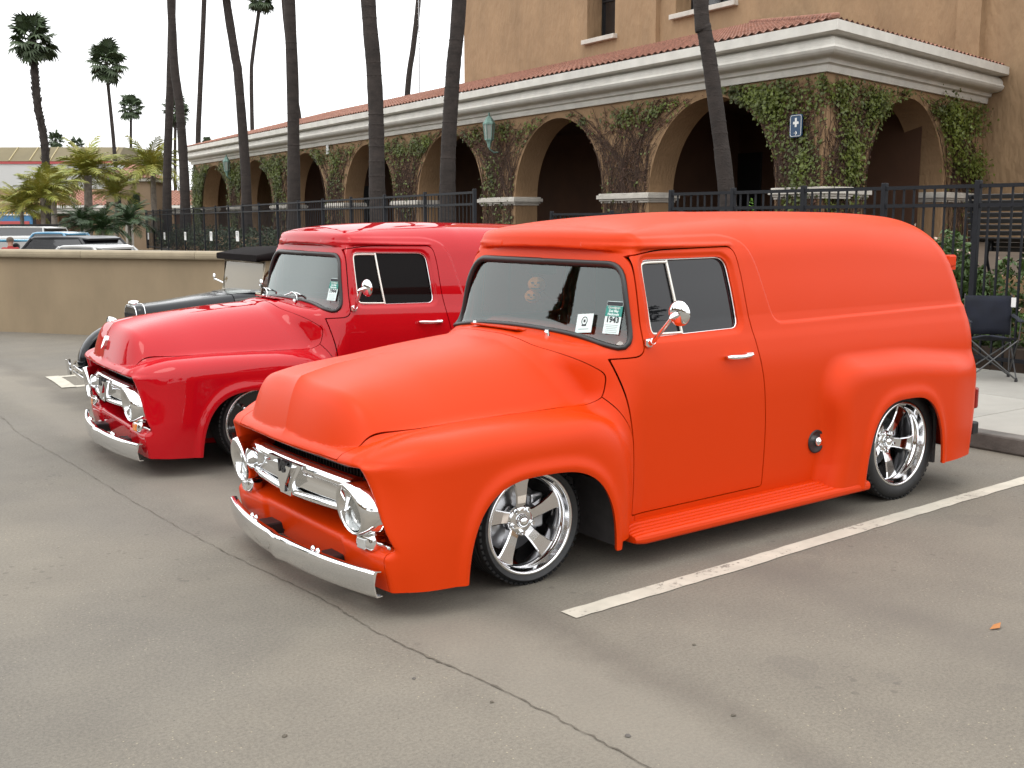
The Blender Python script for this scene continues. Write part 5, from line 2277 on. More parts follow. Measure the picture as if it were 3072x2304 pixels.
def fan_leaf(seed):
    """one palmate leaf: stalk along +x, pleated blade with free drooping tips"""
    r = random.Random(seed)
    mb = MB()
    mb.tube([(0, 0, 0), (0.35, 0, 0.03), (0.75, 0, 0.0)], [0.035, 0.022, 0.016], n=4)
    n = 18
    c = Vector((0.72, 0, 0.0))
    for k in range(n):
        a = R(-128 + 256 * k / (n - 1))
        L_ = 0.78 * (0.72 + 0.28 * math.cos(a * 0.6)) * r.uniform(0.88, 1.08)
        d = Vector((math.cos(a), math.sin(a), 0))
        s_ = Vector((-math.sin(a), math.cos(a), 0))
        zf = 0.10 * math.cos(a)
        dr = r.uniform(0.12, 0.34)
        p0 = c
        p1 = c + d * L_ * 0.6 + Vector((0, 0, zf * 0.6))
        p2 = c + d * L_ + Vector((0, 0, zf * 0.5 - dr))
        w_ = 0.075
        mb.add([p0, p1 + s_ * w_ + Vector((0, 0, -.02)), p1 - s_ * w_ + Vector((0, 0, -.02)), p2, p1 + Vector((0, 0, .02))], [(0, 1, 4), (0, 4, 2), (1, 3, 4), (4, 3, 2)])
    return mb


FANS = [fan_leaf(s).mesh('palm_leaf') for s in (1, 2, 3)]
for me in FANS:
    me.materials.append(FAN)


def fan_palm(label, path, r0, r1, seed, crown=1.0, leaves=30, group='tall fan palms', rings=True, shag=False):
    r = random.Random(seed)
    b = Vector(path[0])
    root = thing('fan_palm', label, 'palm tree', tuple(b), 0, group)
    rel = [tuple(Vector(p) - b) for p in path]
    tr = trunk_mb(rel, r0, r1, seed)
    if rings:
        q = ring_marks(rel, r0, r1, seed + 1)
        tr.v, o = tr.v + q.v, len(tr.v)
        tr.f += [tuple(i + o for i in f) for f in q.f]
        tr.sm += q.sm
    if shag:                                   # stubs of cut leaf bases all the way up
        P = bez(rel, 10)
        for k in range(420):
            i = r.randrange(len(P) - 1)
            q = P[i].lerp(P[i + 1], r.random())
            a = r.uniform(0, 2 * math.pi)
            f = (q.z) / max(rel[-1][2], 1)
            if f < 0.42:
                continue
            rr = r0 + (r1 - r0) * f
            d = Vector((math.cos(a), math.sin(a), 0))
            s_ = Vector((-d.y, d.x, 0))
            q0 = q + d * rr * 0.8
            tr.add([q0 + s_ * .06, q0 - s_ * .06, q0 + d * .14 + Vector((0, 0, .20)), q0 + Vector((0, 0, -.12))], [(0, 1, 2), (0, 2, 3), (1, 3, 2)])
    tr.build('trunk', BARK, root)
    top = Vector(rel[-1])
    for k in range(leaves):
        el = R(82 - 140 * ((k + 0.5) / leaves) ** 0.85 + r.uniform(-7, 7))
        az = k * 2.399 + r.uniform(-0.25, 0.25)
        o = link('palm_leaf', FANS[r.randrange(3)], None, root, tuple(top + Vector((0, 0, -0.35 * k / leaves * crown))))
        o.rotation_euler = (r.uniform(-0.35, 0.35), -el, az)
        s_ = crown * r.uniform(0.85, 1.1)
        o.scale = (s_, s_, s_)
    return root


fan_palm('left one of a crossing pair of tall bare palm trunks at left', [(15.64, 50.79, 1.05), (15.67, 50.77, 2.31), (15.77, 50.70, 4.59), (16.00, 50.54, 7.96), (16.25, 50.35, 12.37), (16.36, 50.27, 15.50)], 0.22, 0.17, 31)
fan_palm('right one of a crossing pair of tall bare palm trunks at left', [(15.01, 46.32, 1.05), (15.01, 46.32, 1.62), (15.04, 46.30, 3.75), (14.98, 46.34, 6.83), (14.85, 46.43, 8.69), (14.83, 46.44, 11.61), (14.86, 46.42, 14.50)], 0.23, 0.17, 32)
fan_palm('leaning palm trunk crossing the left part of the cornice, fronds at the top edge', [(14.59, 38.00, 1.05), (14.59, 37.99, 1.44), (14.61, 37.98, 3.73), (14.49, 38.06, 7.32), (14.41, 38.12, 8.16), (14.20, 38.28, 10.27), (14.12, 38.34, 11.9)], 0.21, 0.155, 33)
fan_palm('straight dark palm trunk in front of the arcade right of the leaning one', [(13.16, 30.40, 1.05), (13.17, 30.39, 1.64), (13.24, 30.34, 5.95), (13.22, 30.35, 8.94), (13.22, 30.35, 14.00)], 0.215, 0.175, 34)
fan_palm('thick dark palm trunk above the red truck roof, left of the lantern', [(11.63, 21.64, 1.05), (11.62, 21.65, 1.65), (11.59, 21.66, 2.27), (11.60, 21.66, 4.45), (11.56, 21.69, 5.89), (11.48, 21.75, 7.41), (11.27, 21.90, 13.50)], 0.215, 0.175, 35)
fan_palm('dark palm trunk at the left edge of the tall upper wall', [(13.66, 21.41, 1.05), (13.66, 21.41, 1.84), (13.69, 21.39, 3.51), (13.82, 21.30, 5.78), (13.96, 21.19, 7.60), (14.27, 20.97, 14.00)], 0.215, 0.17, 36)
fan_palm('grey palm trunk standing before the first arch above the orange truck', [(15.60, 12.62, 1.05), (15.55, 12.65, 1.91), (15.37, 12.78, 3.49), (15.12, 12.96, 5.28), (15.02, 13.03, 5.87), (14.95, 13.08, 6.46), (14.49, 13.42, 13.00)], 0.185, 0.135, 37)
fan_palm('thin palm trunk rising behind the left end of the arcade roof', [(25.41, 73.33, 0.00), (25.63, 73.18, 6.96), (25.87, 73.01, 10.64), (26.32, 72.68, 16.94), (26.54, 72.52, 22.00)], 0.20, 0.16, 38)
fan_palm('thin curved palm behind the roof with dead fronds hanging at the top edge', [(34.69, 85.14, 0.00), (34.75, 85.09, 9.16), (34.82, 85.05, 13.56), (34.96, 84.94, 15.33), (35.52, 84.54, 19.2), (35.61, 84.48, 20.2)], 0.19, 0.15, 39)
fan_palm('slanting palm trunk behind the roof half hidden by a nearer straight trunk', [(29.94, 63.91, 0.00), (29.35, 64.34, 8.34), (28.97, 64.61, 11.06), (28.87, 64.68, 13.34), (28.72, 64.79, 15.98), (28.58, 64.89, 20.00)], 0.20, 0.16, 40)
fan_palm('thin wavy palm trunk behind the roof just left of the upper wall', [(36.15, 63.13, 0.00), (36.74, 62.70, 10.26), (37.12, 62.44, 13.50), (37.43, 62.21, 16.55), (37.77, 61.96, 22.00)], 0.22, 0.17, 41)
fan_palm('full fan palm with shaggy trunk at the far left of the sky', [(12.20, 60.67, 0.00), (12.21, 60.66, 1.10), (12.32, 60.58, 5.65), (12.10, 60.66, 7.90), (12.05, 60.65, 9.87), (12.05, 60.65, 11.55)], 0.22, 0.20, 42, crown=1.02, leaves=34, shag=True)
fan_palm('second fan palm from the left with a round crown and slender trunk', [(25.33, 91.88, 0.00), (25.30, 91.90, 3.89), (25.21, 91.96, 8.52), (25.04, 92.09, 13.08), (25.00, 92.05, 15.0)], 0.20, 0.13, 43, crown=1.35, leaves=30)
fan_palm('smaller distant fan palm right of the round-crowned one', [(40.07, 136.73, 0.00), (40.26, 136.58, 9.48), (40.53, 136.39, 15.7)], 0.22, 0.15, 44, crown=1.25, leaves=28)
fan_palm('distant fan palm whose crown shows behind the crossing trunks', [(41.07, 123.68, 0.00), (41.33, 123.49, 9.45), (41.60, 123.29, 14.4)], 0.22, 0.15, 45, crown=1.3, leaves=28)
fan_palm('tiny far fan palm over the olive roof, just right of the shaggy palm', [(42.75, 184.09, 0.00), (42.90, 183.98, 12.44), (42.95, 183.94, 14.6)], 0.25, 0.2, 46, crown=1.15, leaves=22, rings=False)
fan_palm('tiny far fan palm over the olive roof, behind the bushy palms', [(45.12, 182.38, 0.00), (45.57, 182.06, 11.71), (45.73, 181.94, 13.75)], 0.25, 0.2, 47, crown=1.05, leaves=22, rings=False)
fan_palm('very distant fan palm peeping over the arcade roof', [(69.96, 189.14, 0.00), (69.95, 189.14, 13.62), (69.95, 189.15, 15.2)], 0.25, 0.2, 48, crown=1.0, leaves=20, rings=False)


def frond(seed, droop):
    """one feather frond along +x, arching and drooping"""
    r = random.Random(seed)
    mb = MB()
    L_ = 2.3
    sp = []
    n = 16
    for i in range(n + 1):
        f = i / n
        sp.append(Vector((L_ * (f - 0.16 * f * f * droop), 0, 0.55 * f - droop * 1.15 * f ** 2.3)))
    mb.tube(sp, [0.030 * (1 - 0.8 * i / n) for i in range(n + 1)], n=4, caps=False)
    for i in range(2, n + 1):
        for q in (0.0, 0.5):
            f = min(1, (i + q) / n)
            k = min(int(f * n), n - 1)
            p = sp[k].lerp(sp[k + 1], f * n - k)
            t = (sp[k + 1] - sp[k]).normalized()
            ll = 0.62 * math.sin(math.pi * min(1, 0.12 + 0.86 * f)) + 0.10
            for s_ in (-1, 1):
                d = (t * 0.62 + Vector((0, s_, 0)) * 0.75 + Vector((0, 0, r.uniform(-0.25, 0.30)))).normalized()
                e = p + d * ll * r.uniform(0.8, 1.1) + Vector((0, 0, -0.24 * ll - 0.1 * r.random()))
                m_ = p.lerp(e, 0.5) + Vector((0, 0, 0.05))
                w_ = t * 0.034
                mb.add([p + w_ * .6, p - w_ * .6, m_ - w_, m_ + w_, e], [(0, 1, 2, 3), (3, 2, 4)])
    return mb


FRONDS = [frond(s, d).mesh('palm_frond') for s, d in ((1, 0.9), (2, 1.15), (3, 0.7), (4, 1.35))]
for me in FRONDS:
    me.materials.append(FROND)


def queen_palm(label, base, top, r0, size, seed, n=17, m=FROND):
    r = random.Random(seed)
    b = Vector(base)
    root = thing('queen_palm', label, 'palm tree', base, 0, 'bushy feather palms beyond the beige wall')
    tp = Vector(top) - b
    trunk_mb([(0, 0, 0), tuple(tp * 0.5 + Vector((0.03, 0, 0))), tuple(tp)], r0, r0 * 0.8, seed).build('trunk', BARKL, root)
    for k in range(n):
        el = R(78 - 88 * ((k + 0.5) / n) ** 1.1 + r.uniform(-8, 8))
        o = link('palm_frond', FRONDS[r.randrange(4)], None, root, tuple(tp))
        o.rotation_euler = (r.uniform(-0.5, 0.5), -el, k * 2.399 + r.uniform(-0.3, 0.3))
        s_ = size * r.uniform(0.82, 1.1)
        o.scale = (s_, s_, s_)
        if m != FROND:
            o.material_slots[0].link = 'OBJECT'
            o.material_slots[0].material = m


queen_palm('low green feather palm at the far left before the tan hall', (9.04, 48.15, 0), (9.15, 48.07, 2.7), 0.12, 0.75, 51, n=28)
queen_palm('large green feather palm with a thick trunk left of the crossing trunks', (12.90, 55.23, 0), (13.06, 55.12, 4.0), 0.25, 1.0, 52, n=34)
queen_palm('tall yellowing feather palm just left of the crossing trunks', (17.03, 57.19, 1.0), (17.10, 57.14, 4.3), 0.17, 1.05, 53, n=26)
queen_palm('ragged yellow feather palm between the two larger ones', (14.70, 56.40, 0), (14.79, 56.34, 3.0), 0.10, 0.75, 54, n=20)
queen_palm('small dark feather palm low behind the black car roof', (11.01, 49.20, 0), (11.05, 49.17, 1.45), 0.10, 0.65, 55, n=24, m=FRONDD)
queen_palm('small dark feather palm beside the white post', (11.83, 48.61, 0), (11.87, 48.58, 1.25), 0.10, 0.65, 56, n=24, m=FRONDD)
queen_palm('small dark feather palm at the start of the far iron fence', (13.73, 50.94, 0), (13.78, 50.90, 1.5), 0.10, 0.75, 57, n=24, m=FRONDD)
queen_palm('middle-sized olive feather palm behind the shaggy trunk', (10.72, 53.11, 0), (10.81, 53.04, 3.2), 0.16, 0.8, 58, n=26)
queen_palm('leaning feather palm at left with a pale trunk', (8.29, 48.70, 0), (8.36, 48.64, 2.1), 0.10, 0.75, 59, n=24)


def bush(name, label, c, size, n, leaf, m, seed, group=None, blossom=0, cat='shrub'):
    r = random.Random(seed)
    root = thing(name, label, cat, c, 0, group)
    pts = []
    lobes = [(r.uniform(-.6, .6), r.uniform(-.6, .6), r.uniform(0.25, 0.85), r.uniform(0.22, 0.42)) for _ in range(max(5, int(size[0] * size[1] * 6)))]
    for k in range(n):
        lx, ly, lz, lr = r.choice(lobes)
        d = Vector((r.gauss(0, 1), r.gauss(0, 1), r.gauss(0, 1))).normalized() * lr * r.uniform(0.75, 1.08)
        p = Vector(((lx + d.x) * size[0] * 0.62, (ly + d.y) * size[1] * 0.62, max(0.02, (lz + d.z) * size[2] * 0.85)))
        pts.append(p)
    leaf_cloud(pts, leaf, r, narrow=0.5).build('foliage', m, root, kind='stuff')
    sm = MB()
    for k in range(9):
        a = r.uniform(0, 6.28)
        e = Vector((math.cos(a) * size[0] * .35, math.sin(a) * size[1] * .35, size[2] * r.uniform(.5, .8)))
        sm.tube([(0, 0, 0), tuple(e * 0.5 + Vector((0, 0, .05))), tuple(e)], [0.014, 0.009, 0.005], n=4)
    sm.build('branches', IVYSTEM, root)
    if blossom:
        leaf_cloud([r.choice(pts) * 1.04 for _ in range(blossom)], leaf * 0.6, r, narrow=0.9).build('blossom', PETAL, root, kind='stuff')


bl = ['flowering shrub at the right edge behind the navy chair', 'bright leafy shrub behind the fence right of the orange truck tail', 'dark shrub behind the fence just past the orange truck roof corner',
      'green shrub in the planter behind the orange truck', 'green shrub in the planter farther behind the orange truck', 'shrub at the near end of the planter outside the picture']
for i, (y, h) in enumerate(((0.9, 0.95), (1.95, 0.85), (2.75, 1.05), (3.9, 0.8), (5.2, 0.8), (-0.4, 0.9))):
    bush('planter_shrub', bl[i], (8.45, y, 0.34), (1.0, 1.25, h * 1.25), 2000, 0.085, SHRUB, 70 + i, 'shrubs in the planter behind the fence', blossom=40)
for i in range(10):
    t = 14 + 3.1 * i
    c = Vector((7.74, 11.23, 0)) + fdir * t + Vector((0.9, 0, 0.3))
    bush('hedge_bush', 'dark clipped hedge bush behind the long iron fence, %s' % ['nearest, by the red truck roof', 'second from the near end', 'third from the near end', 'fourth from the near end', 'fifth from the near end', 'fifth from the far end', 'fourth from the far end', 'third from the far end', 'second from the far end', 'farthest, by the crossing trunks'][i], tuple(c), (1.5, 2.6, 1.25), 900, 0.12, HEDGE, 90 + i, 'hedge bushes behind the long iron fence')
bush('sprout', 'small bright green sprout at the foot of the grey palm trunk', (15.75, 12.25, 1.05), (0.35, 0.35, 1.1), 160, 0.10, mat('sprout_leaf', (0.10, 0.22, 0.02), 0.5, vary=0.3), 120, cat='plant')


# ================================================================== bench, folding chairs
def bench():
    root = thing('park_bench', 'dark slatted park bench on the terrace behind the fence at right', 'bench', (9.42, 2.02, 1.05), R(90))
    sl = MB().box((0, 0, 0), (1.86, 0.055, 0.022), bev=0.005).mesh('slat')
    sl.materials.append(BLACK)
    for k in range(7):
        f = k / 6
        o = link('slat', sl, None, root, (0, -0.02 + 0.09 * f, 0.50 + 0.43 * f))
        o.rotation_euler = (R(78), 0, 0)
    prof_ = [(-0.02, 0.44), (-0.09, 0.425), (-0.16, 0.42), (-0.23, 0.42), (-0.30, 0.425), (-0.37, 0.43), (-0.43, 0.41), (-0.455, 0.355), (-0.455, 0.295)]
    for i, (yy, zz) in enumerate(prof_):
        o = link('slat', sl, None, root, (0, yy, zz))
        o.rotation_euler = (R(0 if i < 6 else (35 if i == 6 else 85)), 0, 0)
    for x in (-0.86, -0.3, 0.86):
        mb = MB()
        mb.tube(bez([(x, 0.10, 0.94), (x, 0.02, 0.55), (x, 0.0, 0.43), (x, -0.20, 0.40), (x, -0.42, 0.40), (x, -0.435, 0.28)], 5), 0.018, n=6)
        mb.tube(bez([(x, 0.0, 0.43), (x, 0.04, 0.25), (x, 0.14, 0.0)], 5), 0.020, n=6)
        mb.tube(bez([(x, -0.38, 0.40), (x, -0.34, 0.2), (x, -0.42, 0.0)], 5), 0.020, n=6)
        mb.build('leg', IRON, root)


bench()


def cloth(mb, quad, nu, nv, sag, th=0.006):
    a, b, c, d = [Vector(q) for q in quad]
    n = (b - a).cross(d - a).normalized()
    vs = []
    for side in (0, 1):
        for i in range(nu + 1):
            for j in range(nv + 1):
                u, v = i / nu, j / nv
                p = a.lerp(b, u).lerp(d.lerp(c, u), v)
                p = p - n * (sag * math.sin(math.pi * u) * (0.4 + 0.6 * math.sin(math.pi * v)) + 0.010 * math.sin(9 * u + 5 * v) * math.sin(7 * v + 2 * u)) - n * th * side
                vs.append(p)
    m = nv + 1
    o = (nu + 1) * m
    fs = []
    for i in range(nu):
        for j in range(nv):
            q = (i * m + j, i * m + j + 1, (i + 1) * m + j + 1, (i + 1) * m + j)
            fs += [q, tuple(o + k for k in reversed(q))]
    for i in range(nu):
        fs += [(i * m, (i + 1) * m, o + (i + 1) * m, o + i * m), (i * m + nv, o + i * m + nv, o + (i + 1) * m + nv, (i + 1) * m + nv)]
    for j in range(nv):
        fs += [(j, o + j, o + j + 1, j + 1), (nu * m + j, nu * m + j + 1, o + nu * m + j + 1, o + nu * m + j)]
    mb.add(vs, fs, True)


mat('dark_pole', (0.12, 0.12, 0.12), 0.4, 0.9)


def camp_chair(label, loc, rz, m, logo):
    root = thing('folding_chair', label, 'folding chair', loc, rz, 'folding camp chairs on the sidewalk')
    root.scale = (0.82, 0.9, 0.97)
    W_ = 0.27
    mb = MB()
    cloth(mb, [(-W_, 0.20, 0.84), (W_, 0.20, 0.84), (W_ * .95, 0.13, 0.44), (-W_ * .95, 0.13, 0.44)], 10, 6, 0.035)
    mb.build('back_cloth', m, root)
    mb = MB()
    cloth(mb, [(-W_ * .95, 0.15, 0.36), (W_ * .95, 0.15, 0.36), (W_, -0.26, 0.43), (-W_, -0.26, 0.43)], 10, 6, 0.05)
    mb.build('seat_cloth', m, root)
    pole = [((-W_, 0.13, 0.02), (-W_, 0.21, 0.86)), ((W_, 0.13, 0.02), (W_, 0.21, 0.86)),
            ((-W_, -0.27, 0.02), (W_, -0.25, 0.42)), ((W_, -0.27, 0.02), (-W_, -0.25, 0.42)),
            ((-W_, 0.13, 0.02), (W_, 0.15, 0.36)), ((W_, 0.13, 0.02), (-W_, 0.15, 0.36)),
            ((-W_, 0.13, 0.03), (-W_, -0.26, 0.42)), ((W_, 0.13, 0.03), (W_, -0.26, 0.42)),
            ((-W_, -0.27, 0.03), (-W_, 0.16, 0.38)), ((W_, -0.27, 0.03), (W_, 0.16, 0.38)),
            ((-W_, -0.26, 0.40), (-W_ * 1.05, -0.27, 0.60)), ((W_, -0.26, 0.40), (W_ * 1.05, -0.27, 0.60))]
    for a, b in pole:
        MB().tube([a, b], 0.0085, n=7).build('pole', MATS['dark_pole'], root)
    for s in (-1, 1):
        ab = MB()
        cloth(ab, [(s * W_ * 1.2, -0.29, 0.60), (s * W_ * .95, -0.29, 0.60), (s * W_ * .95, 0.20, 0.64), (s * W_ * 1.2, 0.20, 0.64)], 3, 6, 0.02)
        ab.build('arm_strap', m, root)
        for yy in (-0.27, 0.13):
            MB().lathe([(0.018, 0), (0.020, 0.012), (0.012, 0.04)], c=(s * W_, yy, 0), n=8).build('foot', BLACK, root)
    if logo:
        MB().box((-0.15, 0.198 - 0.0, 0.795), (0.115, 0.004, 0.052), bev=0.001).build('logo_patch', WHITE, root).location = (0, 0.004, 0)
        text_mb('Coleman', 0.030, 0.001, frame_m((-0.15, 0.198, 0.795), (1, 0, 0), (0, 0, 1))).build('logo_lettering', INK, root)
        MB().box((0.285, 0.17, 0.775), (0.055, 0.004, 0.10), bev=0.001).build('hang_tag', WHITE, root)


face = math.atan2(-0.66, -0.75)
camp_chair('navy folding camp chair with a white logo patch and a hanging white tag', (7.30, 1.32, 0.13), face + R(90), NAVY, True)
camp_chair('dark folding camp chair cut by the right edge of the picture', (7.72, 0.62, 0.13), face + R(118), mat('dark_canvas', (0.035, 0.028, 0.022), 0.9, vary=0.2, vscale=9), False)


# ================================================================== black roadster between the red truck and the wall
def loft(mb, secs, smooth=True, caps=True):
    m = len(secs[0])
    vs = [p for s in secs for p in s]
    fs = [(i * m + j, i * m + (j + 1) % m, (i + 1) * m + (j + 1) % m, (i + 1) * m + j) for i in range(len(secs) - 1) for j in range(m)]
    mb.add(vs, fs, smooth)
    if caps:
        mb.add(secs[0], [tuple(range(m))])
        mb.add(secs[-1], [tuple(range(m))])
    return mb


def rsec(x, hw, z0, z1, rr, n=5):
    """rounded box section at x"""
    pts = []
    for cy, cz, a0 in ((hw - rr, z1 - rr, 0), (-hw + rr, z1 - rr, 90), (-hw + rr, z0 + rr, 180), (hw - rr, z0 + rr, 270)):
        for k in range(n + 1):
            a = R(a0 + 90 * k / n)
            pts.append((x, cy + rr * math.cos(a), cz + rr * math.sin(a)))
    return pts


PAINTBLK = mat('black_car_paint', (0.005, 0.006, 0.008), 0.25, coat=0.5, coat_rough=0.03, spec=0.1)
CLOTHTOP = mat('soft_top_cloth', (0.009, 0.007, 0.007), 0.95, vary=0.2, vscale=8, spec=0.1)
TANLEATHER = mat('tan_leather', (0.20, 0.08, 0.035), 0.6)


def roadster():
    root = thing('black_roadster', 'low black roadster with soft top between the red truck and the beige wall', 'car', (-0.08, 5.8, 0), R(-2.4))
    mb = MB()
    loft(mb, [rsec(0.30, 0.215, 0.40, 0.905, .10), rsec(0.55, 0.265, 0.36, 0.930, .11), rsec(0.85, 0.33, 0.34, 0.965, .12), rsec(1.12, 0.40, 0.32, 0.995, .13)])
    mb.build('hood', PAINTBLK, root)
    mb = MB()
    loft(mb, [rsec(1.125, 0.405, 0.32, 1.0, .13), rsec(1.32, 0.50, 0.30, 1.015, .12), rsec(1.45, 0.56, 0.30, 1.01, .08)])
    loft(mb, [rsec(1.45, 0.57, 0.30, 0.99, .06), rsec(2.5, 0.62, 0.30, 0.97, .08), rsec(3.0, 0.58, 0.32, 0.95, .2), rsec(3.3, 0.46, 0.36, 0.80, .2)])
    mb.build('body', PAINTBLK, root)
    mb = MB()
    loft(mb, [rsec(0.235, 0.20, 0.40, 0.89, .09), rsec(0.25, 0.225, 0.37, 0.915, .10), rsec(0.30, 0.23, 0.37, 0.920, .10)])
    mb.build('radiator_shell', PAINTBLK, root)
    ring = rsec(0.236, 0.212, 0.385, 0.905, .095)
    MB().tube(ring, 0.005, n=6, closed=True).build('shell_trim', CHROME, root)
    MB().tube([tuple(Vector(q) + Vector((0.075, 0, 0))) for q in rsec(0.236, 0.234, 0.37, 0.926, .10)][2:12], 0.004, n=6).build('hood_trim', CHROME, root)
    g = MB()
    for k in range(14):
        g.box((0.228, -0.17 + k * 0.026, 0.62), (0.014, 0.008, 0.42))
    g.build('radiator_grille', BLACK, root)
    MB().lathe([(0.050, -0.01), (0.052, 0.01), (0.045, 0.025), (0.02, 0.032), (0.001, 0.033)], c=(0.27, 0, 0.922), n=20).build('radiator_cap', CHROME, root)
    # frame of the screen
    wf = MB()
    a, b, c, d = (1.33, -0.555, 1.0), (1.37, -0.555, 1.30), (1.37, 0.555, 1.30), (1.33, 0.555, 1.0)
    wf.tube([a, b, c, d], 0.014, n=8, closed=True)
    wo_ = wf.build('windscreen_frame', mat('pale_frame', (0.40, 0.36, 0.28), 0.3, 0.6), root)
    MB().add([a, b, c, d], [(0, 1, 2, 3)]).build('glass', glass_mat('thin_glass', (0.70, 0.74, 0.70), ior=1.35), wo_)
    for s in (-1, 1):
        MB().tube([(1.34, 0.56 * s, 1.06), (1.28, 0.66 * s, 1.10)], 0.010, n=6).lathe([(0.001, -0.01), (0.035, -0.004), (0.038, 0.004), (0.001, 0.01)], c=(1.28, 0.68 * s, 1.12), axis='x', n=14).build('side_mirror', CHROME, root)
    tp = MB()
    loft(tp, [rsec(1.28, 0.58, 1.315, 1.375, .028), rsec(1.6, 0.62, 1.33, 1.43, .04), rsec(2.2, 0.62, 1.31, 1.44, .05), rsec(2.75, 0.60, 1.20, 1.40, .08), rsec(3.0, 0.52, 0.95, 1.18, .08)])
    tp.build('soft_top', CLOTHTOP, root)
    MB().box((1.95, 0, 0.95), (0.5, 1.0, 0.35), bev=0.08).build('seat', TANLEATHER, root)
    MB().tube([tuple(Vector((1.50, -0.28, 1.06)) + Vector((0.05 * math.sin(t), 0.17 * math.cos(t), 0.16 * math.sin(t)))) for t in np.linspace(0, 2 * math.pi, 25)[:-1]], 0.012, n=6, closed=True).build('steering_wheel', TANLEATHER, root)
    for s in (-1, 1):
        secs = []
        for k in range(19):
            a = R(196 - 172 * k / 18)
            rr = 0.375
            cx, cz = 0.33 + rr * math.cos(a) * 1.05, 0.29 + rr * math.sin(a) * 0.92
            hw = 0.115 * (0.35 + 0.65 * math.sin(math.pi * min(1, (k + 2.0) / 9)) if k < 3 else 1.0)
            up = Vector((math.cos(a), 0, math.sin(a)))
            sec_ = []
            for q in range(11):
                v = math.pi * q / 10
                sec_.append(tuple(Vector((cx, 0.72 * s + hw * math.cos(v), cz)) + up * 0.055 * math.sin(v)))
            for q in range(9, 0, -1):
                v = math.pi * q / 10
                sec_.append(tuple(Vector((cx, 0.72 * s + hw * 0.94 * math.cos(v), cz)) + up * 0.042 * math.sin(v)))
            secs.append(sec_)
        f = loft(MB(), secs)
        f.lathe([(0.001, 0.72 * s - 0.095), (0.37, 0.72 * s - 0.09)], c=(0.33, 0, 0.29), axis='y', n=24, a0=0.15, a1=math.pi + 0.1, smooth=False)
        f.lathe([(0.001, 0.72 * s + 0.095), (0.37, 0.72 * s + 0.09)], c=(0.33, 0, 0.29), axis='y', n=24, a0=0.15, a1=math.pi + 0.1, smooth=False)
        f.tube(bez([(0.71, 0.72 * s, 0.42), (1.0, 0.70 * s, 0.26), (1.5, 0.68 * s, 0.22), (2.4, 0.68 * s, 0.22)], 5), 0.06, n=8, flat=(0.35, 1.6))
        f.build('front_fender', PAINTBLK, root)
        hl = MB().lathe([(0.001, 0.10), (0.05, 0.085), (0.085, 0.03), (0.092, -0.01), (0.086, -0.02)], c=(0.13, 0.36 * s, 0.69), axis='x', n=24)
        ho = hl.build('headlight', CHROME, root)
        MB().lathe([(0.086, -0.012), (0.05, -0.028), (0.001, -0.034)], c=(0.13, 0.36 * s, 0.69), axis='x', n=24).build('lens', LENS, ho)
        secs = []
    for fx, rr in ((0.33, 0.30), (2.75, 0.34)):
        for s in (-1, 1):
            wh = MB().lathe([(0.17, -0.05), (0.20, -0.07), (0.20, 0.07), (0.12, 0.05), (0.02, 0.03), (0.001, 0.03)], axis='y', n=28).build('wheel', STEEL, root, (fx, 0.72 * s, rr))
            MB().lathe([(0.20, -0.075), (rr - .03, -0.085), (rr, -0.05), (rr, 0.05), (rr - .03, 0.085), (0.20, 0.075)], axis='y', n=32).build('tyre', RUBBER, wh)
    bm_ = MB()
    for zz in (0.245, 0.30):
        bm_.tube(bez([(-0.12, -0.80, zz), (-0.20, -0.5, zz), (-0.23, 0, zz), (-0.20, 0.5, zz), (-0.12, 0.80, zz)], 6), 0.017, n=8, flat=(1.2, 0.6))
    bm_.build('front_bumper', CHROME, root)
    for s in (-1, 1):
        MB().tube([(-0.22, 0.62 * s, 0.21), (-0.23, 0.62 * s, 0.36)], [0.02, 0.026], n=8).build('bumper_overrider', CHROME, root)
        MB().tube([(-0.2, 0.4 * s, 0.27), (0.5, 0.33 * s, 0.30)], 0.02, n=6).build('bumper_iron', BLACK, root)


roadster()


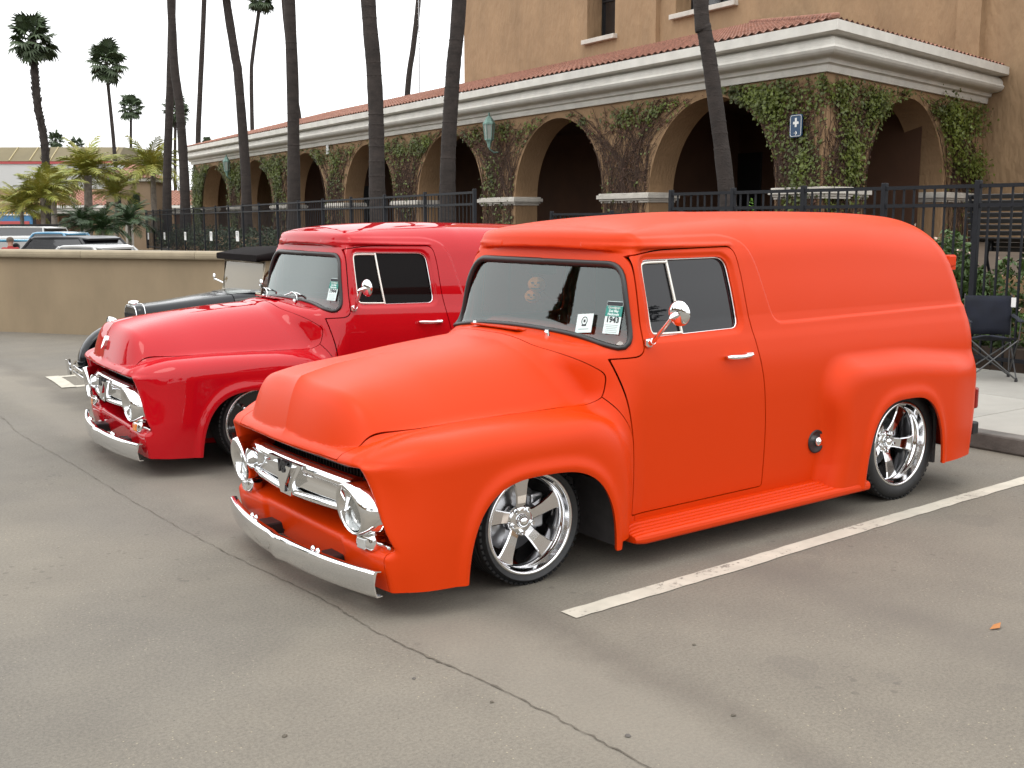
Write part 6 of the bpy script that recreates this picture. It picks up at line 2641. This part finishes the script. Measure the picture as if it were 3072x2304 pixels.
# ================================================================== things beyond the wall
def far_car(name, label, loc, rz, pm, L_=4.2, W_=1.7, H=1.42, cab=(0.30, 0.72), hood=0.88, cat='car', boxy=False):
    root = thing(name, label, cat, loc, rz, 'cars parked beyond the beige wall')
    hw = W_ / 2
    secs = []
    for f, a, z0, z1 in ((0.0, 0.80, 0.42, 0.66), (0.04, 0.93, 0.30, 0.78), (0.16, 1.0, 0.26, hood), (0.45, 1.0, 0.24, hood + 0.02), (0.75, 1.0, 0.26, hood + 0.03), (0.94, 0.95, 0.30, hood), (1.0, 0.82, 0.42, hood - 0.12)):
        secs.append(rsec(L_ * (f - 0.5), hw * a, z0, z1, 0.12))
    b = loft(MB(), secs)
    b.build('body', pm, root)
    c0, c1 = cab
    x0, x1 = L_ * (c0 - 0.5), L_ * (c1 - 0.5)
    k = 0.10 if boxy else 0.42
    gl = loft(MB(), [[(x0, -hw * .86, hood), (x0, hw * .86, hood), (x0 + k, hw * .72, H - .06), (x0 + k, -hw * .72, H - .06)],
                     [(x1, -hw * .86, hood), (x1, hw * .86, hood), (x1 - k, hw * .72, H - .06), (x1 - k, -hw * .72, H - .06)]], smooth=False)
    gl.build('window', GLOSSBLACK, root)
    rf = loft(MB(), [rsec(x0 + k - 0.08, hw * .60, H - .07, H - .035, .015), rsec(x0 + k + .1, hw * .73, H - .075, H - .008, .03), rsec((x0 + x1) / 2, hw * .75, H - .07, H, .03),
                     rsec(x1 - k - .1, hw * .73, H - .075, H - .008, .03), rsec(x1 - k + 0.10, hw * .60, H - .09, H - .05, .015)])
    rf.build('roof', pm, root)
    for s in (-1, 1):
        for xx, zz in ((x0 + 0.02, 0), (x1 - 0.02, 1)):
            MB().tube([(xx, hw * .84 * s, hood), (xx + (k if zz == 0 else -k), hw * .715 * s, H - .05)], 0.035, n=6).build('pillar', pm, root)
    for f in (0.19, 0.80):
        for s in (-1, 1):
            MB().lathe([(0.001, -0.08), (0.20, -0.09), (0.30, -0.085), (0.315, -0.05), (0.315, 0.07), (0.001, 0.08)], axis='y', n=20).build('wheel', RUBBER, root, (L_ * (f - .5), hw * .92 * s, 0.315))
    return root


PWHITE = mat('white_car_paint', (0.42, 0.42, 0.41), 0.3, coat=1.0)
PGREY = mat('charcoal_car_paint', (0.012, 0.013, 0.016), 0.4, coat=0.2)
PCYAN = mat('sky_blue_paint', (0.10, 0.26, 0.40), 0.3, coat=1.0)
PTEAL = mat('teal_paint', (0.02, 0.19, 0.30), 0.3, coat=1.0)
far_car('parked_car', 'white car with only its roof showing just over the coping', (3.15, 17.95, 0), wang, PWHITE, H=1.234, L_=4.0, W_=1.6, hood=0.80)
far_car('parked_car', 'long dark car roof showing over the wall left of the fence', (3.25, 19.7, 0), wang, PGREY, H=1.385, L_=4.4, W_=1.7, cab=(0.26, 0.74))
far_car('parked_car', 'light blue coupe roof farther off behind the dark roof', (4.9, 27.9, 0), wang + R(8), PCYAN, H=1.40, L_=4.2, W_=1.6)
far_car('parked_truck', 'teal pickup tailgate at the left over the wall', (3.6, 26.9, 0), wang + R(200), PTEAL, H=1.22, L_=3.6, W_=1.5, boxy=True, cat='pickup', hood=0.95)
vr = far_car('parked_van', 'white van with a dark roof rack before the far hall', (6.1, 38.0, 0), wang + R(4), PWHITE, H=1.50, L_=3.2, W_=1.7, cab=(0.08, 0.95), boxy=True, cat='van', hood=1.15)
rk = MB()
for k in range(5):
    rk.box((-1.0 + k * 0.5, 0, 1.53), (0.05, 1.2, 0.05))
rk.box((0, -0.58, 1.55), (2.3, 0.04, 0.05)).box((0, 0.58, 1.55), (2.3, 0.04, 0.05))
rk.build('roof_rack', BLACK, vr)


def person(label, loc, rz, seated, shirt, cap, seed):
    """one continuous skinned body; clothes and hair as children"""
    root = thing('person', label, 'person', loc, rz)
    S = 0.90
    if seated:
        J = {'pel': (0, 0, .50), 'ch': (0, -.02, .88), 'nk': (0, -.03, 1.06), 'hd': (0, -.05, 1.14), 'tp': (0, -.05, 1.27)}
        legs = [((.10, -.03, .48), (.13, -.42, .50), (.13, -.40, .08), (.13, -.52, .04))]
        arm = ((.19, -.02, 1.0), (.24, -.06, .74), (.20, -.26, .60), (.18, -.34, .57))
    else:
        J = {'pel': (0, 0, .84), 'ch': (0, -.01, 1.14), 'nk': (0, -.02, 1.30), 'hd': (0, -.03, 1.37), 'tp': (0, -.03, 1.50)}
        legs = [((.09, 0, .80), (.10, -.02, .44), (.10, .02, .06), (.10, -.12, .03))]
        arm = ((.18, 0, 1.25), (.23, 0, 1.0), (.22, -.08, .78), (.21, -.12, .70))
    vs = [J['pel'], J['ch'], J['nk'], J['hd'], J['tp']]
    rs = [.125, .135, .055, .078, .062]
    es = [(0, 1), (1, 2), (2, 3), (3, 4)]
    for s in (-1, 1):
        o = len(vs)
        vs += [(x * s, y, z) for x, y, z in legs[0]]
        rs += [.085, .06, .04, .035]
        es += [(0, o), (o, o + 1), (o + 1, o + 2), (o + 2, o + 3)]
        o = len(vs)
        vs += [(x * s, y, z) for x, y, z in arm]
        rs += [.055, .042, .032, .026]
        es += [(1, o), (o, o + 1), (o + 1, o + 2), (o + 2, o + 3)]
        for q in range(4):
            h = Vector(vs[o + 3])
            vs.append(tuple(h + Vector((0.018 * (q - 1.5), -.05, -.03))))
            rs.append(.009)
            es.append((o + 3, len(vs) - 1))
    me = bpy.data.meshes.new('body')
    me.from_pydata(vs, es, [])
    ob = bpy.data.objects.new('body', me)
    COL.objects.link(ob)
    sk = ob.modifiers.new('skin', 'SKIN')
    sb = ob.modifiers.new('sub', 'SUBSURF')
    sb.levels = sb.render_levels = 2
    for i, rr in enumerate(rs):
        ob.data.skin_vertices[0].data[i].radius = (rr, rr * (0.72 if i == 1 else 0.85 if i == 0 else 1))
    ob.data.skin_vertices[0].data[0].use_root = True
    dg = bpy.context.evaluated_depsgraph_get()
    m2 = bpy.data.meshes.new_from_object(ob.evaluated_get(dg))
    m2.name = 'body'
    bpy.data.objects.remove(ob)
    for p in m2.polygons:
        p.use_smooth = True
    skin = mat('skin_%d' % seed, (0.36, 0.19, 0.13), 0.6)
    m2.materials.append(skin)
    m2.materials.append(shirt)
    m2.materials.append(mat('trousers_%d' % seed, (0.03, 0.035, 0.05), 0.9))
    nz, pz = J['nk'][2], J['pel'][2]
    for p in m2.polygons:
        c = p.center
        if c.z > nz - .01:
            p.material_index = 0
        elif c.z > pz - (.02 if not seated else -.06) and not (abs(c.x) > .17 and c.z < nz - .42):
            p.material_index = 1
        else:
            p.material_index = 2 if abs(c.x) < .17 else 0
    link('body', m2, None, root)
    h = Vector(J['hd'])
    t_ = MB()
    t_.lathe([(0.090, 0.035), (0.094, 0.065), (0.080, 0.110), (0.045, 0.137), (0.001, 0.145)], c=(h.x, h.y + 0.008, h.z), n=18)
    if cap:
        t_.box((h.x, h.y - .115, h.z + .055), (.13, .10, .012), bev=.004)
    t_.build('cap' if cap else 'hair', mat('headwear_%d' % seed, (0.02, 0.025, 0.04) if cap else (0.10, 0.07, 0.05), 0.9), root)
    f_ = MB()
    f_.tube([(h.x, h.y - .078, h.z + .03), (h.x, h.y - .100, h.z + .002)], [.010, .016], n=6)
    for s in (-1, 1):
        f_.lathe([(.001, -.006), (.014, 0), (.001, .006)], c=(h.x + .032 * s, h.y - .080, h.z + .032), axis='y', n=8)
        f_.lathe([(.001, -.006), (.022, 0), (.001, .006)], c=(h.x + .085 * s, h.y, h.z + .015), axis='x', n=8)
    f_.build('face', skin, root)
    return root


person('person in a dark cap and navy shirt standing behind the wall at the left edge', (0.55, 20.6, 0), R(200), False, mat('navy_shirt', (0.015, 0.018, 0.035), 0.9), True, 1)
person('person in a red shirt sitting beside the teal pickup', (3.25, 26.2, 0), R(150), True, mat('red_shirt', (0.30, 0.03, 0.03), 0.9), False, 2)
st = thing('camp_stool', 'low folding stool under the person in the red shirt', 'stool', (3.25, 26.2, 0))
MB().box((0, 0, .40), (.40, .36, .03), bev=.01).build('seat', NAVY, st)
for x, y in ((-.17, -.15), (.17, -.15), (-.17, .15), (.17, .15)):
    MB().tube([(x, y, 0), (x * .9, y * .9, .39)], .012, n=6).build('leg', STEEL, st)

# far hall with olive roof and its painted stall front
HALLW = mat('hall_white_band', (0.48, 0.48, 0.47), 0.8, vary=0.05, vscale=.3)
HALLT = mat('hall_tan_wall', (0.26, 0.185, 0.095), 0.9, vary=0.08, vscale=.3)
OLIVE = mat('olive_metal_roof', (0.125, 0.098, 0.042), 0.6, vary=0.15, vscale=.4)
REDTRIM = mat('red_trim', (0.40, 0.07, 0.07), 0.7)
hd = (Vector((29.4, 107.44, 0)) - Vector((20.6, 113.76, 0))).normalized()
ha = math.atan2(hd.y, hd.x)
hall = thing('exhibition_hall', 'large tan and white hall with an olive ribbed roof at the far left', 'building', (20.5, 113.8, 0), ha)
MB().box((-12, 8, 2.4), (46.6, 16, 4.8)).build('lower_wall', HALLT, hall)
MB().box((-12, 8, 6.0), (46.7, 16.1, 2.4)).build('upper_wall', HALLW, hall)
MB().box((-12, 8, 7.33), (46.9, 16.3, 0.26)).build('roof_trim', REDTRIM, hall)
rf = MB()
rf.prism([(-0.2, 7.45), (2.2, 8.95), (14, 9.3), (16.2, 7.45)], lambda q: (-36, q[0], q[1]), lambda q: (11.5, q[0], q[1]))
rf.build('roof', OLIVE, hall)
seam = MB().box((0, 0, 0), (0.10, 2.75, 0.10)).mesh('roof_seam')
seam.materials.append(mat('roof_seam_metal', (0.33, 0.27, 0.14), 0.6))
for k in range(24):
    o = link('roof_seam', seam, None, hall, (-35 + 2.0 * k, 1.0, 8.22))
    o.rotation_euler = (math.atan2(1.5, 2.4), 0, 0)
MB().box((2.6, -0.05, 1.2), (2.0, 0.2, 2.4)).build('doorway', DARKOPEN, hall)
stall = thing('stall_front', 'striped blue and red stall front with flame pattern before the far hall', 'stall', (16.4, 92.2, 0), ha)
MB().box((0, 0, 1.55), (4.2, 0.25, 1.7)).build('board', mat('stall_blue', (0.05, 0.17, 0.33), 0.6), stall)
MB().box((0, -0.14, 0.55), (4.2, 0.12, 0.5)).build('counter', PCYAN, stall)
MB().box((0, -0.15, 1.50), (3.9, 0.06, 0.30)).build('red_stripe', REDTRIM, stall)
MB().box((0, -0.15, 2.17), (4.25, 0.08, 0.10)).build('white_strip', WHITE, stall)
MB().box((0, -0.15, 1.06), (4.25, 0.08, 0.10)).build('white_strip', WHITE, stall)
FLAME = mat('flame_yellow', (0.75, 0.40, 0.05), 0.6)
for zb in (1.11, 2.22):
    fl = MB()
    for k in range(14):
        x = -1.95 + 0.3 * k
        fl.prism([(x - .12, zb), (x + .12, zb), (x + .05, zb + .10), (x + .09, zb + .24), (x - .02, zb + .12)], lambda q: (q[0], -0.19, q[1]), lambda q: (q[0], -0.17, q[1]))
    fl.build('flame_row', FLAME, stall)
MB().box((0, 0.1, 0.32), (4.0, 0.8, 0.62)).build('base', HALLW, stall)

# low tiled wing beyond the palms
lw = thing('tiled_wing', 'low tile-roofed wing with a pale cornice behind the bushy palms', 'building', (21.2, 94.9, 0), math.atan2(88.07 - 94.8, 30.6 - 21.2))
Lw = 17.0
MB().box((Lw / 2 - 1, 4, 1.15), (Lw + 2, 8, 2.3)).build('wall', STUCCO_SHADE, lw)
for k in range(6):
    MB().box((-0.5 + k * 3.3, -0.15, 1.1), (0.9, 0.5, 2.2)).build('pier', STUCCO, lw)
cn = MB()
for zz, dd, hh in ((2.40, 0.35, 0.22), (2.62, 0.6, 0.20), (2.84, 0.8, 0.22)):
    cn.box((Lw / 2 - 1, 4, zz), (Lw + 2 + dd, 8 + dd * 2, hh), bev=0.04)
cn.build('cornice', STONE, lw)
tr_ = MB()
roof_plane(tr_, Vector((-2.2, -0.7, 0)), Vector((Lw + .2, -0.7, 0)), Vector((0, 5, 0)), Vector((1, 0, 0)), 60, 10, 2.96, 4.35, 0.04)
tr_.build('tile_roof', TILE, lw, kind='stuff')
MB().prism([(-2.2, 2.95), (Lw + .2, 2.95), (Lw + .2, 4.3), (-2.2, 4.3)], lambda q: (q[0], 4.35, q[1]), lambda q: (q[0], 8.0, q[1])).build('back_wall', STUCCO, lw)
pv = thing('small_pavilion', 'small stucco pavilion with an arched window behind the yellow palm', 'building', (17.6, 62.0, 0), R(-36))
MB().box((0, 0, 2.0), (2.6, 2.6, 4.0)).build('wall', mat('pavilion_stucco', (0.28, 0.20, 0.13), 0.9, vary=0.1, vscale=1), pv)
MB().box((0, 0, 4.05), (3.0, 3.0, 0.22), bev=0.05).build('cornice', STONE, pv)
pr_ = MB()
pr_.add([(-1.6, -1.6, 4.16), (1.6, -1.6, 4.16), (1.6, 1.6, 4.16), (-1.6, 1.6, 4.16), (0, 0, 5.0)], [(0, 1, 4), (1, 2, 4), (2, 3, 4), (3, 0, 4)])
pr_.build('roof', TILE, pv)
for x in (-0.6, 0.5):
    MB().box((x, -1.31, 2.9), (0.35, 0.06, 0.8)).build('window', DARKOPEN, pv)
wp = thing('gate_post', 'pale moulded gate post left of the far iron fence', 'post', (15.2, 55.6, 0), 0)
MB().box((0, 0, 1.0), (0.34, 0.34, 2.0), bev=0.03).build('shaft', CAPST, wp)
MB().lathe([(0.26, 1.98), (0.28, 2.06), (0.2, 2.10), (0.1, 2.16), (0.17, 2.30), (0.12, 2.42), (0.001, 2.46)], n=16).build('finial', CAPST, wp)
mast = MB().tube([(34.6, 57.5, 0), (34.6, 57.5, 17.6)], [0.09, 0.02], n=6)
for k in range(14):
    mast.box((34.6, 57.5, 12.5 + 0.36 * k), (0.22, 0.03, 0.03))
tag(mast.build('antenna_mast', STEEL), 'thin lattice antenna mast peeping over the roof beside the wavy palm', 'antenna')

# ================================================================== across the car park (seen in chrome, glass and gloss paint)
TREEL = mat('shade_tree_leaf', (0.030, 0.045, 0.014), 0.6, vary=0.5, vscale=1.0)


def shade_tree(label, c, h, wd_, seed):
    r = random.Random(seed)
    root = thing('shade_tree', label, 'tree', c, 0, 'trees across the car park')
    pts = []
    lobes = [(r.gauss(0, .33), r.gauss(0, .33), r.uniform(.42, .88), r.uniform(.16, .28)) for _ in range(14)]
    for k in range(1500):
        x, y, z, q = r.choice(lobes)
        d = Vector((r.gauss(0, 1), r.gauss(0, 1), r.gauss(0, 1))).normalized() * q * r.uniform(.6, 1.1)
        pts.append(((x + d.x) * wd_, (y + d.y) * wd_, (z + d.z * .7) * h))
    leaf_cloud(pts, 0.42, r, narrow=0.7).build('crown', TREEL, root, kind='stuff')
    t = MB().tube([(0, 0, 0), (0.1, 0, h * .25), (0, 0.1, h * .5)], [.28, .22, .16], n=8)
    for k in range(5):
        a = k * 1.3
        t.tube([(0, 0.05, h * .38), (math.cos(a) * wd_ * .2, math.sin(a) * wd_ * .2, h * .6), (math.cos(a) * wd_ * .33, math.sin(a) * wd_ * .33, h * .75)], [.12, .08, .04], n=6)
    t.build('trunk', BARK, root)


for i, (x, y, h, wd_) in enumerate(((-30, 34, 8, 4.5), (-34, 22, 9, 5), (-33, 9, 7.5, 4.5), (-36, -4, 9, 5), (-32, -17, 8, 4.5), (-26, -28, 8.5, 5), (-14, -33, 8, 5), (0, -36, 9, 5), (13, -34, 8, 4.5), (27, -33, 9, 5))):
    shade_tree('broad shade tree across the car park, outside the picture, %s along the row' % ['first', 'second', 'third', 'fourth', 'fifth', 'sixth', 'seventh', 'eighth', 'ninth', 'last'][i], (x, y, 0), h, wd_, 300 + i)
cl = thing('grandstand_wing', 'long tan building across the car park, outside the picture', 'building', (-48, 0, 0), R(90))
MB().box((10, 0, 3.2), (110, 8, 6.4)).build('wall', STUCCO, cl)
MB().box((10, 0, 6.6), (112, 9.5, 0.5)).build('cornice', STONE, cl)
dw = MB().box((0, -4.02, 2.0), (2.6, 0.1, 3.0)).mesh('doorway')
dw.materials.append(DARKOPEN)
for k in range(22):
    link('doorway', dw, None, cl, (-42 + 5.0 * k, 0, 0))
cy_ = thing('wedge_mirror_tree', 'tall tapered tree, unseen, added to mirror a dark wedge in the orange truck windscreen', 'tree', (-17.5, 23.6, 0))  # unseen tree, added and shaped for its dark reflection in the windscreen
r_ = random.Random(9)
pts = []
for k in range(5200):
    f = r_.random() ** 0.8
    a = r_.uniform(0, 6.283)
    q = 3.1 * (1 - f) ** 0.9 * (0.85 + 0.2 * math.sin(a * 3 + f * 20)) * r_.uniform(.8, 1.05)
    pts.append((q * math.cos(a), q * math.sin(a), 0.5 + 11.6 * f))
leaf_cloud(pts, 0.34, r_, narrow=0.5).build('crown', TREEL, cy_, kind='stuff')
MB().tube([(0, 0, 0), (0, 0, 8.5)], [.18, .05], n=8).build('trunk', BARK, cy_)
far_car('parked_car', 'charcoal car parked across the lane, outside the picture', (-13.0, 4.0, 0), R(5), PGREY)
far_car('parked_car', 'white car parked across the lane, outside the picture', (-13.5, -1.0, 0), R(-3), PWHITE)

# ================================================================== things inside the trucks
def entry_card(num, rootm, y0, z0, label):
    """paper card stuck inside the screen, teal head, number below"""
    x0 = float(skin_front([y0], [z0])[0])
    x1 = float(skin_front([y0], [z0 + 0.05])[0])
    ya = float(skin_front([y0 - 0.04], [z0])[0])
    yb = float(skin_front([y0 + 0.04], [z0])[0])
    M = rootm @ frame_m((x0 + 0.005, y0, z0), (yb - ya, 0.08, 0) if False else (-(yb - ya), -0.08, 0), (x1 - x0, 0, 0.05))
    o = M.translation.copy()
    M0 = Matrix.Translation(-o) @ M
    root = thing('entry_card', label, 'card', tuple(o), 0, 'show entry cards behind the windscreens')
    MB().box((0, 0, 0), (0.098, 0.165, 0.002), M=M0 @ Matrix.Translation((0, 0, 0))).build('paper', PAPER, root)
    MB().box((0, 0, 0), (0.099, 0.052, 0.003), M=M0 @ Matrix.Translation((0, 0.032, 0.001))).build('teal_panel', TEAL, root)
    MB().box((0, 0, 0), (0.094, 0.020, 0.003), M=M0 @ Matrix.Translation((0, 0.070, 0.001))).build('picture_strip', INK, root)
    text_mb(num, 0.040, 0.0006, M0 @ Matrix.Translation((0, -0.012, 0.0022)), bold=0.0012).build('number', INK, root)
    text_mb('Goodguys', 0.018, 0.0005, M0 @ Matrix.Translation((0, 0.050, 0.0032))).build('heading', WHITE, root)
    text_mb('Del Mar', 0.018, 0.0005, M0 @ Matrix.Translation((0, 0.032, 0.0032)), bold=0.0005).build('place', PAPER, root)
    text_mb('Nationals', 0.018, 0.0005, M0 @ Matrix.Translation((0, 0.016, 0.0032)), bold=0.0005).build('event', PAPER, root)
    ln = MB()
    for k in range(5):
        ln.box((0, 0, 0), (0.078 - 0.008 * (k % 3), 0.0016, 0.001), M=M0 @ Matrix.Translation((0, -0.038 - 0.009 * k, 0.0015)))
    ln.build('small_print', mat('grey_ink', (0.25, 0.3, 0.3), .7) if 'grey_ink' not in MATS else MATS['grey_ink'], root)


I4 = Matrix.Identity(4)
redM = Matrix.Translation((0.044, 3.204, -0.012)) @ Matrix.Rotation(R(-3.13), 4, 'Z') @ Matrix.Rotation(R(1.72), 4, 'Y')
entry_card('1943', I4, -0.655, 1.225, 'entry card number 1943 behind the orange truck windscreen')
entry_card('1944', redM, -0.665, 1.235, 'entry card number 1944 behind the red truck windscreen')
x0 = float(skin_front([-0.47], [1.175])[0])
x1 = float(skin_front([-0.47], [1.225])[0])
M = frame_m((x0 + 0.005, -0.47, 1.185), (0.012, -1, 0.10), (x1 - x0, 0, 0.05))
wc = thing('notice_card', 'plain white card with a round crest low in the orange truck windscreen', 'card', tuple(M.translation))
M0 = Matrix.Translation(-M.translation) @ M
MB().box((0, 0, 0), (0.125, 0.098, 0.002), M=M0).build('paper', PAPER, wc)
MB().tube([tuple(M0 @ Vector((0.021 * math.cos(a), 0.012 + 0.021 * math.sin(a), 0.002))) for a in np.linspace(0, 6.283, 25)[:-1]], 0.0018, n=5, closed=True).build('crest_ring', INK, wc)
MB().box((0, 0, 0), (0.034, 0.009, 0.002), M=M0 @ Matrix.Translation((0, -0.010, 0.001))).build('crest_ribbon', INK, wc)
MB().box((0, 0, 0), (0.014, 0.014, 0.002), M=M0 @ Matrix.Translation((0, 0.012, 0.001))).build('crest_mark', INK, wc)
MB().box((0, 0, 0), (0.08, 0.003, 0.002), M=M0 @ Matrix.Translation((0, -0.030, 0.001))).build('small_print', MATS['grey_ink'], wc)

PUMP = mat('ornament_orange', (0.90, 0.27, 0.03), 0.6)
for i, (px, py, pz, rr, lb) in enumerate(((0.76, 0.195, 1.345, 0.052, 'upper orange pumpkin ornament with a face hanging inside the orange truck'), (0.76, 0.235, 1.275, 0.046, 'lower orange pumpkin ornament with a face hanging inside the orange truck'))):
    po = thing('pumpkin_ornament', lb, 'ornament', (px, py, pz), 0, 'pumpkin ornaments in the windscreen')
    mb = MB()
    vs, fs = [], []
    for a in range(9):
        ph = math.pi * a / 8
        for b in range(24):
            th_ = 2 * math.pi * b / 24
            q = rr * math.sin(ph) * (1 + 0.07 * math.cos(6 * th_))
            vs.append((q * math.cos(th_), q * math.sin(th_), rr * 0.86 * math.cos(ph)))
    fs = [(a * 24 + b, a * 24 + (b + 1) % 24, (a + 1) * 24 + (b + 1) % 24, (a + 1) * 24 + b) for a in range(8) for b in range(24)]
    mb.add(vs, fs, True)
    mb.build('pumpkin', PUMP, po)
    MB().tube([(0, 0, rr * .8), (0.006, 0, rr * 1.15)], 0.008, n=6).build('stalk', mat('stalk_%d' % i, (0.06, 0.08, 0.02), .8), po)
    fc = MB()
    d = Vector((-0.72, -0.69, 0))
    s_ = Vector((0.69, -0.72, 0))
    for u, v, w_ in ((-0.35, 0.25, 0.20), (0.35, 0.25, 0.20), (0, -0.05, 0.14)):
        c = d * rr * 0.97 + s_ * rr * u + Vector((0, 0, rr * v))
        fc.box(tuple(c), (0.010, rr * w_ * 1.3, rr * w_), rot=math.atan2(d.y, d.x))
    for k in range(5):
        u = (k - 2) * 0.2
        c = d * rr * 0.93 + s_ * rr * u + Vector((0, 0, -rr * (0.42 - 0.35 * u * u)))
        fc.box(tuple(c), (0.012, rr * 0.22, rr * 0.10), rot=math.atan2(d.y, d.x))
    fc.build('face', INK, po)
    MB().tube([(0, 0, rr * 1.1), (-0.01, -0.03 if i == 0 else -0.04, 1.44 - pz)], 0.002, n=4).build('string', INK, po)
mi = MB().box((0.73, 0.09, 1.435), (0.02, 0.21, 0.055), bev=0.012)
mi.tube([(0.73, 0.09, 1.46), (0.70, 0.09, 1.52)], 0.008, n=6)
tag(mi.build('interior_mirror', BLACK), 'black rear-view mirror inside the orange truck above the pumpkins', 'mirror')
# grit and litter on the asphalt
for i, (x, y, sz, m_, nm, lb) in enumerate(((-1.60, -1.54, .009, SEAM, 'pebble', 'dark pebble on the open asphalt at lower left'), (-0.89, -1.73, .008, SEAM, 'pebble', 'dark pebble beside the pavement seam'),
                                        (-0.67, -2.21, .010, KERBM, 'pebble', 'pebble at the bottom edge near the end of the seam'), (-0.27, -2.31, .009, SEAM, 'pebble', 'dark pebble right of the seam at the bottom'),
                                        (0.08, -1.77, .008, SEAM, 'pebble', 'small dark pebble below the parking line end'), (-1.01, -1.39, .008, KERBM, 'pebble', 'grey pebble left of the seam'))):
    mb = MB()
    r_ = random.Random(i)
    mb.lathe([(0.001, 0), (sz * .9, 0), (sz, sz * .3), (sz * .7, sz * .7), (0.001, sz * .8)], n=7, smooth=False)
    mb.v = [(a * r_.uniform(.8, 1.3), b * r_.uniform(.7, 1.2), c) for a, b, c in mb.v]
    o = mb.build(nm, m_, None, (x, y, 0.0))
    tag(o, lb, 'pebble', 'loose pebbles on the asphalt')
o = MB().add([(0, 0, .004), (.05, .012, .010), (.085, 0, .016), (.045, -.02, .006)], [(0, 1, 2), (0, 2, 3)]).build('dead_leaf', mat('dead_leaf', (0.35, 0.14, 0.04), .8), None, (1.20, -2.38, 0.002))
tag(o, 'orange dead leaf on the asphalt at the right', 'leaf')
bpy.context.view_layer.update()
